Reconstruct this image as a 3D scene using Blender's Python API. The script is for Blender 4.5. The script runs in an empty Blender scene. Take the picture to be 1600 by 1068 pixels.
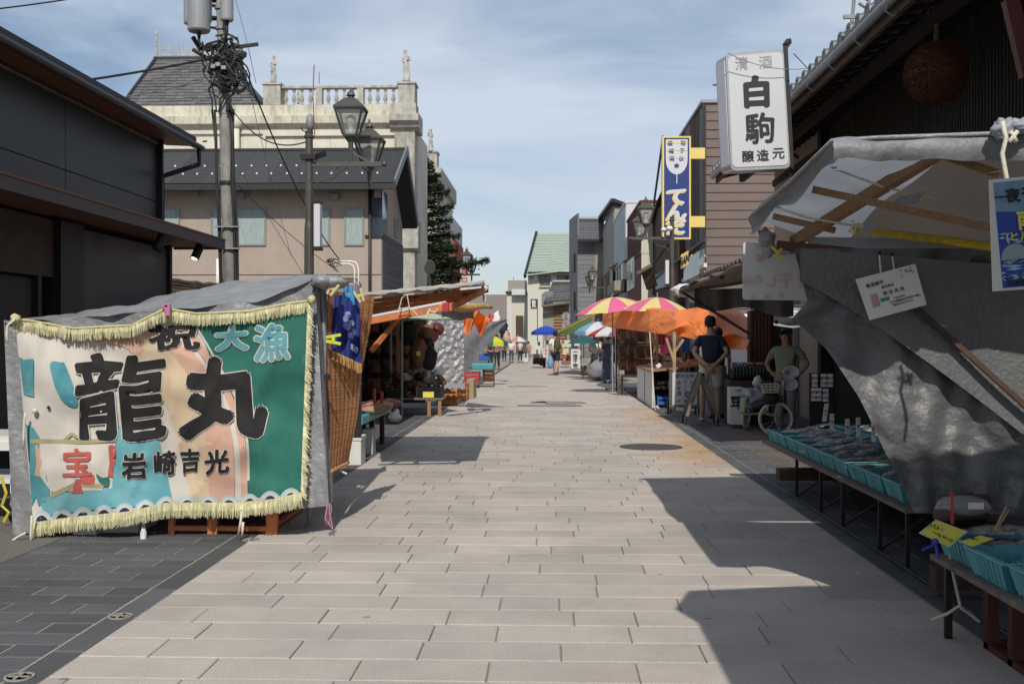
import bpy, bmesh, math, random
from math import sin, cos, pi, radians, atan, sqrt, atan2
from mathutils import Vector, Matrix, noise
V = Vector
random.seed(7)
sc = bpy.context.scene
# ---------------------------------------------------------------- camera, sky, sun, exposure
F = 1700.0
YAW = atan(59 / F)
cam = bpy.data.cameras.new('camera'); camo = bpy.data.objects.new('camera', cam)
sc.collection.objects.link(camo); sc.camera = camo
camo.location = (0, 0, 1.4); camo.rotation_euler = (pi / 2, 0, YAW)
cam.sensor_width = 36; cam.lens = F / 1600 * 36; cam.shift_y = -6 / 1600
cam.clip_start = .05; cam.clip_end = 2000
SUNV = V((-.05, 1.1, -1)).normalized()          # direction the light travels
el = math.asin(-SUNV.z); az = atan2(-SUNV.x, -SUNV.y)
w = bpy.data.worlds.new('World'); sc.world = w; w.use_nodes = True
n = w.node_tree.nodes; L = w.node_tree.links
bg = n['Background']; bg.inputs[1].default_value = .088
sky = n.new('ShaderNodeTexSky'); sky.sky_type = 'NISHITA'; sky.sun_disc = False
sky.sun_elevation = el; sky.sun_rotation = az; sky.air_density = 1.0; sky.dust_density = .5; sky.ozone_density = 2.2
tc = n.new('ShaderNodeTexCoord'); mp = n.new('ShaderNodeMapping'); mp.inputs['Scale'].default_value = (1.3, 1.3, 5.0)
nz = n.new('ShaderNodeTexNoise'); nz.inputs['Scale'].default_value = 1.6; nz.inputs['Detail'].default_value = 7; nz.inputs['Roughness'].default_value = .55
nz.inputs['Distortion'].default_value = .5
rp = n.new('ShaderNodeValToRGB'); rp.color_ramp.elements[0].position = .36; rp.color_ramp.elements[0].color = (.12, .12, .12, 1)
rp.color_ramp.elements[1].position = .61; rp.color_ramp.elements[1].color = (.85, .85, .85, 1)
mx = n.new('ShaderNodeMixRGB'); mx.inputs[2].default_value = (7.8, 8.7, 10., 1)
L.new(tc.outputs['Generated'], mp.inputs[0]); L.new(mp.outputs[0], nz.inputs[0]); L.new(nz.outputs[0], rp.inputs[0])
L.new(sky.outputs[0], mx.inputs[1]); L.new(rp.outputs[0], mx.inputs[0]); L.new(mx.outputs[0], bg.inputs[0])
sl = bpy.data.lights.new('sun', 'SUN'); slo = bpy.data.objects.new('sun', sl); sc.collection.objects.link(slo)
sl.energy = 3.8; sl.angle = radians(.5); sl.color = (1, .945, .86)
slo.rotation_euler = SUNV.to_track_quat('-Z', 'Y').to_euler()
sc.view_settings.view_transform = 'Standard'; sc.view_settings.look = 'None'; sc.view_settings.gamma = 1
sc.view_settings.exposure = -.05
sc.cycles.max_bounces = 5

# ---------------------------------------------------------------- helpers
FW = V((-sin(YAW), cos(YAW), 0)); RT = V((cos(YAW), sin(YAW), 0)); CP = V((0, 0, 1.4))
def P(px, py, Y):
    d = FW + RT * ((px - 800) / F) + V((0, 0, (528 - py) / F)); return CP + d * (Y / d.y)
def G(px, py):
    d = FW + RT * ((px - 800) / F) + V((0, 0, (528 - py) / F)); return CP + d * (-1.4 / d.z)
def WX(px, Y): return P(px, 528, Y).x
def WZ(py, Y, px=800): return P(px, py, Y).z
MATS = {}
def mat(name, c, r=.8, metal=0., var=.12, sc_=6., bump=0., bs=30., rnd=0., col2=None, stretch=None, spec=.5, trans=0., emit=0., alpha=1., island=False, dirt=0.):
    if name in MATS: return MATS[name]
    m = bpy.data.materials.new(name); m.use_nodes = True; nt = m.node_tree; N = nt.nodes; K = nt.links
    b = N['Principled BSDF']; b.inputs['Roughness'].default_value = r; b.inputs['Metallic'].default_value = metal
    b.inputs['Specular IOR Level'].default_value = spec
    c = tuple(c) + (1,)
    b.inputs['Base Color'].default_value = c; m.diffuse_color = c
    tcn = N.new('ShaderNodeTexCoord'); src = tcn.outputs['Object']
    if stretch:
        mpn = N.new('ShaderNodeMapping'); mpn.inputs['Scale'].default_value = stretch; K.new(src, mpn.inputs[0]); src = mpn.outputs[0]
    out = None
    if var > 0 or col2:
        t = N.new('ShaderNodeTexNoise'); t.inputs['Scale'].default_value = sc_; t.inputs['Detail'].default_value = 6; t.inputs['Roughness'].default_value = .65
        K.new(src, t.inputs[0])
        rr = N.new('ShaderNodeValToRGB'); rr.color_ramp.elements[0].position = .3; rr.color_ramp.elements[1].position = .7
        lo = col2 if col2 else tuple(x * (1 - var) for x in c[:3]); hi = c[:3] if col2 else tuple(min(1, x * (1 + var)) for x in c[:3])
        rr.color_ramp.elements[0].color = tuple(lo) + (1,); rr.color_ramp.elements[1].color = tuple(hi) + (1,)
        K.new(t.outputs[0], rr.inputs[0]); out = rr.outputs[0]
    if dirt > 0:
        t = N.new('ShaderNodeTexNoise'); t.inputs['Scale'].default_value = 1.3; t.inputs['Detail'].default_value = 9; t.inputs['Roughness'].default_value = .75
        mm = N.new('ShaderNodeMapping'); mm.inputs['Scale'].default_value = (3, 3, .5); K.new(tcn.outputs['Object'], mm.inputs[0]); K.new(mm.outputs[0], t.inputs[0])
        rr = N.new('ShaderNodeValToRGB'); rr.color_ramp.elements[0].position = .46; rr.color_ramp.elements[1].position = .72
        rr.color_ramp.elements[0].color = (1, 1, 1, 1); rr.color_ramp.elements[1].color = (1 - dirt, 1 - dirt, 1 - dirt * 1.1, 1)
        K.new(t.outputs[0], rr.inputs[0]); mu = N.new('ShaderNodeMixRGB'); mu.blend_type = 'MULTIPLY'; mu.inputs[0].default_value = 1
        if out: K.new(out, mu.inputs[1])
        else: mu.inputs[1].default_value = c
        K.new(rr.outputs[0], mu.inputs[2]); out = mu.outputs[0]
    if rnd > 0:
        if island: g = N.new('ShaderNodeNewGeometry'); rs = g.outputs['Random Per Island']
        else: g = N.new('ShaderNodeObjectInfo'); rs = g.outputs['Random']
        mr = N.new('ShaderNodeMapRange'); mr.inputs[3].default_value = 1 - rnd; mr.inputs[4].default_value = 1 + rnd; K.new(rs, mr.inputs[0])
        mu = N.new('ShaderNodeVectorMath'); mu.operation = 'SCALE'
        if out: K.new(out, mu.inputs[0])
        else: mu.inputs[0].default_value = c[:3]
        K.new(mr.outputs[0], mu.inputs['Scale']); out = mu.outputs[0]
    if out: K.new(out, b.inputs['Base Color'])
    if bump > 0:
        t = N.new('ShaderNodeTexNoise'); t.inputs['Scale'].default_value = bs; t.inputs['Detail'].default_value = 5; K.new(src, t.inputs[0])
        bn = N.new('ShaderNodeBump'); bn.inputs['Strength'].default_value = bump; bn.inputs['Distance'].default_value = .02
        K.new(t.outputs[0], bn.inputs['Height']); K.new(bn.outputs[0], b.inputs['Normal'])
    if trans > 0:
        tb = N.new('ShaderNodeBsdfTranslucent'); ms = N.new('ShaderNodeMixShader'); ms.inputs[0].default_value = trans
        if out: K.new(out, tb.inputs[0])
        else: tb.inputs[0].default_value = c
        K.new(b.outputs[0], ms.inputs[1]); K.new(tb.outputs[0], ms.inputs[2]); K.new(ms.outputs[0], N['Material Output'].inputs[0])
    if emit > 0:
        b.inputs['Emission Color'].default_value = c; b.inputs['Emission Strength'].default_value = emit
    if alpha < 1: b.inputs['Alpha'].default_value = alpha
    MATS[name] = m; return m

class B:
    def __init__(s): s.v = []; s.f = []
    def add(s, vs, fs):
        o = len(s.v); s.v += [tuple(x) for x in vs]; s.f += [tuple(i + o for i in f) for f in fs]; return s
    def box(s, x0, x1, y0, y1, z0, z1, M=None):
        vs = [V((x, y, z)) for z in (z0, z1) for y in (y0, y1) for x in (x0, x1)]
        if M: vs = [M @ q for q in vs]
        return s.add(vs, [(0, 2, 3, 1), (4, 5, 7, 6), (0, 1, 5, 4), (2, 6, 7, 3), (0, 4, 6, 2), (1, 3, 7, 5)])
    def cb(s, c, sx, sy, sz, M=None):
        return s.box(c[0] - sx / 2, c[0] + sx / 2, c[1] - sy / 2, c[1] + sy / 2, c[2] - sz / 2, c[2] + sz / 2, M)
    def bar(s, a, b, wd, h=None, roll=0):      # rectangular bar between two points
        a = V(a); b = V(b); d = b - a; l = d.length; h = h or wd
        q = d.to_track_quat('Y', 'Z').to_matrix().to_4x4(); M = Matrix.Translation(a) @ q @ Matrix.Rotation(roll, 4, 'Y')
        return s.box(-wd / 2, wd / 2, 0, l, -h / 2, h / 2, M)
    def tube(s, pts, r, n=8, caps=True):
        pts = [V(p) for p in pts]; rr = r if isinstance(r, (list, tuple)) else [r] * len(pts)
        rings = []; o = len(s.v); up = None
        for i, p in enumerate(pts):
            d = (pts[min(i + 1, len(pts) - 1)] - pts[max(i - 1, 0)])
            if d.length < 1e-9: d = V((0, 0, 1))
            d.normalize()
            if up is None: up = V((0, 0, 1)) if abs(d.z) < .9 else V((1, 0, 0))
            u = d.cross(up).normalized(); w_ = u.cross(d).normalized(); up = w_
            rings.append([p + (u * cos(2 * pi * k / n) + w_ * sin(2 * pi * k / n)) * rr[i] for k in range(n)])
        vs = [q for R in rings for q in R]; fs = []
        for i in range(len(pts) - 1):
            for k in range(n): fs.append((i * n + k, i * n + (k + 1) % n, (i + 1) * n + (k + 1) % n, (i + 1) * n + k))
        if caps: fs.append(tuple(range(n - 1, -1, -1))); fs.append(tuple((len(pts) - 1) * n + k for k in range(n)))
        return s.add(vs, fs)
    def lathe(s, prof, c=(0, 0, 0), n=16, M=None, ph=0):
        vs = []; fs = []
        for (r, z) in prof:
            for k in range(n):
                q = V((r * cos(2 * pi * k / n + ph), r * sin(2 * pi * k / n + ph), z))
                if M: q = M @ q
                vs.append(q + V(c))
        m_ = len(prof)
        for i in range(m_ - 1):
            for k in range(n): fs.append((i * n + k, i * n + (k + 1) % n, (i + 1) * n + (k + 1) % n, (i + 1) * n + k))
        fs.append(tuple(range(n - 1, -1, -1))); fs.append(tuple((m_ - 1) * n + k for k in range(n)))
        return s.add(vs, fs)
    def ball(s, c, r, n=12, m_=8, M=None, jit=0):
        if not isinstance(r, (tuple, list)): r = (r, r, r)
        vs = []; fs = []
        for i in range(m_ + 1):
            t = pi * i / m_
            for k in range(n):
                q = V((sin(t) * cos(2 * pi * k / n), sin(t) * sin(2 * pi * k / n), cos(t)))
                j = 1 + jit * noise.noise(q * 2.3 + V(c) * 3) if jit else 1
                q = V((q.x * r[0] * j, q.y * r[1] * j, q.z * r[2] * j))
                if M: q = M @ q
                vs.append(q + V(c))
        for i in range(m_):
            for k in range(n): fs.append((i * n + k, (i + 1) * n + k, (i + 1) * n + (k + 1) % n, i * n + (k + 1) % n))
        return s.add(vs, fs)
    def grid(s, fn, nu, nv):
        vs = [fn(i / nu, j / nv) for j in range(nv + 1) for i in range(nu + 1)]
        fs = [(j * (nu + 1) + i, j * (nu + 1) + i + 1, (j + 1) * (nu + 1) + i + 1, (j + 1) * (nu + 1) + i) for j in range(nv) for i in range(nu)]
        return s.add(vs, fs)
    def prism(s, pts, d):       # polygon (3-D points) pushed along d
        d = V(d); k = len(pts); vs = [V(p) for p in pts] + [V(p) + d for p in pts]
        return s.add(vs, [tuple(range(k - 1, -1, -1)), tuple(range(k, 2 * k))] + [(i, (i + 1) % k, k + (i + 1) % k, k + i) for i in range(k)])
    def poly(s, pts): return s.add(pts, [tuple(range(len(pts)))])

WL = {}
COL = sc.collection
def thing(name, label, cat, loc=(0, 0, 0), rz=0, group=None):
    o = bpy.data.objects.new(name, None); COL.objects.link(o); o.location = loc; o.rotation_euler = (0, 0, rz)
    o.empty_display_size = .1
    o['label'] = label; o['category'] = cat
    if group: o['group'] = group
    WL[o.name] = V(loc); return o
def mk(name, b, m, parent=None, smooth=False, label=None, cat=None, group=None, kind=None, bevel=0, solid=0, fix=True):
    if isinstance(b, B):
        me = bpy.data.meshes.new(name); me.from_pydata([tuple(v) for v in b.v], [], b.f)
        if fix:
            bm = bmesh.new(); bm.from_mesh(me); bmesh.ops.recalc_face_normals(bm, faces=bm.faces); bm.to_mesh(me); bm.free()
        if isinstance(m, str): m = MATS[m]
        me.materials.append(m)
        if smooth: me.polygons.foreach_set('use_smooth', [True] * len(me.polygons))
    else: me = b
    o = bpy.data.objects.new(name, me); COL.objects.link(o)
    if parent:
        o.parent = parent; o.location = -WL[parent.name]
    WL[o.name] = V((0, 0, 0))
    if label: o['label'] = label
    if cat: o['category'] = cat
    if group: o['group'] = group
    if kind: o['kind'] = kind
    if bevel:
        md = o.modifiers.new('bevel', 'BEVEL'); md.width = bevel; md.segments = 2; md.limit_method = 'ANGLE'
    if solid:
        md = o.modifiers.new('solid', 'SOLIDIFY'); md.thickness = solid; md.offset = 0
    return o
CH = {}
def kids(o): return [c for c in bpy.data.objects if c.parent == o]
def dup(root, loc, rz=None, label=None, scale=None, ks=None):
    def cp(o, par, ks):
        c = o.copy(); COL.objects.link(c)
        if par: c.parent = par
        for k, sub in ks: cp(k, c, sub)
        return c
    ks = ks if ks is not None else tree(root)
    r = cp(root, None, ks); r.location = loc
    if rz is not None: r.rotation_euler[2] = rz
    if scale: r.scale = (scale,) * 3 if not isinstance(scale, tuple) else scale
    if label: r['label'] = label
    return r
def tree(o): return [(k, tree(k)) for k in kids(o)]
TC = {}
def textmesh(s, bold=0., res=2):
    k = (s, bold)
    if k in TC: return TC[k]
    c = bpy.data.curves.new('t', 'FONT'); c.body = s; c.offset = bold; c.resolution_u = res
    o = bpy.data.objects.new('t', c); me = bpy.data.meshes.new_from_object(o)
    vs = [v.co.xy.copy() for v in me.vertices]; fs = [tuple(p.vertices) for p in me.polygons]
    x0 = min(v.x for v in vs); x1 = max(v.x for v in vs); y0 = min(v.y for v in vs); y1 = max(v.y for v in vs)
    cx, cy = (x0 + x1) / 2, (y0 + y1) / 2
    vs = [V((v.x - cx, v.y - cy)) for v in vs]
    bpy.data.meshes.remove(me); bpy.data.objects.remove(o); bpy.data.curves.remove(c)
    TC[k] = (vs, fs, x1 - x0, y1 - y0); return TC[k]
def text(name, s, fr, u, v, h, m, parent, bold=.01, sx=1., width=None, flip=False, off=.003, smear=0, **kw):
    """fr = (origin, right, up, normal); glyph centred at u,v; h = em height"""
    vs, fs, tw, th = textmesh(s, 0.); o, r, up, nn = fr; tw += 2 * bold
    k = h
    kx = (width / tw) if width else k * sx
    if flip: kx = -kx
    b = B()
    def wob(p):
        if not smear: return p
        q = noise.noise_vector(V((p.x * 3, p.y * 3, h * 7))) * smear; return V((p.x + q.x, p.y + q.y))
    ks = 8 if bold > .03 else 4
    st = [(0, 0)] + ([(bold * cos(2 * pi * i / ks), bold * sin(2 * pi * i / ks)) for i in range(ks)] if bold > .004 else [])
    for i, (bx, by) in enumerate(st):
        b.add([o + r * (u + (wob(p).x + bx) * kx) + up * (v + (wob(p).y + by) * k) + nn * (off + .00025 * i) for p in vs], fs)
    return mk(name, b, m, parent, fix=False, **kw)
def frame(o, r, up):
    r = V(r).normalized(); up = V(up).normalized(); n_ = r.cross(up)   # towards the viewer of the text
    return (V(o), r, up, n_)
ORD = ['first', 'second', 'third', 'fourth', 'fifth', 'sixth', 'seventh', 'eighth', 'ninth', 'tenth', 'eleventh', 'twelfth', 'thirteenth', 'fourteenth', 'fifteenth', 'sixteenth']

# ---------------------------------------------------------------- materials
mat('granite', (.46, .408, .362), .85, var=.28, sc_=140, rnd=.09, bump=.25, bs=150)
mat('slate_tile', (.092, .094, .099), .8, var=.2, sc_=60, rnd=.22, bump=.2, bs=120)
mat('mortar_dark', (.23, .20, .17), .95, var=.2, sc_=20)
mat('mortar_light', (.30, .28, .24), .95, var=.2, sc_=20)
mat('asphalt', (.16, .15, .135), .95, var=.25, sc_=40, bump=.5, bs=200)
mat('iron', (.10, .085, .08), .6, .4, var=.2, bump=.2, bs=60)
mat('char_panel', (.022, .022, .026), .42, var=.12, sc_=3)
mat('black_metal', (.012, .012, .012), .5, .2, var=.1)
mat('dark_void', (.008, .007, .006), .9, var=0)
mat('brown_soffit', (.15, .055, .03), .6, var=.2, sc_=4, stretch=(8, .6, 8))
mat('brown_trim', (.06, .04, .034), .55, var=.1)
mat('roof_metal', (.03, .028, .027), .65, var=.25, sc_=3, bump=.3, bs=40)
mat('beige_blind', (.055, .042, .034), .9, var=.08, stretch=(1, 1, 20))
mat('stucco', (.385, .315, .262), .92, var=.07, sc_=2, bump=.35, bs=180, dirt=.1)
mat('shingle_dark', (.045, .045, .048), .8, var=.3, sc_=5, stretch=(1, 1, 8), bump=.3, bs=60, rnd=.2, island=True)
mat('fascia', (.018, .018, .02), .5, var=.1)
mat('win_frame', (.24, .24, .22), .5, .3, var=.05)
mat('glass', (.16, .20, .21), .06, .0, var=.3, sc_=2, spec=.9)
mat('glass_dark', (.03, .04, .06), .08, .0, var=.2, spec=.8)
mat('curtain', (.30, .36, .36), .9, var=.25, sc_=8, stretch=(6, 6, .4))
mat('white_plastic', (.72, .72, .70), .4, var=.05)
mat('cream_wall', (.62, .585, .49), .9, var=.08, sc_=2, dirt=.12, bump=.15, bs=60)
mat('cornice', (.58, .545, .45), .92, var=.12, sc_=3, dirt=.55, bump=.3, bs=50)
mat('old_stone', (.43, .41, .365), .95, var=.22, sc_=4, dirt=.5, bump=.5, bs=40)
mat('statue', (.42, .41, .38), .9, var=.45, sc_=5, dirt=.5, bump=.5, bs=20)
mat('slate_roof', (.115, .112, .112), .8, var=.15, sc_=6, rnd=.2, bump=.25, bs=60)
mat('lamp_grey', (.085, .078, .068), .5, .3, var=.15, sc_=12)
mat('lamp_glass', (.30, .31, .30), .12, .0, var=.1, alpha=.42, spec=.8)
mat('bulb', (.6, .6, .55), .2, var=0)
mat('concrete_pole', (.27, .26, .235), .95, var=.25, sc_=3, dirt=.5, bump=.4, bs=30)
mat('trans_grey', (.27, .28, .29), .55, .1, var=.1, sc_=3, dirt=.25)
mat('cable', (.012, .012, .013), .6, var=0)
mat('cable_grey', (.16, .16, .15), .6, var=0)
mat('rope', (.62, .58, .48), .9, var=.15, sc_=60)
mat('yellow_rope', (.50, .46, .24), .9, var=.15, sc_=60)
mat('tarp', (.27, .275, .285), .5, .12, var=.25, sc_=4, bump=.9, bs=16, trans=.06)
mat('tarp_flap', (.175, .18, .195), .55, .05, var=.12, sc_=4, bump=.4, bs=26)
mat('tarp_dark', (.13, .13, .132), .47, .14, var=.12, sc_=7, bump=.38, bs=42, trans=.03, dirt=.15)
mat('tarp_white', (.40, .43, .48), .55, .1, var=.15, sc_=4, bump=.8, bs=9, trans=.34)
mat('tarp_foil', (.34, .34, .35), .45, .25, var=.12, bump=.6, bs=22)
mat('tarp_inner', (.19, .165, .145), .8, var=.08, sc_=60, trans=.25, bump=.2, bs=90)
mat('tarp_orange', (.88, .235, .045), .5, var=.12, sc_=5, bump=.6, bs=9, trans=.16)
mat('wood', (.28, .165, .09), .8, var=.3, sc_=5, stretch=(12, 12, 12), bump=.2)
mat('wood_pale', (.36, .25, .15), .85, var=.3, sc_=6, bump=.2)
mat('wood_dark', (.07, .042, .028), .8, var=.35, sc_=6, bump=.25)
mat('wood_grey', (.17, .14, .115), .9, var=.3, sc_=8, bump=.3)
mat('orange_wood', (.52, .16, .05), .6, var=.25, sc_=7, bump=.2, bs=40)
mat('red_brown', (.10, .022, .016), .55, var=.2)
mat('reed', (.52, .25, .10), .85, var=.3, sc_=18, stretch=(1, 1, 14), rnd=.22, island=True)
mat('reed_gold', (.45, .27, .10), .85, var=.3, sc_=18, rnd=.25, island=True)
mat('b_white', (.60, .56, .50), .85, var=.09, sc_=3, trans=.1, bump=.25, bs=5)
mat('b_pink', (.60, .36, .27), .85, var=.08, sc_=3, trans=.1)
mat('b_tan', (.56, .43, .29), .85, var=.08, sc_=3)
mat('b_green', (.02, .14, .108), .85, var=.14, sc_=4, trans=.05)
mat('b_teal', (.035, .20, .25), .85, var=.25, sc_=4, col2=(.12, .33, .36))
mat('b_teal2', (.06, .27, .33), .85, sc_=1.6, col2=(.20, .40, .42))
mat('b_navy', (.012, .02, .06), .85, var=.1)
mat('b_sky', (.36, .47, .52), .85, var=.1)
mat('b_black', (.012, .011, .011), .85, var=.1)
mat('b_red', (.42, .09, .075), .85, var=.1)
mat('b_gold', (.34, .29, .16), .85, var=.1)
mat('fringe', (.56, .53, .33), .9, var=.25, sc_=20, rnd=.28, island=True)
mat('blue_cloth', (.016, .03, .20), .85, var=.25, sc_=5)
mat('blue_print', (.22, .27, .48), .85, var=.1)
mat('skin', (.42, .25, .17), .55, var=.06)
mat('skin_dark', (.27, .15, .10), .55, var=.06)
mat('hair', (.010, .008, .008), .75, var=.2)
mat('hair_grey', (.05, .047, .045), .6, var=.2)
mat('navy_cloth', (.018, .022, .05), .9, var=.1, sc_=9, bump=.2, bs=14)
mat('white_cloth', (.68, .67, .64), .9, var=.05, bump=.25, bs=12)
mat('cream_cloth', (.56, .52, .46), .9, var=.06, bump=.25, bs=14)
mat('olive_cloth', (.19, .20, .14), .9, var=.1, bump=.25, bs=14)
mat('grey_cloth', (.2, .2, .21), .9, var=.1, bump=.25, bs=14)
mat('black_cloth', (.02, .02, .022), .9, var=.1)
mat('denim', (.05, .07, .12), .9, var=.1)
mat('shoe', (.035, .02, .015), .6, var=.1)
mat('sneaker', (.42, .40, .38), .7, var=.2)
mat('turquoise', (.045, .25, .28), .45, var=.1, rnd=.1)
mat('turq_light', (.12, .37, .41), .45, var=.1)
mat('fish_pack', (.38, .27, .18), .3, var=.6, sc_=40, bump=.5, bs=50, rnd=.3, col2=(.035, .025, .02))
mat('clear_film', (.8, .82, .84), .08, .0, var=0, alpha=.24, bump=.35, bs=30, spec=1.)
mat('steel_dark', (.03, .028, .028), .5, .5, var=.15)
mat('chrome', (.45, .45, .44), .3, .8, var=.1)
mat('yellow_card', (.70, .62, .09), .6, var=.06)
mat('white_card', (.66, .64, .62), .6, var=.03)
mat('paper', (.62, .60, .58), .6, var=.04)
mat('ink', (.012, .012, .013), .6, var=0)
mat('ink_faded', (.34, .34, .35), .6, var=.3, sc_=30)
mat('sign_white', (.57, .57, .58), .35, var=.03, sc_=2)
mat('sign_navy', (.016, .035, .17), .4, var=.05)
mat('sign_yellow', (.70, .53, .16), .5, var=.05)
mat('red_ink', (.5, .13, .10), .6, var=.1)
mat('pink_ink', (.55, .33, .32), .6, var=.1)
mat('siding_brown', (.152, .112, .099), .75, var=.08, sc_=2, rnd=.05, bump=.1)
mat('kawara', (.13, .13, .135), .45, .1, var=.3, sc_=6, rnd=.25, island=True)
mat('soffit_black', (.022, .017, .014), .9, var=.3, sc_=6)
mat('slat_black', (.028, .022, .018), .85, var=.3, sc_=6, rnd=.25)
mat('plaster_tan', (.34, .27, .22), .95, var=.06)
mat('cedar_ball', (.115, .04, .022), 1., var=.5, sc_=40, bump=1., bs=60)
mat('needle', (.055, .088, .036), .7, var=.4, sc_=2, rnd=.5, island=True, trans=.15)
mat('bark', (.07, .05, .035), .95, var=.3, bump=.5)
mat('green_roof', (.31, .375, .32), .6, var=.06, sc_=2)
mat('green_bike', (.30, .37, .20), .45, .1, var=.1)
mat('rubber', (.02, .02, .02), .8, var=0)
mat('tyre_white', (.62, .60, .56), .7, var=.05)
mat('leather', (.18, .08, .042), .5, var=.3, sc_=14, rnd=.45, bump=.3)
mat('crate_orange', (.42, .16, .04), .6, var=.15, rnd=.1)
mat('crate_red', (.38, .03, .03), .5, var=.1)
mat('crate_blue', (.03, .10, .36), .5, var=.1)
mat('cardboard', (.34, .25, .16), .9, var=.1, rnd=.15)
mat('foam', (.62, .61, .58), .8, var=.08)
for nm, c in dict(p_pink=(.80, .16, .33), p_yellow=(.82, .70, .28), p_blue=(.03, .08, .52), p_green=(.08, .20, .045), p_teal=(.03, .12, .13), p_lightblue=(.22, .42, .62),
                  p_white=(.74, .74, .74), p_red=(.50, .05, .05), p_mint=(.50, .60, .44), p_yel2=(.75, .65, .05), p_dgreen=(.03, .22, .15), p_rust=(.62, .30, .24), p_orange=(.7, .25, .05)).items():
    mat(nm, c, .6, var=.06, sc_=4, trans=.3, bump=.2, bs=8)
# ================================================================ GROUND
XL, XR = -2.08, 2.0
g = B().box(-300, 300, -30, 600, -.6, -.035); mk('ground', g, 'asphalt', kind='structure')
g = B().box(XL, XR, .5, 90, -.030, -.012); street = mk('street', g, 'mortar_dark', kind='structure')
g = B().box(-3.42, XL - .002, .5, 90, -.030, -.004); lpav = mk('pavement', g, 'mortar_light', kind='structure')
g = B().box(XR + .002, 5.6, .5, 90, -.030, -.004); rpav = mk('pavement', g, 'mortar_light', kind='structure')
g = B().box(-9, -3.43, .5, 60, -.032, -.004); mk('roadside', g, 'asphalt', kind='structure')
# granite with a rust stain towards the right-hand kerb
def stain(m, c, x0, x1, y0, y1, amt):
    nt = m.node_tree; N = nt.nodes; K = nt.links; b = N['Principled BSDF']; src = b.inputs['Base Color'].links[0].from_socket
    geo = N.new('ShaderNodeNewGeometry'); sp = N.new('ShaderNodeSeparateXYZ'); K.new(geo.outputs['Position'], sp.inputs[0])
    def ramp(s, a, bb):
        r_ = N.new('ShaderNodeMapRange'); r_.interpolation_type = 'SMOOTHSTEP'; r_.inputs[1].default_value = a; r_.inputs[2].default_value = bb; K.new(s, r_.inputs[0]); return r_.outputs[0]
    a1 = ramp(sp.outputs[0], x0, x1); a2 = ramp(sp.outputs[1], y0, y0 + 2.5); a3 = ramp(sp.outputs[1], y1, y1 - 4)
    def mul(a, c_):
        q = N.new('ShaderNodeMath'); q.operation = 'MULTIPLY'; K.new(a, q.inputs[0])
        if isinstance(c_, float): q.inputs[1].default_value = c_
        else: K.new(c_, q.inputs[1])
        return q.outputs[0]
    t = N.new('ShaderNodeTexNoise'); t.inputs['Scale'].default_value = .9; t.inputs['Detail'].default_value = 5; K.new(geo.outputs['Position'], t.inputs[0])
    f = mul(mul(mul(a1, a2), a3), mul(ramp(t.outputs[0], .25, .65), amt))
    mx_ = N.new('ShaderNodeMixRGB'); mx_.blend_type = 'MIX'; K.new(f, mx_.inputs[0]); K.new(src, mx_.inputs[1]); mx_.inputs[2].default_value = c + (1,)
    K.new(mx_.outputs[0], b.inputs['Base Color'])
stain(MATS['granite'], (.46, .27, .10), .9, 1.9, 10.5, 24, .85)
stain(MATS['slate_tile'], (.19, .125, .085), 2.2, 3.0, 9.5, 20, .8)
# broad grime over the granite
def grime(m, amt, s_):
    nt = m.node_tree; N = nt.nodes; K = nt.links; b = N['Principled BSDF']; src = b.inputs['Base Color'].links[0].from_socket
    geo = N.new('ShaderNodeNewGeometry'); t = N.new('ShaderNodeTexNoise'); t.inputs['Scale'].default_value = s_; t.inputs['Detail'].default_value = 8; t.inputs['Roughness'].default_value = .7
    K.new(geo.outputs['Position'], t.inputs[0]); r_ = N.new('ShaderNodeMapRange'); r_.inputs[1].default_value = .35; r_.inputs[2].default_value = .7; r_.inputs[3].default_value = 1.06; r_.inputs[4].default_value = 1 - amt
    K.new(t.outputs[0], r_.inputs[0]); s2 = N.new('ShaderNodeVectorMath'); s2.operation = 'SCALE'; K.new(src, s2.inputs[0]); K.new(r_.outputs[0], s2.inputs['Scale']); K.new(s2.outputs[0], b.inputs['Base Color'])
grime(MATS['granite'], .22, 1.1); grime(MATS['slate_tile'], .25, 1.4)
def gum(m):
    nt = m.node_tree; N = nt.nodes; K = nt.links; b = N['Principled BSDF']; src = b.inputs['Base Color'].links[0].from_socket
    geo = N.new('ShaderNodeNewGeometry'); vo = N.new('ShaderNodeTexVoronoi'); vo.inputs['Scale'].default_value = 1.7; K.new(geo.outputs['Position'], vo.inputs['Vector'])
    r_ = N.new('ShaderNodeMapRange'); r_.inputs[1].default_value = .028; r_.inputs[2].default_value = .045; r_.inputs[3].default_value = .62; r_.inputs[4].default_value = 1
    K.new(vo.outputs['Distance'], r_.inputs[0]); s2 = N.new('ShaderNodeVectorMath'); s2.operation = 'SCALE'; K.new(src, s2.inputs[0]); K.new(r_.outputs[0], s2.inputs['Scale'])
    t = N.new('ShaderNodeTexNoise'); t.inputs['Scale'].default_value = 4.5; t.inputs['Detail'].default_value = 9; t.inputs['Roughness'].default_value = .8; K.new(geo.outputs['Position'], t.inputs[0])
    r2 = N.new('ShaderNodeMapRange'); r2.inputs[1].default_value = .60; r2.inputs[2].default_value = .72; r2.inputs[3].default_value = 1; r2.inputs[4].default_value = .78; K.new(t.outputs[0], r2.inputs[0])
    s3 = N.new('ShaderNodeVectorMath'); s3.operation = 'SCALE'; K.new(s2.outputs[0], s3.inputs[0]); K.new(r2.outputs[0], s3.inputs['Scale']); K.new(s3.outputs[0], b.inputs['Base Color'])
gum(MATS['granite'])
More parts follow.
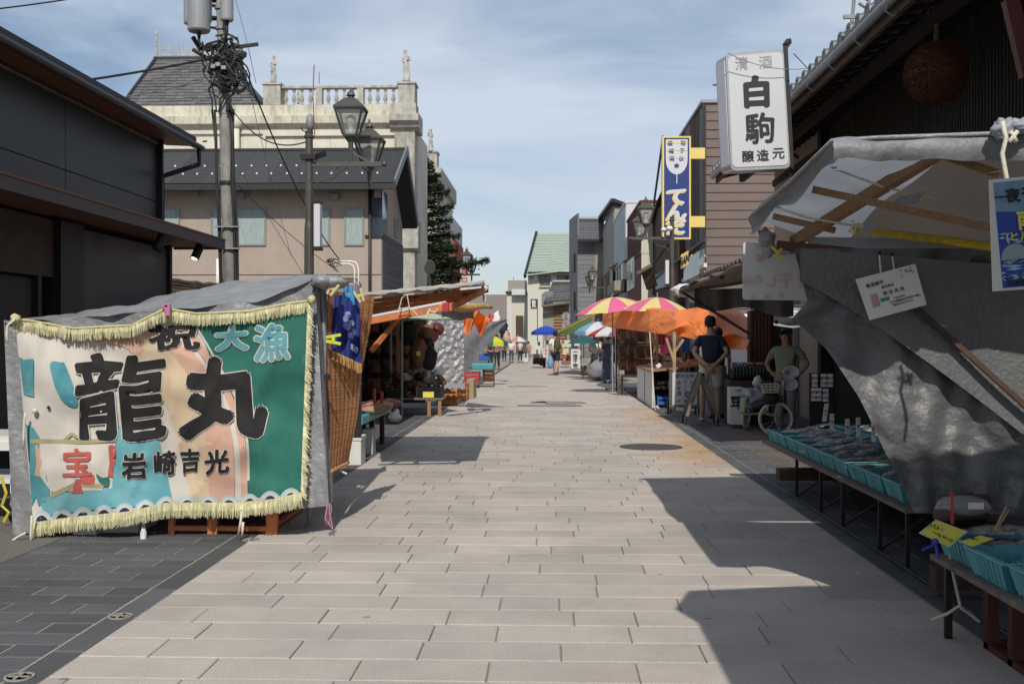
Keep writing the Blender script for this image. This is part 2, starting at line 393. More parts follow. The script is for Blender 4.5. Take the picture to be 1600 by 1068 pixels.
def clone(m, nm):
    c = m.copy(); c.name = nm; N = c.node_tree.nodes
    for q in N:
        if q.type == 'OBJECT_INFO':
            g_ = N.new('ShaderNodeNewGeometry')
            for l in list(q.outputs['Random'].links): c.node_tree.links.new(g_.outputs['Random Per Island'], l.to_socket)
    MATS[nm] = c; return c
clone(MATS['granite'], 'granite_far'); clone(MATS['slate_tile'], 'slate_far')
def slab_bm(lx, ly, h=.03, bev=.004):
    b = B(); x = lx / 2; y = ly / 2
    vs = [(-x, -y, -h), (x, -y, -h), (x, y, -h), (-x, y, -h), (-x, -y, -bev), (x, -y, -bev), (x, y, -bev), (-x, y, -bev),
          (-x + bev, -y + bev, 0), (x - bev, -y + bev, 0), (x - bev, y - bev, 0), (-x + bev, y - bev, 0)]
    fs = [(0, 1, 5, 4), (1, 2, 6, 5), (2, 3, 7, 6), (3, 0, 4, 7), (4, 5, 9, 8), (5, 6, 10, 9), (6, 7, 11, 10), (7, 4, 8, 11), (8, 9, 10, 11)]
    return b.add(vs, fs)
def slabs(parent, rows, matname, matfar, name, nmax):
    far = B(); cnt = 0; cache = {}
    for (x0, x1, y0, y1) in rows:
        lx = round(x1 - x0, 3); ly = round(y1 - y0, 3)
        dz = random.uniform(-.0015, .0015)
        if cnt < nmax:
            k = (lx, ly)
            if k not in cache:
                o = mk(name, slab_bm(lx, ly), matname, parent, fix=False); cache[k] = o.data
            else: o = mk(name, cache[k], None, parent)
            o.location = ((x0 + x1) / 2, (y0 + y1) / 2, dz); cnt += 1
        else:
            b = slab_bm(lx, ly); far.add([(v[0] + (x0 + x1) / 2, v[1] + (y0 + y1) / 2, v[2] + dz) for v in b.v], b.f)
    if far.v: mk(name + '_field', far, matfar, parent, kind='stuff', fix=False)
rows = []; y = 4.434 - .294 * 4; r = 0
gap = .0055
while y < 78:
    x = XL; off = random.choice([.10, .31, .42, .52, .63]); first = True
    while x < XR - .02:
        l = off if first else random.choice([.63, .63, .63, .56, .63, .31, .47]); first = False
        l = round(l, 2)
        if XR - (x + l) < .12: l = XR - x
        rows.append((x + gap / 2, min(x + l, XR) - gap / 2, y + gap / 2, y + .294 - gap / 2)); x += l
    y += .294; r += 1
slabs(street, rows, 'granite', 'granite_far', 'paving_slab', 300)
gap = .010
def tiles(x0, x1, ymax, n_, x_lines):
    out = []; y = 3.0; r = 0
    while y < ymax:
        xs = [x0] + [x0 + .39 * (k + (.5 if r % 2 else 0)) for k in range(1 if not r % 2 else 0, n_ + 1)]
        xs = [q for q in xs if q < x1 - .05] + [x1]
        for a, b_ in zip(xs, xs[1:]):
            if b_ - a > .03: out.append((a + gap / 2, b_ - gap / 2, y + gap / 2, y + .19 - gap / 2))
        y += .19; r += 1
    return out
bor = []
def border(xa, xb):
    y = 3.0; o = []
    while y < 60: o.append((xa + gap, xb - gap / 2, y + gap / 2, y + .6 - gap / 2)); y += .6
    return o
slabs(lpav, border(-2.235, XL), 'slate_tile', 'slate_far', 'kerb_stone', 40)
slabs(lpav, [t for t in tiles(-3.42, -2.235, 40, 4, 0)], 'slate_tile', 'slate_far', 'paving_tile', 200)
slabs(rpav, border(XR, 2.155), 'slate_tile', 'slate_far', 'kerb_stone', 40)
tr = tiles(2.155, 5.2, 34, 9, 0)
slabs(rpav, tr, 'slate_tile', 'slate_far', 'paving_tile', 300)
# manhole, slot drains, kerb marks
def disc(name, c, r_, m, label, cat, rings=(1.,), t=thing):
    b = B(); prof = [(r_, -.02), (r_, .003), (r_ * .94, .004)]
    b.lathe(prof, (c[0], c[1], 0), 40)
    o = thing(name, label, cat, (c[0], c[1], 0)); mk('cover', b, m, o)
    q = B()
    for i in range(-6, 7):
        for j in range(-6, 7):
            x = i * r_ / 7; y_ = j * r_ / 7
            if x * x + y_ * y_ < (r_ * .86) ** 2: q.cb((c[0] + x, c[1] + y_, .007), r_ / 11, r_ / 11, .006)
    mk('tread_pattern', q, m, o, kind='stuff'); q = B()
    q.lathe([(r_ * 1.0, .0), (r_ * 1.0, .006), (r_ * 1.06, .006), (r_ * 1.06, 0)], (c[0], c[1], 0), 40); mk('rim', q, 'steel_dark', o)
    return o
disc('manhole_cover', G(1017, 698), .38, 'iron', 'round rusty cast iron manhole cover set in the right of the paving', 'manhole cover')
c = G(872, 629); b = B()
for rr_ in (.62, .60): pass
b.lathe([(.62, 0.0), (.62, .003), (.56, .003), (.56, 0)], (c.x, c.y, 0), 48); mk('paving_ring', b, 'mortar_dark', label='faint round paved cover ring beyond the long slot drain', cat='cover')
for (px0, px1, py, lab) in ((808, 908, 633.5, 'long black slot drain across the middle of the street'), (793, 856, 603.5, 'shorter dark slot drain farther up the street')):
    a = G(px0, py); c = G(px1, py); o = thing('slot_drain', lab, 'drain', ((a.x + c.x) / 2, a.y, 0))
    b = B().box(a.x, c.x, a.y - .12, a.y + .12, -.01, .004); mk('drain_frame', b, 'black_metal', o)
    b = B()
    k = a.x + .05
    while k < c.x - .03: b.box(k, k + .02, a.y - .09, a.y + .09, .004, .012); k += .06
    mk('grating', b, 'iron', o, kind='stuff')
for i, (px, py) in enumerate(((30, 1058), (188, 963), (392, 843))):
    a = G(px, py); b = B(); b.lathe([(.06, .001), (.06, .007), (.05, .007), (.05, .001)], (a.x, a.y, 0), 24)
    b.cb((a.x, a.y, .006), .09, .012, .004); b.cb((a.x, a.y, .0085), .012, .09, .004)
    mk('survey_marker', b, 'mortar_light', label='round metal marker in the left kerb, %s' % ('nearest the camera', 'between the other two', 'beside the banner stall')[i], cat='marker')
# ================================================================ LEFT: dark shop building
lb = thing('shop_building', 'black clad modern shop with long brown awning at the left edge', 'building', (-7, 8, 0))
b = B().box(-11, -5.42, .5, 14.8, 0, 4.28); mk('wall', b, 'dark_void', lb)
for (z0, z1) in ((2.78, 3.265), (3.275, 4.24)):
    y = 14.79
    while y > 2:
        y0 = y - 3.0 if y < 14.7 else 11.95
        b = B().box(-5.42, -5.395, y0 + .006, y - .006, z0, z1); mk('wall_panel', b, 'char_panel', lb, bevel=.002); y = y0
b = B().box(-5.42, -5.33, 14.80, 14.86, 2.6, 4.22); mk('corner_trim', b, 'black_metal', lb)
# roof slab rising away from the street
def slab(b, x0, z0, x1, z1, t, y0, y1):
    b.prism([(x0, y0, z0), (x1, y0, z1), (x1, y0, z1 + t), (x0, y0, z0 + t)], (0, y1 - y0, 0)); return b
mk('roof', slab(B(), -5.02, 4.15, -10, 5.9, .10, -2, 15.3), 'roof_metal', lb)
mk('soffit', slab(B(), -5.02, 4.11, -5.44, 4.13, .024, -2, 15.24), 'brown_soffit', lb)
mk('fascia', B().box(-5.035, -5.00, -2, 15.26, 4.085, 4.16), 'brown_trim', lb)
g_ = B(); g_.tube([(-4.95, -2, 4.10), (-4.95, 15.35, 4.10)], .042, 10); mk('gutter', g_, 'black_metal', lb, smooth=True)
g_ = B(); g_.tube([(-4.95, 15.2, 4.08), (-4.95, 15.2, 3.85), (-5.3, 14.9, 3.66), (-5.37, 14.9, 3.62), (-5.37, 14.9, 2.8)], .035, 8); mk('downpipe', g_, 'black_metal', lb, smooth=True)
mk('ceiling_line', B().box(-5.40, -5.375, 0, 14.8, 4.06, 4.085), 'wood_grey', lb)
# awning
aw = mk('awning', B().box(-5.42, -4.72, 0, 15.5, 2.70, 2.745), 'brown_soffit', lb)
mk('awning_fascia', B().box(-4.72, -4.68, 0, 15.54, 2.675, 2.80), 'brown_trim', aw)
mk('awning_fascia', B().box(-5.42, -4.722, 15.502, 15.54, 2.675, 2.80), 'brown_trim', aw)
mk('awning_flashing', B().box(-5.4, -4.67, 0, 15.55, 2.802, 2.825), 'brown_soffit', aw)
# lower storey
mk('lower_wall', B().box(-5.42, -5.24, 12.05, 14.75, 0, 2.62), 'char_panel', lb)
mk('lower_wall', B().box(-5.42, -5.22, 11.45, 12.04, 0, 2.66), 'black_metal', lb)
mk('lintel', B().box(-5.42, -5.30, .5, 11.45, 2.05, 2.66), 'wood_dark', lb)
mk('roller_blind', B().box(-5.41, -5.37, 3, 11.1, .4, 2.03), 'beige_blind', lb)
mk('door_frame', B().box(-5.41, -5.3, 11.1, 11.18, 0, 2.05), 'black_metal', lb)
mk('corner_post', B().box(-5.43, -5.2, 14.75, 14.83, 0, 2.68), 'black_metal', lb)
for i, (px, py) in enumerate(((252, 388), (310, 404))):
    Y = 13.2 if i == 0 else 14.9; t = P(px, py - 15, Y); s = thing('spotlight', 'black spotlight under the brown awning, %s' % ('nearer the wall' if i == 0 else 'lit, close to the awning end'), 'spotlight', t, group='spotlights under the left awning')
    b = B(); b.lathe([(.045, 0), (.045, .05)], (t.x, t.y, 2.65), 12); b.tube([(t.x, t.y, 2.66), (t.x, t.y, t.z)], .012, 6); mk('bracket', b, 'black_metal', s, smooth=False)
    d = V((-.25, -.35, -.8)).normalized(); b = B(); c0 = V((t.x, t.y, t.z)) + V((.02, 0, .03)); b.tube([c0, c0 + d * .19], .06, 14); mk('lamp_head', b, 'black_metal', s, smooth=False)
    b = B(); b.tube([c0 + d * .186, c0 + d * .1925], .045, 14); mk('lens', b, mat('lens_lit', (1, .85, .5), .3, var=0, emit=3.) if i else 'glass_dark', s)
# straw screen behind
def reedscreen(name, fn, nrow, ncord, m, parent, label=None, cat=None, r_=.006, wob=.004):
    b = B()
    for j in range(nrow):
        v = (j + .5) / nrow; a = fn(-.01 + random.uniform(-.015, .01), v + random.uniform(-.15, .15) / nrow); c_ = fn(1.01 + random.uniform(-.01, .015), v + random.uniform(-.15, .15) / nrow); mid = fn(.5, v)
        b.tube([a, (a + mid) / 2 + V((0, 0, random.uniform(-wob, wob))), mid, (c_ + mid) / 2 + V((0, 0, random.uniform(-wob, wob))), c_], r_, 4, caps=False)
    o = mk(name, b, m, parent, label=label, cat=cat, fix=False)
    b = B()
    for i in range(ncord):
        u = (i + .5) / ncord; b.tube([fn(u, v / 10) + (V((0, -.012, 0)) if parent is None else V((.0, -.012, 0))) + V((.004, 0, 0)) for v in range(11)], .0022, 4, caps=False)
    mk('binding_cord', b, 'wood_dark', o if parent is None else parent, fix=False); return o
def fs_(u, v):
    a = P(258, 438, 16); b_ = P(372, 452, 18.0); c0 = P(258, 500, 16); d0 = P(372, 500, 18.0)
    return (a * (1 - u) + b_ * u) * (1 - v) + (c0 * (1 - u) + d0 * u) * v
sc1 = thing('reed_screen', 'golden reed screen under a straw edge behind the banner stall', 'screen', P(300, 500, 16.5))
reedscreen('reeds', fs_, 46, 7, 'reed_gold', sc1)
b = B(); pts = [fs_(u / 12, 0) + V((0, -.03, random.uniform(-.01, .03))) for u in range(13)]; b.tube(pts, .035, 8); b.tube([q + V((0, -.05, -.05)) for q in pts], .02, 6)
mk('top_roll', b, 'wood_pale', sc1, smooth=True)

# ================================================================ beige house
hb = thing('beige_house', 'two storey beige stucco house with dark roof behind the utility pole', 'house', (-8, 31, 0))
XE = -4.66
mk('wall', B().box(-14, XE, 30, 34.3, 0, 5.75), 'stucco', hb)
mk('gable_wall', B().prism([(XE - .002, 29.95, 5.6), (XE - .002, 31.8, 6.75), (XE - .002, 34.3, 5.2), (XE - .002, 34.3, 4.5), (XE - .002, 30.02, 4.5)], (-.2, 0, 0)), 'stucco', hb)
# roof built of shingle courses
xr0, xr1 = -14, -4.2
rid = (31.8, 6.92); eav = (29.35, 5.62); far = (34.4, 5.05)
mk('roof_deck', B().prism([(xr0, eav[0], eav[1] - .02), (xr0, rid[0], rid[1] - .02), (xr0, far[0], far[1]), (xr0, far[0], far[1] - .18), (xr0, rid[0], rid[1] - .2), (xr0, eav[0], eav[1] - .2)], (xr1 - xr0, 0, 0)), 'fascia', hb)
nco = 16
for i in range(nco):
    a = i / nco; a2 = (i + 1) / nco
    y0 = eav[0] + (rid[0] - eav[0]) * a - .02; y1 = eav[0] + (rid[0] - eav[0]) * a2; z0 = eav[1] + (rid[1] - eav[1]) * a; z1 = eav[1] + (rid[1] - eav[1]) * a2
    b = B(); x = xr0
    while x < xr1 - .1:
        l = min(.9, xr1 - x); b.prism([(x + .003, y0, z0 + .022), (x + .003, y1, z1 + .008), (x + .003, y1, z1 - .01), (x + .003, y0, z0 - .005)], (l - .006, 0, 0)); x += .9
    mk('shingle_course', b, 'shingle_dark', hb)
mk('ridge_cap', B().box(xr0, xr1, rid[0] - .12, rid[0] + .12, rid[1] - .02, rid[1] + .05), 'fascia', hb)
b = B().bar((xr1 + .02, eav[0] - .05, eav[1] - .02), (xr1 + .02, rid[0], rid[1] + .02), .05, .22); b.bar((xr1 + .02, rid[0], rid[1] + .02), (xr1 + .02, far[0], far[1] - .02), .05, .22)
mk('barge_board', b, mat('barge', (.16, .17, .2), .5, var=.1), hb)
mk('gutter', B().box(xr0, xr1 + .03, eav[0] - .13, eav[0] - .01, eav[1] - .2, eav[1] - .04), 'fascia', hb)
k = 0
for row, (py, x0) in enumerate(((260.5, 274), (272.5, 240))):
    px = x0
    while px < 600:
        t = (262 - 233) / 50; a = (py - 283) / (233 - 283); Y = eav[0] + (rid[0] - eav[0]) * a; q = P(px, py, Y); z = eav[1] + (rid[1] - eav[1]) * a + .03
        mk('snow_guard', B().cb((q.x, Y, z + .03), .045, .04, .045), 'white_plastic', hb); px += 23.4 + random.uniform(-1.5, 1.5)
def window(parent, px0, px1, py0, py1, Y, frame_m='win_frame', pane='glass', mull=0, depth=.06, fw=.05, cur=True):
    a = P(px0, py0, Y); c = P(px1, py1, Y); x0, x1, z1, z0 = a.x, c.x, a.z, c.z
    b = B(); b.box(x0, x1, Y - .04, Y - .004, z0, z0 + fw); b.box(x0, x1, Y - .04, Y - .004, z1 - fw, z1); b.box(x0, x0 + fw, Y - .04, Y - .004, z0 + fw, z1 - fw); b.box(x1 - fw, x1, Y - .04, Y - .004, z0 + fw, z1 - fw)
    for k in range(mull):
        xm = x0 + (x1 - x0) * (k + 1) / (mull + 1); b.box(xm - fw * .4, xm + fw * .4, Y - .035, Y - .004, z0 + fw, z1 - fw)
    w_ = mk('window', b, frame_m, parent)
    mk('pane', B().box(x0 + fw, x1 - fw, Y - .012, Y - .003, z0 + fw, z1 - fw), pane, w_)
    if cur:
        b = B(); n_ = max(6, int((x1 - x0) / .05)); b.grid(lambda u, v: V((x0 + fw + (x1 - x0 - 2 * fw) * u, Y - .014 - .004 * (1 + sin(u * n_ * 1.7)), z0 + fw + (z1 - z0 - 2 * fw) * v)), n_ * 2, 1)
        mk('curtain', b, 'curtain', w_)
    return w_
window(hb, 250, 281, 325, 374, 30); window(hb, 330, 416, 325, 384, 30, mull=1); window(hb, 489, 516, 325, 384, 30); window(hb, 538, 569, 325, 384, 30)
for (px, py) in ((306, 301), (378, 305), (524, 308)):
    a = P(px, py, 30); mk('vent_hood', B().box(a.x - .1, a.x + .1, 29.86, 29.998, a.z - .1, a.z + .1), 'trans_grey', hb, bevel=.02)
b = B(); x = WX(578, 29.94); b.tube([(x, 29.93, 5.5), (x, 29.93, .2)], .045, 8); mk('downpipe', b, 'fascia', hb, smooth=True)
mk('wall_joint', B().box(-14, XE + .003, 29.992, 29.999, WZ(429, 30), WZ(429, 30) + .02), 'fascia', hb)
mk('eave_shade_strip', B().box(-14, XE, 29.98, 29.999, 5.30, 5.32), 'win_frame', hb) if 0 else None
# corner window and dark siding on the street side
mk('corner_window', B().box(XE - .35, XE + .03, 29.97, 30.9, 4.25, 5.5), 'glass_dark', hb)
mk('window_sill', B().box(XE - .45, XE + .05, 29.93, 30.92, 4.2, 4.248), 'fascia', hb)
z = 0; i = 0
while z < 4.15:
    mk('siding_board', B().box(XE + .003, XE + .04, 30.02, 34.2, z, z + .172), mat('dark_siding', (.09, .088, .088), .7, var=.15, rnd=.15), hb); z += .18
mk('window', B().box(XE + .001, XE + .03, 32.4, 33.2, 4.45, 5.0), 'win_frame', hb)
# white conduits at the wall
cd = thing('cable_conduit', 'white arched service conduit with black wires on the beige wall', 'conduit', P(540, 470, 29.6))
b = B(); b.tube([P(x_, y_, 29.5) for x_, y_ in ((528, 408), (548, 408), (556, 410), (560, 418), (560, 470))], .024, 8); b.tube([P(x_, y_, 29.5) for x_, y_ in ((528, 412), (546, 412), (552, 415), (554, 421), (554, 470))], .022, 8)
mk('pipe', b, 'white_plastic', cd, smooth=True)
b = B()
for i in range(9):
    a = P(512 + random.uniform(-3, 3), 407 + random.uniform(-2, 3), 29.4); pts = [a]
    for k_ in range(4): pts.append(pts[-1] + V((random.uniform(0, .12), 0, random.uniform(-.12, .06))))
    b.tube(pts, .012, 5, caps=False)
mk('wires', b, 'cable', cd)
b = B(); b.tube([P(340.5, 470, 29.4), P(340.5, 404, 29.4)], .05, 10); mk('vent_pipe', b, 'white_plastic', label='short white vent pipe in front of the beige wall near the pole', cat='pipe', smooth=True)

# ================================================================ white baroque building
wb = thing('baroque_building', 'cream baroque style building with balustrade and statues on its roof', 'building', (-10, 42, 0))
Y0 = 40.3
def X0(px, Y=Y0): return WX(px, Y)
zc0, zc1 = WZ(197, Y0), WZ(163, Y0)
mk('wall', B().box(X0(120), X0(648), Y0, 44.5, 0, zc0), 'cream_wall', wb)
mk('cornice', B().prism([(X0(120), Y0, zc0 - .25), (X0(120), Y0 - .15, zc0), (X0(120), Y0 - .32, zc0 + .1), (X0(120), Y0 - .34, zc0 + .38), (X0(120), Y0 - .18, zc0 + .42), (X0(120), Y0 - .16, zc1), (X0(120), Y0 + 4.4, zc1), (X0(120), Y0 + 4.4, zc0 - .25)], (X0(617) - X0(120), 0, 0)), 'cornice', wb)
# corner pier
xa, xb = X0(617), X0(648.5)
mk('corner_pier', B().box(xa, xb, Y0 - .12, Y0 + .75, 0, zc0), 'old_stone', wb)
for zz in (WZ(230, Y0), WZ(255, Y0), WZ(282, Y0), WZ(307, Y0), WZ(333, Y0), WZ(420, Y0), WZ(445, Y0)):
    mk('pier_joint', B().box(xa + .001, xb + .004, Y0 - .124, Y0 + .7, zz, zz + .025), 'stucco', wb)
mk('pier_cornice', B().prism([(xa - .15, Y0, zc0 - .2), (xa - .15, Y0 - .3, zc0 - .05), (xa - .15, Y0 - .3, zc0 + .05), (xa - .15, Y0 - .5, zc0 + .15), (xa - .15, Y0 - .5, zc0 + .38), (xa - .15, Y0 - .3, zc0 + .44), (xa - .15, Y0 + .9, zc0 + .44), (xa - .15, Y0 + .9, zc0 - .2)], (xb - xa + .33, 0, 0)), 'old_stone', wb)
mk('pier_plinth', B().box(xa - .12, xb + .06, Y0 - .22, Y0 + .6, zc0 + .44, zc1 + .02), 'old_stone', wb)
mk('pier_band', B().prism([(xa - .05, Y0 - .12, WZ(393, Y0)), (xa - .05, Y0 - .3, WZ(388, Y0)), (xa - .05, Y0 - .3, WZ(355, Y0)), (xa - .05, Y0 - .4, WZ(350, Y0)), (xa - .05, Y0 - .4, WZ(345, Y0)), (xa - .05, Y0 + .6, WZ(345, Y0)), (xa - .05, Y0 + .6, WZ(393, Y0))], (xb - xa + .2, 0, 0)), 'old_stone', wb)
# recessed facade panels and strings
mk('string_course', B().box(X0(120), xa, Y0 - .1, Y0 - .001, WZ(207, Y0), WZ(198, Y0)), 'cream_wall', wb)
for (p0, p1, y0, y1) in ((250, 366, 211, 232), (381, 414, 211, 232)):
    mk('facade_panel', B().box(X0(p0), X0(p1), Y0 - .05, Y0 - .001, WZ(y1, Y0), WZ(y0, Y0)), 'cream_wall', wb)
mk('facade_panel', B().box(X0(120), X0(413), Y0 - .07, Y0 - .002, 3, WZ(211, Y0)), 'cream_wall', wb) if 0 else None
b = B(); b.box(X0(412), X0(416), Y0 - .12, Y0 - .001, 3, WZ(207, Y0)); b.box(X0(416), X0(617), Y0 - .12, Y0 - .001, WZ(211, Y0), WZ(207.2, Y0)); mk('panel_frame', b, 'cream_wall', wb)
mk('panel_joint', B().box(X0(516), X0(516.6), Y0 - .012, Y0 - .001, 5, WZ(211, Y0)), 'stucco', wb)
mk('panel_joint', B().box(X0(180), X0(617), Y0 - .01, Y0 - .001, WZ(210.6, Y0), WZ(210.1, Y0)), 'stucco', wb)
b = B(); x = X0(372.5); b.tube([(x, Y0 - .25, zc0 + .1), (x, Y0 - .2, 5)], .11, 10); b.lathe([(.1, 0), (.2, .15), (.2, .45)], (x, Y0 - .25, zc0 - .1), 10); mk('downpipe', b, 'cream_wall', wb, smooth=True)
# mansard roof with shingle parts
ms = mk('mansard_roof', B().poly([V((0, 0, 0))] * 3) if 0 else B().add([(X0(186), Y0 + .15, zc1), (X0(409), Y0 + .15, zc1), (X0(409), Y0 + 5, zc1), (X0(186), Y0 + 5, zc1),
      (X0(244.5, 42.2), 42.2, WZ(87, 42.2)), (X0(351, 42.2), 42.2, WZ(87, 42.2)), (X0(351, 42.2), 43.5, WZ(87, 42.2)), (X0(244.5, 42.2), 43.5, WZ(87, 42.2))],
      [(0, 1, 5, 4), (1, 2, 6, 5), (2, 3, 7, 6), (3, 0, 4, 7), (4, 5, 6, 7)]), 'fascia', wb)
A = V((X0(186), Y0 + .15, zc1)); Bv = V((X0(409), Y0 + .15, zc1)); Cv = V((X0(351, 42.2), 42.2, WZ(87, 42.2))); Dv = V((X0(244.5, 42.2), 42.2, WZ(87, 42.2)))
nrm = (Bv - A).cross(Dv - A).normalized()
NR = 17; meshes = {}
for j in range(NR):
    v0 = j / NR; v1 = (j + 1) / NR
    l0 = A.lerp(Dv, v0); r0 = Bv.lerp(Cv, v0); l1 = A.lerp(Dv, v1); r1 = Bv.lerp(Cv, v1)
    x = l0.x - random.uniform(0, .3)
    while x < r0.x:
        wd = random.choice([.28, .34, .42]); a = max(x, l0.x + .02, l1.x - .02); c = min(x + wd, r0.x - .02); x += wd
        if c - a < .08: continue
        drop = random.uniform(0, .035)
        q0 = V((a + .004, l0.y, l0.z - drop)); q1 = V((c - .004, l0.y, l0.z - drop)); q2 = V((c - .004, l1.y, l1.z)); q3 = V((a + .004, l1.y, l1.z))
        if c > r1.x: q2.x = max(a + .02, min(q2.x, r1.x + .03))
        if a < l1.x: q3.x = min(c - .02, max(q3.x, l1.x - .03))
        o1 = nrm * (.045 + random.uniform(0, .012)); o2 = nrm * .012
        b = B().add([q0 + o1, q1 + o1, q2 + o2, q3 + o2, q0, q1, q2, q3], [(0, 1, 2, 3), (4, 5, 1, 0), (5, 6, 2, 1), (7, 4, 0, 3)])
        if j % 1 == 0: mk('roof_shingle', b, 'slate_roof', ms, fix=False)
b = B().bar(A, Dv, .14, .14); b.bar(Bv, Cv, .14, .14); b.bar(Dv + V((-.1, 0, 0)), Cv + V((.1, 0, 0)), .14, .14); mk('hip_trim', b, 'fascia', ms)
cr = mk('roof_cresting', B().box(Dv.x, Cv.x, 42.19, 42.22, Dv.z + .12, Dv.z + .15).box(Dv.x, Cv.x, 42.19, 42.22, Dv.z + .36, Dv.z + .385), 'old_stone', wb)
x = Dv.x + .12; b = B()
while x < Cv.x:
    b.tube([(x, 42.2, Dv.z + .08), (x, 42.2, Dv.z + .52)], .012, 5); b.cb((x, 42.2, Dv.z + .47), .09, .015, .02); b.ball((x, 42.2, Dv.z + .53), (.022, .015, .04), 6, 4)
    for s_ in (-1, 1):
        b.tube([V((x + s_ * (.03 + .045 * (1 - cos(t * .9))), 42.2, Dv.z + .22 + .07 * sin(t * 1.1))) for t in range(6)], .009, 4, caps=False)
    x += .185
mk('cresting_spike', b, 'old_stone', cr, kind='stuff')
b = B(); b.tube([(Dv.x, 42.2, Dv.z), (Dv.x, 42.2, Dv.z + .9)], [.05, .025], 6); b.lathe([(.05, .5), (.03, .9), (.05, .95), (.01, 1.15)], (Dv.x, 42.2, Dv.z), 8); mk('finial', b, 'old_stone', cr)
# balustrade
def pedestal(px0, px1, py0, py1, Y, d=.8):
    a = P(px0, py0, Y); c = P(px1, py1, Y)
    b = B().box(a.x, c.x, Y, Y + d, c.z, a.z - .09); b.box(a.x - .04, c.x + .04, Y - .05, Y + d + .05, a.z - .088, a.z)
    return mk('pedestal', b, 'old_stone', wb, bevel=.012)
pedestal(411, 438, 129, 164, Y0 - .05); pedestal(622, 648, 127.5, 163, Y0 - .1)
mk('handrail', B().box(X0(438), X0(622), Y0 + .05, Y0 + .35, WZ(135, Y0), WZ(130.5, Y0)), 'old_stone', wb, bevel=.02)
mk('base_rail', B().box(X0(438), X0(622), Y0 + .05, Y0 + .35, zc1 + .001, WZ(161, Y0)), 'old_stone', wb)
prof = [(.09, 0), (.09, .05), (.055, .09), (.05, .12), (.10, .22), (.105, .28), (.07, .40), (.045, .50), (.045, .54), (.075, .57), (.075, .62), (.09, .64), (.09, .68)]
hB = WZ(135, Y0) - WZ(161, Y0)
bp = B().lathe([(r_ * .8, z_ / .68 * hB) for r_, z_ in prof], (0, 0, 0), 12)
proto = None
for grp in ((445, 457.5, 470, 483), (511.5, 524, 536.5, 549), (576.5, 589, 601, 613.5)):
    for px in grp:
        if proto is None: o = mk('baluster', bp, 'old_stone', wb, smooth=True); proto = o
        else: o = mk('baluster', proto.data, None, wb)
        o.location = V((X0(px), Y0 + .2, WZ(161, Y0))) - WL[wb.name]
for p0, p1 in ((493, 502.5), (557.5, 567.5)): mk('baluster_pier', B().box(X0(p0), X0(p1), Y0 + .04, Y0 + .36, WZ(161, Y0) + .001, WZ(135, Y0) - .001), 'old_stone', wb)
# statues as things standing on pedestals
def skin(name, verts, edges, rad, m, parent, sub=1, root=0, label=None, cat=None, smooth=True):
    me = bpy.data.meshes.new(name); me.from_pydata([tuple(v) for v in verts], edges, []); me.materials.append(MATS[m] if isinstance(m, str) else m)
    o = bpy.data.objects.new(name, me); COL.objects.link(o)
    md = o.modifiers.new('skin', 'SKIN'); md.use_smooth_shade = smooth; md.branch_smoothing = .4
    for i, d in enumerate(me.skin_vertices[0].data):
        r_ = rad[i]; d.radius = (r_, r_) if not isinstance(r_, tuple) else r_; d.use_root = (i == root)
    sb = o.modifiers.new('sub', 'SUBSURF'); sb.levels = sub; sb.render_levels = sub
    if parent: o.parent = parent; o.location = -WL[parent.name]
    WL[o.name] = V((0, 0, 0))
    if label: o['label'] = label
    if cat: o['category'] = cat
    return o
def statue(px, pyb, pyt, Y, label, lean=0., arm=1):
    c = P(px, pyb, Y); t = thing('statue', label, 'statue', c); h = WZ(pyt, Y) - c.z; s = h / 1.75
    vs = [(0, 0, .95), (.02 * lean, 0, 1.15), (.05 * lean, 0, 1.35), (.06 * lean, 0, 1.5), (.08 * lean, .01, 1.62), (.08 * lean, 0, 1.72), (.1, -.02, .5), (.12, 0, .06), (-.06, .03, .5), (-.08, .05, .06),
          (.15, 0, 1.38), (.21, -.06, 1.16), (.04, -.18, 1.2), (-.13, 0, 1.38), (-.22, -.05, 1.16), (-.10, -.17, 1.02) if arm < 2 else (-.12, -.1, 1.72)]
    ed = [(0, 1), (1, 2), (2, 3), (3, 4), (4, 5), (0, 6), (6, 7), (0, 8), (8, 9), (2, 10), (10, 11), (11, 12), (2, 13), (13, 14), (14, 15)]
    ra = [.18, .15, .18, .06, .10, .08, .13, .07, .12, .07, .075, .06, .05, .075, .06, .05]
    skin('figure', [V(v) * s + c for v in vs], ed, [r_ * s for r_ in ra], 'statue', t, 2)
    b = B(); b.grid(lambda u, v: c + V(((.14 + .05 * (1 - v)) * sin(u * 2 * pi) * (1 + .1 * sin(u * 31)), (.11 + .04 * (1 - v)) * cos(u * 2 * pi) * (1 + .1 * sin(u * 23)), v * .95)) * s, 40, 8); mk('drapery', b, 'statue', t, smooth=True)
    b = B(); b.lathe([(.24, 0), (.24, .05), (.18, .07), (.16, .16)], (0, 0, 0), 14, Matrix.Scale(s, 4)); b.v = [tuple(V(q) + c) for q in b.v]; mk('base', b, 'statue', t)
    b = B(); b.ball(c + V((.08 * lean * s, .01 * s, 1.7 * s)), (.1 * s, .1 * s, .075 * s), 10, 6, jit=.3); mk('hair', b, 'statue', t, smooth=True)
    return t
statue(427, 129, 84, Y0 + .3, 'weathered stone statue on the left pedestal of the roof balustrade', .5)
statue(635, 127.5, 77, Y0 + .3, 'tallest looking stone statue on the right corner pedestal of the roof', -.9)
statue(466, 162, 139, 52, 'small distant statue seen through the left balusters', .3)
statue(673, 236, 201, 50, 'lower stone statue on the far wing with raised arm', .4, 2)
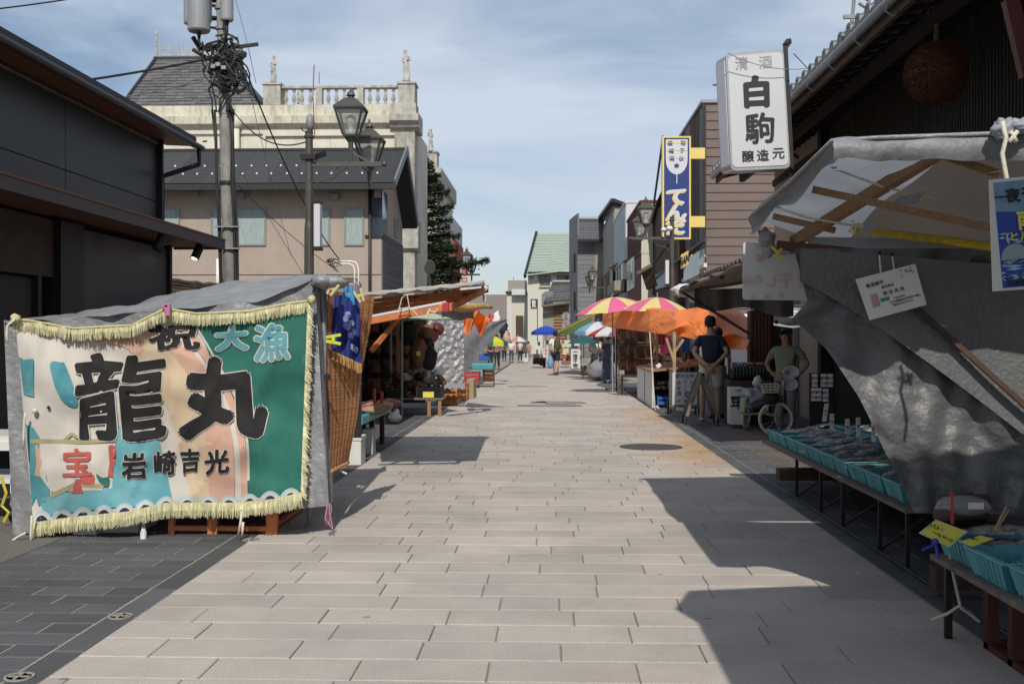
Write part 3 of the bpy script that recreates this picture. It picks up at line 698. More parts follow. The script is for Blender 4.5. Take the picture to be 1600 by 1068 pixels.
# far wing
Yw = 50
mk('far_wing', B().box(X0(600, Yw), X0(683, Yw), Yw, Yw + 8, 0, WZ(278, Yw)), 'cream_wall', wb)
mk('far_cornice', B().prism([(X0(600, Yw), Yw, WZ(286, Yw)), (X0(600, Yw), Yw - .4, WZ(282, Yw)), (X0(600, Yw), Yw - .4, WZ(273, Yw)), (X0(600, Yw), Yw - .15, WZ(271, Yw)), (X0(600, Yw), Yw - .15, WZ(262, Yw)), (X0(600, Yw), Yw + 8, WZ(262, Yw)), (X0(600, Yw), Yw + 8, WZ(286, Yw))], (X0(690, Yw) - X0(600, Yw), 0, 0)), 'old_stone', wb)
pedestal(665, 683, 236, 262, Yw)
mk('handrail', B().box(X0(640, Yw), X0(665, Yw), Yw + .05, Yw + .35, WZ(242, Yw), WZ(238, Yw)), 'old_stone', wb)
for px in (652, 658.5):
    o = mk('baluster', proto.data, None, wb); o.location = V((X0(px, Yw), Yw + .2, WZ(262, Yw))) - WL[wb.name]; o.scale = (1, 1, (WZ(242, Yw) - WZ(262, Yw)) / hB)
# far blocks behind the tree
rb = thing('striped_building', 'tall white building with red vertical bands behind the conifer', 'building', (-8, 62, 0))
Yr = 62
mk('wall', B().box(WX(650, Yr), WX(707, Yr), Yr, Yr + 7, 0, WZ(338, Yr)), mat('far_white', (.55, .54, .52), .9, var=.08), rb)
mk('red_band', B().box(WX(684, Yr), WX(693, Yr), Yr - .06, Yr - .002, 0, WZ(330, Yr)), mat('far_red', (.30, .05, .04), .9, var=.2), rb)
mk('red_band', B().box(WX(706, Yr), WX(711, Yr), Yr - .06, Yr + 6, 2, WZ(374, Yr)), 'far_red', rb)
b = B()
for k in range(14): b.box(WX(695, Yr), WX(705, Yr), Yr - .03, Yr - .002, WZ(352 + k * 7, Yr), WZ(351 + k * 7, Yr))
mk('wall_joint', b, 'win_frame', rb, kind='stuff')
vs_ = thing('vertical_sign', 'pale upright shop sign with red lettering above the left stalls', 'sign', P(726, 460, 55))
mk('board', B().box(WX(719, 55), WX(733, 55), 55, 55.2, WZ(475, 55), WZ(412, 55)), 'paper', vs_)
fr = frame((WX(726, 55), 55, WZ(424, 55)), (1, 0, 0), (0, 0, 1))
text('lettering', '薬', fr, 0, 0, .42, 'red_ink', vs_, .03, off=.02); text('lettering', '日', fr, 0, -.5, .42, 'red_ink', vs_, .03, off=.02); text('lettering', '大', fr, 0, -1.55, .3, 'ink', vs_, .03, off=.02)
# conifer
tx, ty = WX(654, 46), 46
tr_ = thing('conifer_tree', 'dark layered conifer tree beside the cream baroque building', 'tree', (tx, ty, 0))
b = B(); b.tube([(tx, ty, 0), (tx + .05, ty, 3), (tx, ty, 6), (tx + .05, ty, 9.2)], [.2, .16, .1, .03], 10); mk('trunk', b, 'bark', tr_, smooth=True)
leaf = B(); br = B()
random.seed(11)
def bough(z, ang, ln, rise, dens=1.):
    p0 = V((tx, ty, z)); d = V((cos(ang), sin(ang), 0)); pts = []
    for k in range(7):
        t = k / 6; pts.append(p0 + d * ln * t + V((0, 0, rise * t - .35 * t * t * ln * .3 + .25 * t ** 3 * ln * .3)))
    br.tube(pts, [.05 * (1 - k / 7) + .008 for k in range(7)], 5, caps=False)
    side = V((-d.y, d.x, 0))
    for _ in range(int(360 * ln * dens)):
        t = random.uniform(.1, 1) ** .7; k = min(5, int(t * 6)); q = pts[k].lerp(pts[k + 1], t * 6 - k if t < 1 else 1)
        wdt = (.42 * (1 - t) + .10) * ln * .55
        q = q + side * random.gauss(0, wdt * .5) + V((0, 0, random.gauss(-.03, .075)))
        a = random.uniform(0, 2 * pi); e = V((cos(a), sin(a), random.uniform(-.5, .6))).normalized(); f = e.cross(V((random.random() - .5, random.random() - .5, 1))).normalized()
        s_ = random.uniform(.05, .11); leaf.add([q - f * s_ * .38, q + e * s_ * 1.2, q + f * s_ * .38, q - e * s_ * .4], [(0, 1, 2, 3)])
for z, ln in ((8.6, .7), (8.1, 1.0), (7.5, 1.3), (6.9, 1.6), (6.3, 1.55), (5.7, 1.9), (5.1, 1.8), (4.5, 2.0), (3.9, 1.9), (3.4, 1.7)):
    for k in range(6): bough(z + random.uniform(-.25, .25), random.uniform(0, 2 * pi), ln * random.uniform(.65, 1.05), random.uniform(-.1, .35))
    bough(z, random.uniform(-.5, .4), ln * .95, random.uniform(0, .3)); bough(z + .2, random.uniform(-.9, -.2), ln * .8, .2)
bough(4.25, -.05, 3.0, .55, 1.3); bough(4.4, .15, 2.3, .2, 1.2)
mk('branch', br, 'bark', tr_, kind='stuff'); mk('crown', leaf, 'needle', tr_, fix=False)
sh = thing('shrub', 'bright green shrub behind the orange beams under the conifer', 'shrub', (WX(655, 44), 44, 0)); b = B()
for _ in range(1800):
    q = V((WX(655, 44) + random.gauss(0, .4), 44 + random.gauss(0, .3), 2.4 + random.gauss(0, .55))); e = V((random.gauss(0, 1), random.gauss(0, 1), random.gauss(0, 1))).normalized(); f = e.orthogonal().normalized(); b.add([q - f * .04, q + e * .09, q + f * .04, q - e * .05], [(0, 1, 2, 3)])
mk('foliage', b, mat('leaf_bright', (.11, .17, .04), .7, var=.3, rnd=.4, island=True, trans=.2), sh, fix=False); b = B(); b.tube([(WX(655, 44), 44, 0), (WX(655, 44), 44, 2.2)], .05, 6); mk('stem', b, 'bark', sh)
random.seed(5)

# ================================================================ utility pole
pb = P(368, 600, 21); pb.z = 0; pt = P(343, -60, 21)
up = thing('utility_pole', 'leaning concrete utility pole carrying transformers and a tangle of cables', 'utility pole', pb)
def pole_at(py): t = (WZ(py, 21) - pb.z) / (pt.z - pb.z); return pb.lerp(pt, t)
b = B(); b.tube([pb, pole_at(300), pole_at(100), pt], [.155, .132, .10, .088], 18); mk('shaft', b, 'concrete_pole', up, smooth=True)
for py in (284, 173, 98, 66, 40, 8):
    b = B(); c = pole_at(py); b.lathe([(.16, -.03), (.16, .03)] if py > 200 else [(.125, -.03), (.125, .03)], c, 16); mk('clamp_band', b, 'trans_grey' if py < 200 else 'steel_dark', up)
for i in range(5):
    off = (-.19, -.15, .15, .19, .12)[i]
    b = B(); b.tube([pole_at(py) + V((off + random.uniform(-.025, .025), -.12, 0)) for py in (600, 520, 440, 360, 284, 220, 170)], .022 if i != 2 else .03, 6); mk('riser_cable', b, 'cable', up, smooth=True)
for py in (354, 388): mk('cable_tie', B().box(pole_at(py).x - .24, pole_at(py).x + .24, pb.y - .2, pb.y - .14, WZ(py, 21) - .012, WZ(py, 21) + .012), 'trans_grey', up)
for i, (px, py, r_, h, lx) in enumerate(((311, 50, .215, 1.1, 36), (297, 38, .12, .95, 0), (322, 35, .11, .95, 0), (354.5, 33, .125, .9, 0))):
    c = P(px, py, 20.75 if i in (0, 3) else 20.85)
    o = thing('transformer', ('largest grey transformer can hanging left of the utility pole', 'narrow grey casing on the left side of the largest transformer', 'narrow grey casing between the largest transformer and the pole', 'small grey transformer can right of the utility pole')[i], 'transformer', c)
    b = B(); b.lathe([(r_ * .9, 0), (r_, .03), (r_, h), (r_ * .9, h + .04)], c, 20); mk('tank', b, 'trans_grey', o, smooth=False)
    b = B(); b.bar(c + V((0, 0, h * .5)), V((pole_at(20).x, pb.y, c.z + h * .5)), .05); b.bar(c + V((0, 0, .12)), V((pole_at(20).x, pb.y, c.z + .12)), .04); mk('bracket', b, 'steel_dark', o)
    if i in (0, 3):
        b = B(); e = pole_at(72) + V((.0, -.12, 0)); b.tube([c + V((0, 0, .02)), c + V((0, 0, -.2)), c.lerp(e, .4) + V((0, 0, -.25)), e], .03, 6); b.lathe([(.03, -.1), (.05, -.02), (.03, 0)], c, 8); mk('lead', b, 'cable', o, smooth=True)
random.seed(21)
tang = B()
for i in range(46):
    c = pole_at(random.uniform(75, 125)) + V((random.uniform(-.1, .3), -.16, 0)); pts = []
    ry, rx = random.uniform(.12, .42), random.uniform(.06, .3); a0 = random.uniform(0, 6); tilt = random.uniform(-.9, -.2)
    for k in range(10):
        a = a0 + k * random.uniform(.4, .62); q = V((rx * cos(a), 0, ry * sin(a))); q = Matrix.Rotation(tilt, 3, 'Y') @ q
        pts.append(c + q + V((0, -.12 * random.random(), 0)))
    tang.tube(pts, random.choice([.012, .016, .022]), 5, caps=False)
for i in range(10):
    x_ = random.uniform(-.18, .2); pts = [pole_at(y_) + V((x_ + random.uniform(-.08, .08) * (2.3 if k_ in (1, 2) else 1), -.18, 0)) for k_, y_ in enumerate((92, 118, 140, 155, 175))]; tang.tube(pts, .016, 5, caps=False)
mk('cable_tangle', tang, 'cable', up, kind='stuff')
b = B()
for i in range(7):
    c = pole_at(random.uniform(95, 118)) + V((-.2 - random.random() * .1, -.2, 0)); b.tube([c + V((.1 * cos(a / 2), 0, .07 * sin(a / 2))) for a in range(12)], .008, 4, caps=False)
for (px, py) in ((333, 104), (341, 101), (350, 106)): b.cb(P(px, py, 20.7), .09, .08, .07)
mk('splice_fittings', b, 'trans_grey', up)
b = B(); b.tube([pole_at(70) + V((-.1, -.1, 0)), pole_at(78) + V((-.42, -.1, .05)), pole_at(72) + V((-.55, -.1, .2))], .05, 6); b.tube([pole_at(75) + V((-.55, -.1, 0)), pole_at(88) + V((-.3, -.1, 0)), pole_at(98) + V((-.05, -.16, 0))], .045, 6)
b.bar(pole_at(76) + V((0, -.15, 0)), pole_at(70) + V((.75, -.2, 0)), .06); b.bar(pole_at(80) + V((.1, -.18, 0)), pole_at(86) + V((.5, -.2, 0)), .13, .1); mk('cable_bracket', b, 'cable', up, smooth=False)
def cable(pts, r_, label, m='cable', sag=0, n_=14):
    b = B(); a, c = V(pts[0]), V(pts[1]); q = [a.lerp(c, t / n_) + V((0, 0, -sag * 4 * (t / n_) * (1 - t / n_))) for t in range(n_ + 1)]
    b.tube(q, r_, 5, caps=False); return mk('overhead_cable', b, m, label=label, cat='cable', smooth=True)
pc = pole_at(95) + V((0, -.15, 0))
cable((P(-300, 170, 14), pc + V((0, 0, .1))), .022, 'twisted black cable running left from the pole above the dark shop roof', sag=.12)
cable((P(-200, 205, 16), pole_at(120) + V((0, -.15, 0))), .012, 'thin grey cable running left from the pole lower down', 'cable_grey', .1)
cable((P(-40, 18, 10), P(200, -18, 12)), .008, 'thin wire crossing the top left corner of the sky', sag=.02)
cable((pole_at(150), P(478, 222, 17)), .012, 'cable drooping from the pole to the top of the street lamp', sag=.35)
cable((P(362, -20, 21), P(400, 130, 21)), .007, 'hair thin wire falling right of the pole top', 'cable_grey', -.1)
cable((P(384, 110, 21), P(530, 405, 29)), .016, 'dark cable slanting from the pole down to the beige house wires', 'cable', .35)
cable((P(385, 120, 21), P(455, 400, 28)), .006, 'pale thin wire slanting down across the beige house roof', 'cable_grey', .1)
cable((P(372, 290, 21), P(530, 425, 29)), .008, 'lower thin wire from the pole across the beige wall', 'cable', .1)
cable((P(380, 272, 21), P(500, 470, 24)), .006, 'thin guy wire in front of the wide beige house window', 'cable_grey', .02)

# ================================================================ street lamps
def lantern(parent, c, s=1.):
    hf = 4
    a45 = pi / 4
    b = B()
    b.lathe([(.10 * s, 0), (.14 * s, .02 * s), (.16 * s, .05 * s)], c, 4, ph=a45); b.lathe([(.035 * s, -.2 * s), (.045 * s, -.06 * s), (.09 * s, 0)], c, 12); 
    ln = mk('lantern', b, 'lamp_grey', parent)
    z0, z1 = .05 * s, .46 * s; r0, r1 = .15 * s, .31 * s
    b = B()
    for k in range(4):
        a = a45 + k * pi / 2; b.bar(V(c) + V((r0 * cos(a), r0 * sin(a), z0)), V(c) + V((r1 * cos(a), r1 * sin(a), z1)), .028 * s)
    b.lathe([(r1 + .03 * s, z1), (r1 + .035 * s, z1 + .03 * s), (.17 * s, z1 + .15 * s), (.09 * s, z1 + .19 * s)], c, 4, ph=a45)
    b.lathe([(.05 * s, z1 + .18 * s), (.045 * s, z1 + .21 * s), (.075 * s, z1 + .23 * s), (.055 * s, z1 + .28 * s), (.02 * s, z1 + .31 * s), (.015 * s, z1 + .36 * s)], c, 12)
    mk('lantern_cap', b, 'lamp_grey', ln)
    for k in range(4):
        a = a45 + k * pi / 2; a2 = a + pi / 2; e = .985
        b = B().add([V(c) + V((r0 * e * cos(a), r0 * e * sin(a), z0)), V(c) + V((r0 * e * cos(a2), r0 * e * sin(a2), z0)), V(c) + V((r1 * e * cos(a2), r1 * e * sin(a2), z1)), V(c) + V((r1 * e * cos(a), r1 * e * sin(a), z1))], [(0, 1, 2, 3)])
        mk('glass_pane', b, 'lamp_glass', ln, fix=False)
    b = B().lathe([(.07 * s, .05 * s), (.085 * s, .1 * s), (.05 * s, .14 * s), (.05 * s, .2 * s), (.085 * s, .25 * s), (.08 * s, .34 * s), (.03 * s, .38 * s)], c, 12); mk('bulb', b, 'bulb', ln, smooth=True)
    return ln
def street_lamp(label, x, y, zarm, ztop, sgn, l1, l2, panel=True, extra=False, s=1.):
    o = thing('street_lamp', label, 'street lamp', (x, y, 0), group='classic street lamps along the street')
    b = B(); b.tube([(x, y, 0), (x, y, zarm - 1.0), (x, y, zarm - .9), (x, y, ztop)], [.085, .075, .062, .06], 16); b.lathe([(.075, 0), (.085, .03), (.06, .06), (.07, .1), (.03, .13)], (x, y, ztop - .02), 12); b.lathe([(.15, 0), (.15, .08), (.10, .14)], (x, y, 0), 16)
    mk('post', b, 'lamp_grey', o, smooth=False)
    b = B(); e = x + sgn * 1.15; b.bar((x - sgn * .02, y, zarm), (e, y, zarm), .05, .075); b.ball((e + sgn * .04, y, zarm), .045, 10, 6)
    b.tube([(x + sgn * .06, y, zarm - .35), (x + sgn * .2, y, zarm - .25), (x + sgn * .42, y, zarm - .2), (x + sgn * .5, y, zarm - .1), (x + sgn * .46, y, zarm - .05), (x + sgn * .40, y, zarm - .09)], .012, 6)
    b.tube([(x + sgn * .5, y, zarm - .1), (x + sgn * .6, y, zarm - .05), (x + sgn * .68, y, zarm - .1), (x + sgn * .62, y, zarm - .15)], .012, 6)
    mk('arm', b, 'lamp_grey', o)
    for (dx, dy, dz) in (l1, l2):
        c = V((x + sgn * dx, y + dy, zarm + dz)); b = B(); b.tube([c + V((0, 0, -.15)), V((c.x, c.y, zarm + .02))], .03 * s, 8); b.bar((c.x, y, zarm), (c.x, c.y, zarm), .045) if abs(dy) > .05 else 0
        b.lathe([(.01, -.28), (.02, -.22), (.035, -.2), (.03, -.05)], (c.x, c.y, zarm), 8) if dy > 0 else b.bar((c.x + sgn * .35, c.y, zarm), (c.x, c.y, zarm + dz * .5), .03)
        mk('bracket', b, 'lamp_grey', o); lantern(o, c, s)
    if panel:
        b = B().box(min(x + sgn * .09, x + sgn * .19), max(x + sgn * .09, x + sgn * .19), y - .09, y + .09, zarm - 1.3, zarm - .62)
        mk('side_panel', b, 'sign_white', o, bevel=.01); mk('panel_cap', B().box(min(x + sgn * .07, x + sgn * .2), max(x + sgn * .07, x + sgn * .2), y - .1, y + .1, zarm - .62, zarm - .58).box(min(x + sgn * .07, x + sgn * .2), max(x + sgn * .07, x + sgn * .2), y - .1, y + .1, zarm - 1.35, zarm - 1.3), 'black_metal', o)
        mk('panel_back', B().box(min(x + sgn * .065, x + sgn * .09), max(x + sgn * .065, x + sgn * .09), y - .1, y + .1, zarm - 1.3, zarm - .62), 'black_metal', o)
    return o
q = P(483, 257, 17)
lamp1 = street_lamp('near left street lamp with twin lanterns before the baroque building', q.x, 17, q.z, WZ(212, 17), 1, (.66, 0, .40), (.82, .8, .06), panel=True, s=.98)
b = B(); b.tube([(q.x + .1, 16.95, WZ(212, 17)), (q.x + .07, 16.95, WZ(150, 17)), (q.x + .09, 16.95, WZ(100, 17))], .009, 5); b.tube([(q.x + .17, 16.95, WZ(130, 17)), (q.x + .17, 16.95, WZ(112, 17))], .006, 5)
aw_ = thing('antenna_mast', 'thin red antenna rods and a small dish above the near left lamp post', 'antenna', (q.x, 17, WZ(215, 17))); mk('rods', b, mat('red_rod', (.25, .06, .05), .6, var=.1), aw_)
b = B(); b.ball(P(485, 192, 17), (.07, .10, .14), 14, 8); mk('dish', b, 'trans_grey', aw_, smooth=True); b = B(); b.tube([P(487, 210, 17), P(486, 196, 17)], .012, 6); b.tube([P(484, 208, 17), P(473, 204, 16.9), P(470, 198, 16.8)], .01, 5); mk('bracket', b, 'cable_grey', aw_)
b = B(); b.box(q.x - .12, q.x + .12, 16.9, 17.1, WZ(248, 17), WZ(240, 17)); b.bar((q.x + .08, 17, WZ(244, 17)), (q.x + .28, 16.9, WZ(240, 17)), .04, .08); mk('pole_clamp', b, 'black_metal', lamp1)
q = P(705, 429, 46); street_lamp('far left street lamp rising above the orange beams', q.x, 46, q.z, q.z + .45, 1, (.66, 0, .34), (.82, .7, .12), panel=False)
q = P(1050, 372, 31); lamp3 = street_lamp('near right street lamp in front of the blue and yellow sign', q.x, 31, q.z, WZ(345, 31), -1, (.74, 0, .36), (.82, 1.1, .10), panel=True)
b = B(); c = P(1046, 357, 30.8); b.ball(c, (.10, .16, .08), 10, 6); b.ball(c + V((-.16, .05, -.03)), (.08, .14, .07), 10, 6); mk('loudspeaker', b, 'white_plastic', label='white twin loudspeaker on the near right street lamp', cat='loudspeaker', smooth=True)
q = P(945, 449, 58); street_lamp('distant right street lamp over the parasols', q.x, 58, q.z, q.z + .4, -1, (.66, 0, .36), (.78, .7, .12), panel=False)
b = B(); b.lathe([(.21, 0), (.23, .012), (.2, .03), (0.01, .03)], (0, 0, 0), 24, Matrix.Rotation(pi / 2, 4, 'X')); c = P(671, 417, 38); b.v = [tuple((Matrix.Rotation(.75, 3, 'Z') @ V(v)) * 1.15 + c) for v in b.v]
tmr = thing('traffic_mirror', 'round grey back of a convex mirror before the conifer', 'mirror', (c.x, c.y, 0)); mk('mirror_disc', b, 'lamp_grey', tmr); b = B().tube([(c.x, c.y + .08, 0), (c.x, c.y + .08, c.z)], .03, 8); mk('mirror_post', b, 'lamp_grey', tmr)
# ================================================================ banner stall (left, near)
def lerp(a, b, t): return a + (b - a) * t
def pw(pts, t):      # piecewise linear
    for (a, va), (b, vb) in zip(pts, pts[1:]):
        if t <= b: return lerp(va, vb, max(0, (t - a) / (b - a)))
    return pts[-1][1]
YB = 7.55
st = thing('market_stall', 'silver tarp market stall closed at the front by the big fishing banner', 'stall', (-2.7, 8.3, 0))
def tarp_top(px): return pw([(5, 502), (60, 500), (262, 482), (400, 470), (495, 434), (520, 434)], px)
def tarp_bot(px): return pw([(18, 836), (120, 822), (240, 812), (400, 802), (517, 789)], px)
def tf(u, v):
    pxt = lerp(6, 492, u); pxb = lerp(20, 512, u); py = lerp(tarp_top(pxt), tarp_bot(pxb), v); px = lerp(pxt, pxb, v)
    dy = .025 * sin(u * 23 + v * 2) + .05 * noise.noise(V((u * 9, v * 3, 1))) + .04 * noise.noise(V((u * 30, v * 5, 3))) * v
    return P(px, py, YB + .1 + dy)
mk('front_sheet', B().grid(tf, 90, 24), 'tarp', st, smooth=True)
def tside(u, v):     # fold round the corner towards the street, then a little way back
    pxt = lerp(488, 508, u); pxb = lerp(512, 518, u); Y = lerp(7.6, 7.95, u); py = lerp(lerp(433, 440, u), lerp(789, 783, u), v)
    return P(lerp(pxt, pxb, v) + 3 * sin(v * 9 + u * 7) * u + 2 * sin(u * 16), py, Y + .05 * sin(u * 14 + v))
mk('side_sheet', B().grid(tside, 14, 24), 'tarp', st, smooth=True)
def troof(u, v):
    px = lerp(6, 502, u); pf = tarp_top(px) + 2; pr = pw([(5, 501), (60, 497), (140, 486), (200, 477), (300, 452), (360, 441), (430, 434), (495, 430)], px)
    k = sin(v * pi / 2)
    return P(px, lerp(pf, pr, k), YB + .08 + v * 1.3) + V((0, 0, .012 * sin(u * 31 + v * 5) * v + .02 * noise.noise(V((u * 14, v * 4, 9)))))
mk('roof_sheet', B().grid(troof, 90, 10), 'tarp', st, smooth=True)
def troof2(u, v):
    a = P(lerp(490, 566, u), lerp(431, 449, u ** 1.5), lerp(7.62, 9.9, u)); c = P(lerp(500, 574, u), lerp(448, 470, u), lerp(7.62, 9.9, u))
    return a.lerp(c, v) + V((.03 * sin(u * 17) * v, 0, .015 * sin(u * 23 + v * 4)))
mk('roof_sheet', B().grid(troof2, 30, 6), 'tarp', st, smooth=True)
k = P(502, 440, 7.58); b = B(); b.ball(k, (.07, .07, .05), 14, 8, jit=.5); b.ball(k + V((.07, .05, .0)), (.10, .07, .045), 12, 8, jit=.6); mk('corner_knot', b, 'tarp', st, smooth=True)
b = B()
for (x0, y0, x1, y1) in ((-3.75, 7.75, 1.4, 0), (-1.8, 8.1, 1.7, 0), (-2.3, 9.8, 1.6, 0), (-3.6, 9.6, 1.5, 0)): b.tube([(x0, y0, 0), (x0, y0, x1)], .022, 8)
b.tube([(-3.75, 7.75, 1.4), (-1.66, 7.8, 1.74)], .02, 8); b.tube([(-1.62, 7.75, 1.75), (-1.72, 9.9, 1.7)], .02, 8)
mk('frame_pole', b, 'trans_grey', st, kind='stuff')
mk('back_sheet', B().grid(lambda u, v: V((-3.8 + 2.1 * u, 9.75 + .04 * sin(u * 20), .5 + 1.2 * v)), 30, 4), 'tarp_dark', st)
b = B().box(-3.7, -1.75, 8.1, 9.5, .55, .6); mk('table', b, 'wood_dark', st)
# orange trestle under it
tr2 = thing('trestle', 'orange painted wooden trestle frame under the banner stall', 'trestle', G(345, 838))
def gbar(b, p0, p1, w_=.05): b.bar(p0, p1, w_)
b = B(); yy = 7.68
for px in (267, 331, 420, 428): q = P(px, 600, yy); b.box(q.x - .022 if px != 331 else q.x - .035, q.x + .022 if px != 331 else q.x + .035, yy, yy + .05, 0, .6)
x0 = WX(267, yy); x1 = WX(420, yy); b.box(x0, x1, yy + .005, yy + .045, .025, .06); b.box(x1 - .02, x1 + .02, yy + .05, yy + 1.1, .025, .06); b.box(x0, x1, yy + 1.1, yy + 1.14, .02, .6)
mk('trestle_frame', b, 'orange_wood', tr2, bevel=.004)
def foambox(px0, px1, py, Y, h, label, d=.35, extra=None):
    a = WX(px0, Y); c = WX(px1, Y); t = thing('foam_box', label, 'box', ((a + c) / 2, Y, 0)); mk('box_body', B().box(a, c, Y, Y + d, 0, h), 'foam', t, bevel=.01)
    mk('box_lid', B().box(a - .008, c + .008, Y - .008, Y + d + .008, h, h + .05), 'foam', t, bevel=.008)
    if extra: text('marking', extra, frame(((a + c) / 2, Y - .003, h * .6), (1, 0, 0), (0, 0, 1)), (c - a) * .35, 0, .07, 'ink', t, .01)
    return t
foambox(113, 150, 842, 7.62, .3, 'narrow white foam box under the left of the banner', .5)
foambox(155, 216, 838, 7.72, .32, 'wide white foam box marked 3 under the banner', .4, '3')
b = B().tube([P(224, 808, 7.68), G(224, 841)], .017, 8); b.tube([G(224, 841), G(224, 841) + V((0, 0, .05))], .022, 8); mk('table_leg_pole', b, 'white_plastic', label='white tube leg with cap beside the foam box marked 3', cat='table leg')
# the banner
def btop(u): return pw([(0, 500), (.04, 500), (.2, 513), (.4, 508), (.5, 485), (.53, 483), (.62, 490), (.8, 486), (.93, 474), (1, 470)], u)
def bbot(u): return pw([(0, 817), (.15, 808), (.35, 800), (.5, 786), (.75, 786), (.9, 780), (1, 770)], u)
def BS(u, v, off=0.):
    """u left to right, v top to bottom"""
    px = lerp(lerp(24, 482, u), lerp(52, 471, u), v); py = lerp(btop(u), bbot(u), v)
    f = .022 * sin(u * 26 + v * 4 + 1.5 * sin(v * 3)) * (.4 + .8 * noise.noise(V((u * 3, v * 2, 7)))) + .026 * sin(u * 11 - v * 5) + .05 * noise.noise(V((u * 6, v * 4, 2.2)))
    f += .018 * sin((u * 7 - v * 9)) * (1 - v) * 1.5 + .05 * abs(noise.noise(V((u * 12 + v * 2, v * 3, 9.1)))) + .03 * abs(noise.noise(V((u * 5 - v * 6, u * 2 + v * 2, 4.4))))
    return P(px, py, YB - .03 + f - off)
NU, NV = 56, 40
bn = thing('fishing_banner', 'large fishing boat banner with huge black characters on white pink and green', 'banner', P(250, 830, YB))
mk('cloth', B().grid(lambda u, v: BS(u, v, -.009), NU, NV), 'b_white', bn, smooth=True)
def conform(name, polys, m, lay, raw=None):
    bm = bmesh.new()
    if raw:
        vs = [bm.verts.new((p[0], p[1], p[2])) for p in raw[0]]
        for f in raw[1]:
            try: bm.faces.new([vs[i] for i in f])
            except ValueError: pass
    else:
        for pl in polys: bm.faces.new([bm.verts.new((x, y, 0)) for x, y in pl])
        bmesh.ops.triangulate(bm, faces=bm.faces)
    xs = [v.co.x for v in bm.verts]; ys = [v.co.y for v in bm.verts]
    for N_, ax, lo, hi in ((NU, 0, min(xs), max(xs)), (NV, 1, min(ys), max(ys))):
        for i in range(int(lo * N_), int(hi * N_) + 2):
            co = V((0, 0, 0)); co[ax] = i / N_; no = V((0, 0, 0)); no[ax] = 1
            if lo < i / N_ < hi: bmesh.ops.bisect_plane(bm, geom=bm.verts[:] + bm.edges[:] + bm.faces[:], plane_co=co, plane_no=no)
    bmesh.ops.triangulate(bm, faces=bm.faces)
    for v in bm.verts: v.co = BS(min(1, max(0, v.co.x)), min(1, max(0, v.co.y)), .0016 * (lay + v.co.z))
    me = bpy.data.meshes.new(name); bm.to_mesh(me); bm.free(); me.materials.append(MATS[m]); me.polygons.foreach_set('use_smooth', [True] * len(me.polygons))
    return mk(name, me, None, bn)
# picture px -> (u,v) on the banner
def UV(px, py):
    u = .5; v = .5
    for _ in range(12):
        x0 = lerp(24, 52, v); x1 = lerp(482, 471, v); u = (px - x0) / (x1 - x0); uu = min(1, max(0, u)); v = (py - btop(uu)) / (bbot(uu) - btop(uu))
    return (min(1, max(0, u)), min(1, max(0, v)))
def pl(pts, dens=1):
    return [UV(x, y) for x, y in pts]
def smoothp(pts, n_=5):
    out = []; k = len(pts)
    for i in range(k):
        p0, p1, p2, p3 = pts[i - 1], pts[i], pts[(i + 1) % k], pts[(i + 2) % k]
        for j in range(n_):
            t = j / n_; out.append(tuple(.5 * (2 * p1[a] + (p2[a] - p0[a]) * t + (2 * p0[a] - 5 * p1[a] + 4 * p2[a] - p3[a]) * t * t + (3 * p1[a] - p0[a] - 3 * p2[a] + p3[a]) * t ** 3) for a in (0, 1)))
    return out
def curve(pts, n_=6):
    out = []; k = len(pts)
    for i in range(k - 1):
        p0 = pts[max(0, i - 1)]; p1 = pts[i]; p2 = pts[i + 1]; p3 = pts[min(k - 1, i + 2)]
        for j in range(n_):
            t = j / n_; out.append(tuple(.5 * (2 * p1[a] + (p2[a] - p0[a]) * t + (2 * p0[a] - 5 * p1[a] + 4 * p2[a] - p3[a]) * t * t + (3 * p1[a] - p0[a] - 3 * p2[a] + p3[a]) * t ** 3) for a in (0, 1)))
    out.append(pts[-1]); return out
# green ground on the right
L1 = curve([(300, 486), (330, 560), (372, 640), (380, 700), (385, 760), (386, 775)])
conform('green_field', [pl(L1 + [(476, 775), (486, 560), (484, 470), (400, 480), (330, 484)])], 'b_green', 1)
# pink, tan and pale rays sweeping down
def ray(c1, c2, m, lay): conform('colour_ray', [pl(curve(c1) + curve(c2)[::-1])], m, lay)
ray([(60, 512), (150, 520), (215, 560), (262, 640), (290, 740), (300, 790)], [(205, 510), (262, 545), (308, 610), (345, 690), (352, 760), (352, 785)], 'b_tan', 1.2)
ray([(215, 522), (262, 545), (300, 600), (318, 660), (324, 740), (326, 788)], [(262, 510), (310, 560), (345, 620), (362, 680), (366, 740), (366, 782)], 'b_pink', 1.5)
ray([(275, 505), (318, 560), (355, 625), (372, 690), (376, 740), (377, 782)], [(296, 505), (330, 560), (366, 625), (383, 690), (386, 740), (387, 780)], 'b_pink', 1.8)
ray([(50, 508), (120, 510), (200, 520), (230, 540)], [(58, 522), (120, 530), (190, 540), (215, 560)], 'b_pink', 1.4)
ray([(298, 500), (334, 560), (370, 630), (384, 690), (386, 750)], [(301, 498), (338, 560), (374, 630), (388, 690), (390, 750)], 'b_white', 2.)
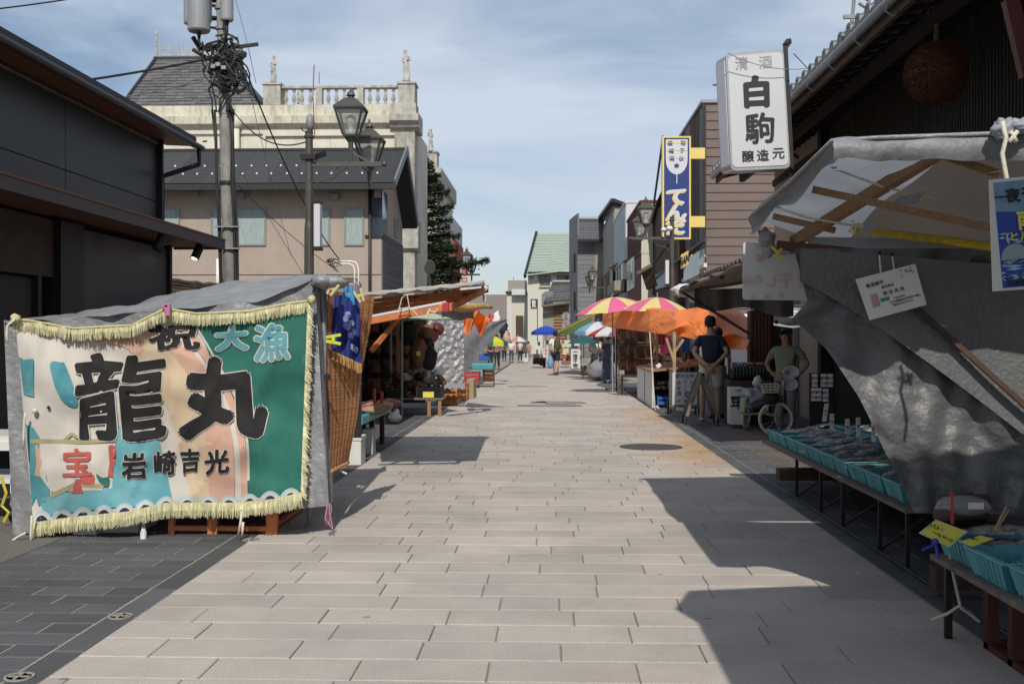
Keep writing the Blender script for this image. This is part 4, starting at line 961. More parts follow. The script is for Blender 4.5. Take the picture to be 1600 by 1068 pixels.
# teal water and birds' wing shapes on the left
conform('teal_patch', [pl([(28, 557), (38, 562), (52, 560), (52, 600), (53, 620), (37, 616), (34, 590)])], 'b_teal', 1.6)
conform('teal_patch', [pl(smoothp([(78, 568), (95, 566), (103, 572), (122, 630), (105, 632), (88, 610)], 4))], 'b_teal', 1.6)
conform('teal_patch', [pl([(40, 662), (52, 668), (66, 690), (80, 720), (48, 790), (45, 720)])], 'b_teal', 1.6)
conform('teal_patch', [pl([(60, 780), (90, 770), (175, 762), (180, 700), (186, 665), (246, 678), (262, 745), (270, 790), (180, 792), (70, 806)])], 'b_teal2', 1.6)
conform('teal_patch', [pl([(66, 700), (52, 760), (60, 790), (78, 776)])], 'b_teal', 1.7)
# wave border along the bottom
for i in range(13):
    t = i / 12.6; px = 62 + i * 32.5; py = pw([(0, 806), (.3, 795), (.5, 782), (.75, 782), (1, 768)], t) - 2
    for s_, m_, ly in ((1.0, 'b_sky', 3), (.78, 'b_white', 3.4), (.55, 'b_navy', 3.8)):
        arc = [(px + (lerp(-16, 22, a / 8)) * s_ + 3 * (1 - s_), py + 10 - (17 * s_) * sin(pi * (a / 8)) ** .7) for a in range(9)]
        conform('wave_print', [pl([(min(468, max(56, x)), y) for x, y in arc])], m_, ly + i * .02)
# shrine emblem with tassels
conform('emblem', [pl([(62, 692), (180, 692), (172, 738), (160, 765), (80, 768), (60, 740)])], 'b_white', 3)
conform('emblem', [pl([(47, 686), (182, 684), (181, 690), (48, 693)])], 'b_gold', 4)
conform('emblem', [pl([(98, 686), (112, 674), (127, 684), (120, 685), (112, 680), (105, 686)])], 'b_gold', 4)
conform('emblem', [pl([(80, 770), (120, 752), (162, 756), (162, 762), (120, 760), (80, 778)])], 'b_gold', 4)
conform('emblem', [pl([(118, 748), (124, 748), (130, 770), (112, 770)])], 'b_red', 5)
conform('emblem', [pl(smoothp([(126, 742), (136, 741), (147, 742), (146, 756), (126, 755)], 3))], 'b_red', 4.6)
conform('emblem', [pl(smoothp([(150, 740), (160, 746), (170, 745), (168, 760), (156, 754)], 3))], 'b_dg' if 'b_dg' in MATS else 'b_green', 4.6)
for x, s_ in ((60, -1), (174, 1)):
    conform('emblem', [pl([(x - 5, 696), (x + 2 * s_, 694), (x + 5 + s_ * 3, 704), (x + 3, 712), (x + 6, 722), (x + 2, 732), (x + 3, 745), (x - 6, 742), (x - 3, 724)])], 'b_red' if s_ > 0 else 'b_pink', 4)
# writing: black characters, each with a pale halo
def bchar(s, px0, px1, py0, py1, m, bold, halo, lay, halo_m='b_white', rough=.0):
    vs, fs, tw0, th0 = textmesh(s, 0., 3); tw0 += 2 * bold; th0 += 2 * bold
    cx, cy = (px0 + px1) / 2, (py0 + py1) / 2; kx = (px1 - px0) / tw0; ky = (py1 - py0) / th0
    for nm_, bb, mm, ly in (('character_outline', halo, halo_m, lay), ('character', bold, m, lay + 2.2)):
        if bb is None: continue
        n_ = 10; P_, F_ = [], []
        for i_, (bx, by) in enumerate([(0, 0)] + [(bb * cos(2 * pi * q / n_), bb * 1.0 * sin(2 * pi * q / n_)) for q in range(n_)]):
            o_ = len(P_); 
            for p in vs:
                q = noise.noise_vector(V((p.x * 2.6, p.y * 2.6, cx))) * rough
                x_ = p.x + q.x + bx; y_ = p.y + q.y + by + .06 * p.x * (1 if rough else 0)
                P_.append(UV(cx + x_ * kx, cy - y_ * ky) + (i_ * .1,))
            F_ += [tuple(k + o_ for k in f) for f in fs]
        conform(nm_, None, mm, ly, raw=(P_, F_))
bchar('龍', 112, 262, 552, 688, 'b_black', .022, .033, 6, rough=.07)
bchar('丸', 280, 420, 556, 690, 'b_black', .058, .070, 6, rough=.10)
bchar('祝', 232, 312, 506, 546, 'b_black', .042, .064, 6.2, rough=.06)
bchar('大', 336, 388, 508, 548, 'b_teal2', .045, .085, 6.2, rough=.06)
bchar('漁', 396, 452, 506, 564, 'b_teal2', .026, .06, 6.2, rough=.06)
for s_, a, c, y0, y1 in (('岩', 190, 229, 706, 748), ('崎', 240, 274, 704, 742), ('吉', 282, 312, 700, 738), ('光', 320, 358, 702, 740)): bchar(s_, a, c, y0, y1, 'b_black', .036, .062, 6, rough=.06)
bchar('宝', 97, 143, 700, 744, 'b_red', .03, None, 6, rough=.03)
mk('stain_dot', B().ball(BS(.09, .43, .01), .012, 8, 6), 'b_black', bn)
# fringes
def fringe(fn, n_, ln, dirf, m='fringe', parent=bn, r_=.0055):
    b = B()
    for i in range(n_):
        t = (i + random.random() * .8) / n_; a = fn(t); d = dirf(t) * ln * random.uniform(.8, 1.1) + V((random.gauss(0, .006), random.gauss(0, .008), 0))
        b.tube([a + V((0, -.014, .008)), a + d * .5 + V((random.gauss(0, .003), -.024, 0)), a + d + V((0, -.014, 0))], [r_ * .6, r_, r_ * .5], 4, caps=False)
    return mk('fringe', b, m, parent, fix=False)
dn = V((0, 0, -1))
fringe(lambda t: BS(t, 0, .01), 620, .085, lambda t: dn); fringe(lambda t: BS(t, 1, .01), 640, .095, lambda t: dn); fringe(lambda t: BS(1, t, .01), 300, .065, lambda t: V((.55, 0, -.8)))
b = B(); b.tube([BS(t / 40, 0, .03) for t in range(41)], .007, 6); b.tube([BS(t / 40, 1, .02) for t in range(41)], .007, 6); b.tube([BS(1, t / 30, .02) for t in range(31)], .006, 6); mk('braid', b, 'yellow_rope', bn, smooth=True)
for pts in ([(40, 645), (38, 655), (37, 680), (36, 702)], [(50, 805), (49, 820), (48, 836), (49, 845)], [(378, 798), (376, 815), (372, 835), (378, 836), (380, 815)], [(40, 832), (28, 838), (14, 848), (10, 856), (22, 855)], [(24, 498), (12, 508), (10, 524), (12, 535)]):
    mk('tie_cord', B().tube([P(x, y, YB - .1) for x, y in pts], .009, 6), 'rope', bn, smooth=True)
mk('cord_knot', B().ball(BS(.04, .45, .03), .02, 8, 6), 'rope', bn, smooth=True)
b = B(); b.ball(P(24, 498, YB - .06), .035, 8, 6, jit=.5); b.ball(P(487, 468, YB - .06), .03, 8, 6, jit=.5); mk('corner_rosette', b, 'yellow_rope', bn, smooth=True)
b = B(); b.cb(P(262, 484, YB - .09), .04, .03, .085); b.cb(P(258, 478, YB - .09), .05, .03, .02); mk('clothes_peg', b, mat('pink_plastic', (.45, .16, .28), .5, var=0), label='pink peg gripping the banner top in the middle', cat='clothes peg', bevel=.004)
b = B(); b.tube([P(x, y, 7.6) for x, y in ((512, 786), (508, 810), (520, 826), (515, 800), (514, 786))], .006, 5); pn = mk('net_ribbon', b.grid(lambda u, v: P(509 + 8 * u + 2 * sin(v * 6), 786 + 34 * v, 7.62 + .03 * sin(u * 9)), 4, 8), mat('pink_net', (.6, .3, .38), .6, var=.1, alpha=.55), label='pink net ribbon trailing from the tarp corner to the paving', cat='ribbon')

# white cart at the far left edge
YCT = 8.1
ct = thing('goods_cart', 'white wheeled cart with yellow rope half hidden left of the banner', 'cart', G(-10, 858))
x1 = WX(26, YCT); b = B().box(x1 - .7, x1, YCT, YCT + .6, .62, .66).box(x1 - .7, x1, YCT, YCT + .6, .3, .34).box(x1 - .05, x1, YCT, YCT + .04, .12, 1.1).box(x1 - .05, x1, YCT + .55, YCT + .59, .12, 1.1).box(x1 - .7, x1, YCT - .01, YCT + .01, .55, .62); mk('rack', b, 'white_plastic', ct)
b = B(); Mx = Matrix.Rotation(pi / 2, 4, 'Y')
for yy_ in (8.15, 8.6): b.lathe([(.06, -.02), (.06, .02)], (x1 - .04, yy_, .06), 14, Mx)
mk('wheel', b, 'rubber', ct)
b = B(); b.tube([P(x, y, 8.0) for x, y in ((2, 745), (10, 770), (3, 790), (14, 800), (6, 815))], .012, 5); mk('rope_coil', b, mat('yel_rope2', (.6, .5, .05), .8, var=.1), ct)

# reed blind on the street side, blue shirt hung over it
bl = thing('reed_blind', 'orange brown reed blind hanging on the street side of the banner stall', 'blind', (-1.4, 8.2, .4))
def bf(u, v):
    Yt = lerp(7.85, 8.5, u); Yb_ = lerp(7.85, 8.25, u); py = lerp(lerp(452, 464, u), lerp(737, 722, u), v); px = lerp(lerp(512, 583, u), lerp(516, 545, u), v)
    return P(px + 1.5 * sin(v * 11), py, lerp(Yt, Yb_, v) + .02 * sin(v * 9 + u * 3))
reedscreen('reeds', bf, 170, 7, 'reed', bl, r_=.0048, wob=.003)
b = B(); b.tube([bf(u / 8, 1.0) for u in range(9)], .016, 8); mk('bottom_batten', b, 'reed', bl, smooth=True)
b = B(); b.tube([P(x, y, 8.1) for x, y in ((531, 690), (528, 712), (526, 720), (532, 735), (542, 740))], .008, 5); b.tube([P(x, y, 8.1) for x, y in ((526, 712), (531, 706), (534, 712), (528, 718))], .007, 5); mk('tie_cord', b, 'rope', bl)
ts = thing('hanging_shawl', 'deep blue shawl with pale flowers and fringe pegged to the blind', 'shawl', P(540, 570, 8.0))
def sf(u, v):
    py = lerp(lerp(458, 466, u), lerp(545, 568, u) - 10 * (1 - u) * 0, v); px = lerp(515, lerp(561, 564, v), u)
    return P(px, py, 7.9 + .35 * u + .05 * sin(u * 15 + v * 2) - .05)
mk('cloth', B().grid(sf, 26, 20), 'blue_cloth', ts, smooth=True)
b = B()
for i in range(8):
    (cu, cv) = ((.62, .3), (.72, .42), (.6, .5), (.78, .55), (.55, .38), (.84, .82), (.74, .8), (.7, .62))[i]
    for k_ in range(5):
        a = k_ * 2 * pi / 5; c_ = sf(cu + .045 * cos(a), cv + .03 * sin(a)) + V((0, -.012, 0)); b.ball(c_, (.016, .004, .014), 6, 4)
mk('flower_print', b, 'blue_print', ts)
b = B()
for i in range(46):
    a = sf(i / 45, 1); b.tube([a, a + V((random.gauss(0, .005), 0, -.06 - .02 * random.random()))], .004, 4, caps=False)
mk('fringe', b, 'reed_gold', ts, fix=False)
def peg(px, py, Y, col, label, s_=1., ang=0):
    o = thing('clothes_peg', label, 'clothes peg', P(px, py, Y)); M = Matrix.Translation(P(px, py, Y)) @ Matrix.Rotation(ang, 4, 'Y') @ Matrix.Scale(s_, 4)
    b = B(); b.bar((-.012, 0, -.05), (-.03, 0, .05), .02); b.bar((.012, 0, -.05), (.03, 0, .05), .02); b.box(-.02, .02, -.012, .012, -.012, .012); b.v = [tuple(M @ V(q)) for q in b.v]; mk('peg_body', b, col, o, bevel=.004)
peg(544, 462, 7.8, mat('cyan_plastic', (.04, .25, .55), .4, var=0), 'bright blue peg clipping the blue shawl', 1.3, pi)
peg(519, 451, 7.6, 'yellow_rope', 'pale yellow peg at the left top of the blue shawl', 1., .5); peg(562, 462, 8.1, 'yellow_rope', 'pale yellow peg at the right top of the blue shawl', 1., -.4)
peg(521, 530, 7.75, mat('lime_plastic', (.5, .55, .05), .4, var=0), 'lime green peg on the tarp edge beside the shawl', 1.1, pi / 2)
b = B(); b.lathe([(.015, 0), (.025, .01), (.025, .015), (.01, .015)], (0, 0, 0), 12, Matrix.Rotation(pi / 2, 4, 'X')); c = P(512, 589, 7.62); b.v = [tuple(V(v) + c) for v in b.v]; mk('tarp_button', b, 'black_metal', label='round black button on the tarp edge', cat='button')
# ================================================================ second stall on the left
ta = thing('display_table', 'low table with ribbed turquoise edging beside the reed blind', 'table', (-2.6, 13.4, 0)); zq = .50
b = B().box(-3.2, -2.16, 12.2, 14.5, zq - .02, zq); mk('table_top', b, 'turquoise', ta)
Yq = 12.25; b = B()
while Yq < 14.5: b.box(-2.158, -2.12, Yq, Yq + .12, zq - .08, zq + .015); Yq += .15
mk('edging', b, 'turq_light', ta, kind='stuff')
for x_, y_ in ((-2.25, 12.35), (-2.25, 13.1), (-2.22, 14.35), (-3.1, 12.3), (-3.1, 14.3), (-2.25, 13.7)): mk('leg', B().box(x_ - .03, x_ + .03, y_ - .03, y_ + .03, 0, zq - .021), 'steel_dark' if y_ < 14 else 'red_brown', ta)
foambox(538, 564, 728, 11.9, .27, 'white foam box standing nearest beside the blind', .3); foambox(567, 582, 711, 13.0, .26, 'white foam box with a brown stripe under the turquoise table', .25)
for i, (px, py, Y) in enumerate(((574, 633, 13.0), (583, 628, 13.4), (590, 634, 13.2), (598, 626, 13.9), (604, 629, 13.7), (585, 640, 12.8), (568, 632, 13.6))):
    c = P(px, py, Y); c.z = zq; b = B(); b.ball((c.x, c.y, zq + .05), (.15, .10, .05), 12, 8, jit=.5); b.ball((c.x + .1, c.y + .05, zq + .07), (.09, .09, .05), 10, 6, jit=.5)
    mk('goods_parcel', b, ('crate_red', 'cardboard', 'b_pink', 'crate_orange', 'leather', 'cardboard', 'wood_dark')[i], label='small %s bundle on the turquoise edged table, %s from the blind' % (('red', 'brown', 'pink', 'orange', 'dark brown', 'light brown', 'blackish')[i], ORD[i]), cat='parcel', smooth=True)
b = B(); c = P(585, 610, 13.2); b.bar((c.x, c.y, zq), (c.x, c.y, zq + .28), .03, .05); b.bar((c.x + .09, c.y, zq), (c.x + .09, c.y, zq + .25), .03, .05); b.bar((c.x - .05, c.y, zq + .05), (c.x + .16, c.y, zq + .05), .05); mk('price_stand', b, 'crate_red', label='orange red upright stand among the bundles on the turquoise table', cat='stand')
# awning frame: rust orange beams
af = thing('awning_frame', 'raised orange wooden awning frame with tarp over the second left stall', 'awning', (-1.6, 12, 0))
NR_, FR_ = P(697, 480, 10.3), P(757, 449, 13.2); NL_, FL_ = P(560, 505, 10.3), P(560, 468, 13.2)
NLs, NRs = P(560, 467, 10.3), P(737, 450.5, 10.3)
b = B(); b.bar(NL_, NR_, .045, .06); mk('beam', b, 'orange_wood', af, bevel=.004)
b = B(); b.bar(NL_ + V((0, 0, .045)), NR_ + V((0, 0, .05)), .05, .022); mk('pale_batten', b, 'paper', af)
for k_, t_ in enumerate((0, .25, .5)):
    b = B(); b.bar(FL_.lerp(NLs, t_ * 1.6) + V((0, 0, -.03 - .05 * k_)), FR_.lerp(NRs, t_ * 1.6) + V((-.03, 0, -.03 - .035 * k_)), .045, .045); mk('beam', b, 'orange_wood', af, bevel=.004)
b = B(); b.bar(NR_ + V((.03, 0, 0)), FR_ + V((.0, 0, -.03)), .05, .07); mk('cross_beam', b, 'orange_wood', af, bevel=.004)
b = B(); b.bar(P(628, 492, 10.35), P(640, 466, 13.1), .05, .06); mk('cross_beam', b, 'orange_wood', af, bevel=.004)
b = B(); b.grid(lambda u, v: (FL_.lerp(FR_, u)).lerp(NLs.lerp(NRs, u), v) + V((0, 0, .03 + .006 * sin(u * 30 + v * 5) + .01 * noise.noise(V((u * 20, v * 9, 1))))), 50, 16); mk('tarp', b, mat('tarp_worn', (.36, .33, .29), .7, var=.25, bump=.6, bs=12), af, smooth=True, solid=.012)
b = B(); b.tube([FL_.lerp(FR_, t / 20) + V((0, .03, .055 + .006 * sin(t * 2))) for t in range(21)], .03, 8); mk('rolled_edge', b, 'tarp_worn', af, smooth=True)
b = B(); b.bar(P(580, 548, 10.6), P(632, 486, 10.9), .04); mk('brace', b, 'orange_wood', af)
xp_ = WX(622, 20); b = B(); b.bar((xp_, 20, 0), (xp_, 20, 1.95), .07); b.lathe([(.08, 0), (.08, .3)], (xp_, 20, 0), 8); mk('post', b, 'wood', af)
b = B(); b.tube([(xp_ - .12, 19.9, 0), (xp_ - .12, 19.9, 1.9)], .025, 8); mk('post', b, 'trans_grey', af)
b = B(); b.bar((-2.9, 13.25, 0), (-2.9, 13.25, 1.8), .05); mk('post', b, 'wood_dark', af); b = B(); b.bar((-2.9, 10.4, 0), (-2.9, 10.4, 1.5), .05); mk('post', b, 'wood_dark', af)
for c in (NR_ + V((0, -.03, 0)), NR_.lerp(FR_, .45), FR_ + V((.02, -.04, -.02)), P(650, 468, 13.0)):
    b = B(); b.cb(c, .06, .06, .09); mk('red_clamp', b, 'crate_red', af, bevel=.005)
b = B(); b.tube([P(x, y, 10.2) for x, y in ((622, 488), (628, 465), (636, 460), (640, 482), (630, 486), (622, 482), (640, 480), (652, 492))], .0055, 5); mk('tie_rope', b, 'rope', af)
b = B(); b.tube([P(x, y, 10.2) for x, y in ((672, 482), (668, 492), (665, 496), (670, 484), (680, 488), (684, 482))], .007, 5); mk('tie_rope', b, 'rope', af)
b = B(); c = P(757, 460, 13.1); b.tube([c, c + V((0, 0, -.08))], .022, 8); b.ball(c + V((0, 0, .07)), .04, 8, 6, jit=.5); mk('bundle', b, 'rope', af)
# hanging goods in the stall
bk = thing('stall_backdrop', 'dark wooden rack holding rows of hats and bags in the second left stall', 'rack', (-3, 21.6, 0))
mk('backboard', B().box(-3.9, -2.5, 21.8, 21.85, .1, 1.95), 'wood_dark', bk)
for z_ in (.75, 1.15, 1.55): mk('shelf', B().box(-3.9, -2.5, 21.5, 21.79, z_, z_ + .02), 'wood_dark', bk)
mk('side_board', B().box(-4.0, -3.92, 14.6, 21.8, 0, 1.95), 'wood_dark', bk)
mk('shade_roof', B().prism([(-4.0, 15.5, 1.98), (-2.35, 15.5, 1.86), (-2.35, 21.9, 1.86), (-4.0, 21.9, 1.98)], (0, 0, .02)), 'tarp_dark', bk)
mk('top_rail', B().box(-3.9, -2.4, 19.9, 19.94, 1.80, 1.84), 'wood', bk)
def bag(loc, w_, h, label, m='leather', grp=None, strap=.15):
    c = V(loc); o = thing('shoulder_bag', label, 'bag', c, random.uniform(-.3, .3), grp)
    b = B().grid(lambda u, v: V((w_ / 2 * cos(u * 2 * pi) * (.82 + .2 * sin(v * pi)) * (1 - .12 * v), .3 * w_ * sin(u * 2 * pi) * (.3 + .7 * sin(max(.08, min(.92, v)) * pi) ** .5), -h + h * v)), 14, 7)
    b.add([(w_ * .35 * cos(a), .08 * w_ * sin(a), -h + .004) for a in (0, 2, 4)], [(0, 1, 2)]); bo = mk('body', b, m, o, smooth=True); bo.location = (0, 0, 0)
    b = B().grid(lambda u, v: V((w_ * .46 * (2 * u - 1), -.24 * w_ - .01 + .1 * w_ * (1 - v), -h * .55 + h * .53 * v)), 6, 3); f = mk('flap', b, m, o, smooth=True); f.location = (0, 0, 0)
    b = B().tube([V((w_ * .42 * cos(a * pi / 8), 0, strap * sin(a * pi / 8))) for a in range(9)], .008, 5); s_ = mk('strap', b, m, o); s_.location = (0, 0, 0)
    return o
def place(root, loc, rz=0, label=None, **k): return dup(root, loc, rz, label, **k)
bag0 = bag((0, 0, 0), .26, .26, 'x', grp='bags and hats hanging in the second left stall'); bag0t = tree(bag0)
used = False
for r_ in range(4):
    for c_ in range(5):
        lab = 'brown bag in the %s row of the rack, %s from the left' % (ORD[r_], ORD[c_]); loc = V((-3.75 + c_ * .29, 21.4, 1.75 - r_ * .38 + .02 * sin(c_ * 3)))
        if not used: bag0.location = loc; bag0['label'] = lab; used = True
        else: dup(bag0, loc, random.uniform(-.3, .3), lab, random.uniform(.85, 1.15), bag0t)
for i, (px, py, Y, rr_) in enumerate(((683, 514, 20, .13), (670, 522, 19.9, .19), (655, 552, 19.7, .16), (672, 560, 19.7, .13), (668, 545, 19.8, .12), (638, 520, 20, .16))):
    c = P(px, py, Y); o = thing('hat' if i < 2 else 'shoulder_bag', ('dark red hat hanging rightmost under the pale green parasol', 'brown hat hanging beside the dark red one', 'brown rucksack with a yellow tag in the second left stall', 'dark bag hanging below the hats', 'black bag behind the rucksack with the yellow tag', 'dark bag hanging left of the brown hat')[i], 'hat' if i < 2 else 'bag', c)
    b = B()
    if i < 2: b.lathe([(rr_ * .55, .10), (rr_ * .6, .02), (rr_, 0), (rr_, -.01), (rr_ * .5, -.01)], c, 18, Matrix.Rotation(1.3, 4, 'X')); mk('brim_and_crown', b, 'red_brown' if i == 0 else 'leather', o, smooth=True)
    else: b.ball(c, (rr_, rr_ * .6, rr_ * 1.5), 12, 8, jit=.4); mk('body', b, 'leather' if i == 2 else 'black_cloth', o, smooth=True); mk('strap', B().tube([c + V((-.05, 0, .18)), c + V((0, 0, .3)), c + V((.05, 0, .18))], .01, 5), 'leather', o)
    if i == 2: mk('tag', B().cb(c + V((0, -rr_ * .75, 0)), .07, .01, .08), 'yellow_card', o)
def parasol(loc, r_, h, n_, cols, label, sag=.28, pole=True, tilt=(0, 0), m2=None, valance=.0, grp=None, ph=0, polem='trans_grey', name='parasol', foot=(0, 0)):
    o = thing(name, label, 'parasol', loc, 0, grp); c = V((loc[0], loc[1], loc[2])); R_ = Matrix.Rotation(tilt[0], 4, 'X') @ Matrix.Rotation(tilt[1], 4, 'Y'); top = V((0, 0, h))
    def pt(a, t):
        z = h - sag * (t ** 1.7) * r_ - .02; return z
    for k in range(n_):
        a0 = ph + 2 * pi * k / n_; a1 = ph + 2 * pi * (k + 1) / n_
        def fn(u, v):
            t = v; a = lerp(a0, a1, u); rr = r_ * t * (1 - .075 * sin(u * pi) * t); q = V((rr * cos(a), rr * sin(a), -sag * r_ * t ** 1.6 + .02 * sin(u * pi) * t * r_))
            return c + V((0, 0, h)) + (R_ @ q)
        b = B().grid(fn, 6, 7)
        if valance:
            b.grid(lambda u, v: fn(u, 1) + V((0, 0, -valance * v)), 6, 1)
        mk('canopy_panel', b, cols[k % len(cols)], o, smooth=True)
    if pole:
        b = B().tube([c + V((foot[0], foot[1], 0)), c + V((0, 0, h))], .018, 8); mk('pole', b, polem, o)
        b = B()
        for k in range(n_):
            a0 = ph + 2 * pi * k / n_; e = c + V((0, 0, h)) + (R_ @ V((r_ * .97 * cos(a0), r_ * .97 * sin(a0), -sag * r_ - .005))); b.tube([c + V((0, 0, h - .03)), c + V((0, 0, h)) + (R_ @ V((r_ * .5 * cos(a0), r_ * .5 * sin(a0), -sag * r_ * .33 - .012))), e], .006, 4, caps=False)
        mk('ribs', b, 'steel_dark', o)
    b = B(); b.tube([c + V((0, 0, h - .02)), c + V((0, 0, h + .07))], .012, 6); b.ball(c + V((0, 0, h + .08)), .018, 6, 4); mk('finial', b, polem, o)
    return o
def parasol_px(px, pyt, half, Y, label, cols, n_=8, **k):
    t = P(px, pyt, Y); return parasol((t.x, Y, 0), half * Y / F, t.z, n_, cols, label, **k)
parasol_px(628, 480, 82, 19.0, 'pale mint green parasol under the orange beams', ['p_mint'], 8, sag=.24)
# stock tables
dt = thing('stock_table', 'rough wooden table with boxes of odds and ends in the second left stall', 'table', P(650, 650, 19.6)); ya = 19.4
xs0, xs1 = WX(600, ya), WX(692, ya); zt = WZ(622, ya)
mk('table_top', B().box(xs0, xs1, ya, ya + .8, zt - .03, zt), 'wood_grey', dt)
for x_ in (xs0 + .05, xs1 - .25, xs1 - .06): mk('leg', B().box(x_ - .03, x_ + .03, ya + .02, ya + .08, 0, zt - .031), 'wood', dt)
def crate(x0, x1, y0, y1, z0, z1, m, label, grp=None, slats=4):
    o = thing('crate', label, 'crate', ((x0 + x1) / 2, (y0 + y1) / 2, z0), 0, grp); t = .02; h = z1 - z0
    b = B().box(x0, x1, y0, y1, z0, z0 + t)
    for x_ in (x0, x1 - .03):
        for y_ in (y0, y1 - .03): b.box(x_, x_ + .03, y_, y_ + .03, z0 + t, z1)
    mk('corner_posts', b, m, o)
    for k in range(slats):
        za = z0 + h * (k + .15) / slats + (.01 if k == 0 else 0); zb_ = z0 + h * (k + .8) / slats
        b = B().box(x0 + .03, x1 - .03, y0, y0 + .012, za, zb_).box(x0 + .03, x1 - .03, y1 - .012, y1, za, zb_).box(x0, x0 + .012, y0 + .03, y1 - .03, za, zb_).box(x1 - .012, x1, y0 + .03, y1 - .03, za, zb_)
        mk('slat', b, m, o)
    return o
def pcr(px0, px1, py0, py1, Y, d, m, label, **k):
    a = P(px0, py0, Y); c = P(px1, py1, Y); return crate(a.x, c.x, Y, Y + d, max(0, c.z), a.z, m, label, **k)
pcr(604, 636, 604, 620, 19.5, .5, 'black_metal', 'black box of shoes on the left of the stock table'); pcr(650, 690, 604, 620, 19.5, .5, 'black_metal', 'black box of mixed goods on the right of the stock table')
mk('price_board', B().box(WX(661, 19.42), WX(678, 19.42), 19.40, 19.42, WZ(621, 19.42), WZ(612, 19.42)), 'yellow_card', label='small pale yellow card on the front of the goods box', cat='card')
random.seed(31)
for i in range(16):
    px = 606 + i * 5.6; c = P(px, random.uniform(584, 606) - (px > 650) * random.uniform(0, 22), 19.8 + random.random() * .3); b = B(); b.ball(c, (.12, .12, .07), 10, 6, Matrix.Rotation(random.uniform(-1, 1), 4, 'Y'), jit=.6)
    mk('sundry_item', b, random.choice(['white_cloth', 'leather', 'black_cloth', 'cardboard', 'b_pink', 'grey_cloth', 'red_brown', 'steel_dark', 'b_gold']), label='small second hand item on the stock table, %s from the left' % ORD[i], cat='goods', group='second hand goods heaped on the stock table', smooth=True)
pcr(682, 714, 603, 632, 22.6, .9, 'crate_orange', 'orange wooden crate standing below the foil sheet', slats=3); pcr(716, 729, 598, 625, 24.2, .9, 'crate_orange', 'darker orange crate right of the one below the foil sheet', slats=3)
mk('cardboard_box', B().box(WX(729, 25), WX(740, 25), 25, 26, 0, WZ(593, 25)), 'cardboard', label='brown cardboard box at the corner below the foil sheet', cat='box', bevel=.01)
b = B().grid(lambda u, v: P(lerp(668, 725, u), lerp(500, 604, v), 22.2 + .5 * u) + V((0, .06 * noise.noise(V((u * 9, v * 14, 3))) + .02 * noise.noise(V((u * 24, v * 36, 5))), .0)), 60, 90)
mk('foil_sheet', b, 'tarp_foil', label='crumpled silver foil sheet closing the end of the second left stall', cat='sheet', smooth=True)
b = B().grid(lambda u, v: P(lerp(668, 728, u), lerp(598, 607, v), lerp(22.3, 21.9, v)) + V((0, 0, .02 * sin(u * 40))), 30, 3); mk('sheet_hem', b, 'tarp_foil', label='folded hem of foil lying over the orange crates', cat='sheet')
wbg = thing('plastic_bag', 'knotted white plastic bag on the dark tiles by the post', 'bag', G(615, 661)); c = G(615, 661)
b = B(); b.ball((c.x, c.y + .1, .09), (.11, .09, .095), 14, 10, jit=.5); b.ball((c.x + .03, c.y + .1, .18), (.05, .04, .05), 8, 6, jit=.9); mk('bag_body', b, 'white_plastic', wbg, smooth=True)
# third stall: straw roll, orange tarp, grey sheet
c0, c1 = P(688, 476, 17.5), P(768, 477, 19); sr = thing('straw_roll', 'long straw roll over a grey tarp on the third left stall', 'mat', c0.lerp(c1, .5)); b = B(); b.tube([c0.lerp(c1, t / 10) + V((0, 0, -.03 + .015 * sin(t))) for t in range(11)], [.05, .08, .08, .08, .08, .07, .07, .06, .05, .04, .03], 10); mk('roll', b, 'reed_gold', sr, smooth=True)
mk('under_tarp', B().grid(lambda u, v: P(lerp(690, 740, u), lerp(486, lerp(496, 500, u), v), lerp(17.4, 18.5, u)) + V((0, .1 * v, .03 * sin(u * 9))), 12, 4), 'tarp_dark', sr, smooth=True)
def of(u, v):
    px = lerp(725, lerp(766, 762, v), u); py = lerp(lerp(496, 486, min(1, u * 2)) if u < .5 else lerp(486, 498, u * 2 - 1), lerp(516, 516, u) + 9 * sin(u * 11), v); return P(px, py, 19.5 + .3 * sin(u * 9 + v * 3))
mk('orange_tarp', B().grid(of, 24, 10), 'tarp_orange', label='small bunched orange tarp over the third left stall', cat='tarp', smooth=True)
def gf(u, v):
    a = P(725, 508, 21.8).lerp(P(792, 499, 20.2), u); c_ = P(725, 582, 21.2).lerp(P(792, 503, 20.2), u); q = a.lerp(c_, v); return q + V((0, .10 * sin(v * 9 + u * 5) * (1 - u * .8), 0))
mk('grey_sheet', B().grid(gf, 24, 16), 'tarp', label='grey tarp stretched diagonally to a point over the third left stall', cat='tarp', smooth=True)
pcr(724, 749, 580, 598, 31 if 0 else 30.5, .5, 'crate_red', 'red bottle crate below the turquoise tray', slats=3); pcr(754, 771, 577, 596, 31, .5, 'crate_orange', 'brown wooden crate right of the red bottle crate', slats=3)
a = P(737, 568, 30.6); c = P(771, 577, 30.6); mk('turquoise_tray', B().box(a.x, c.x, 30.6, 31.6, c.z, a.z), 'turquoise', label='turquoise tray on crates at the third left stall', cat='tray', bevel=.02)
mk('blue_tub', B().box(WX(748, 32), WX(765, 32), 32, 32.6, WZ(563, 32), WZ(552, 32)), 'crate_blue', label='bright blue tub behind the turquoise tray', cat='tub', bevel=.02)
parasol_px(772, 525, 22, 32, 'small yellow and green parasol behind the grey diagonal tarp', ['p_yel2', 'p_dgreen'], 8, sag=.42, valance=.12)
parasol_px(809, 525, 18, 60, 'far parasol with faded white grey and rust panels', ['p_white', 'p_rust', 'p_white', 'trans_grey'], 8, sag=.5)
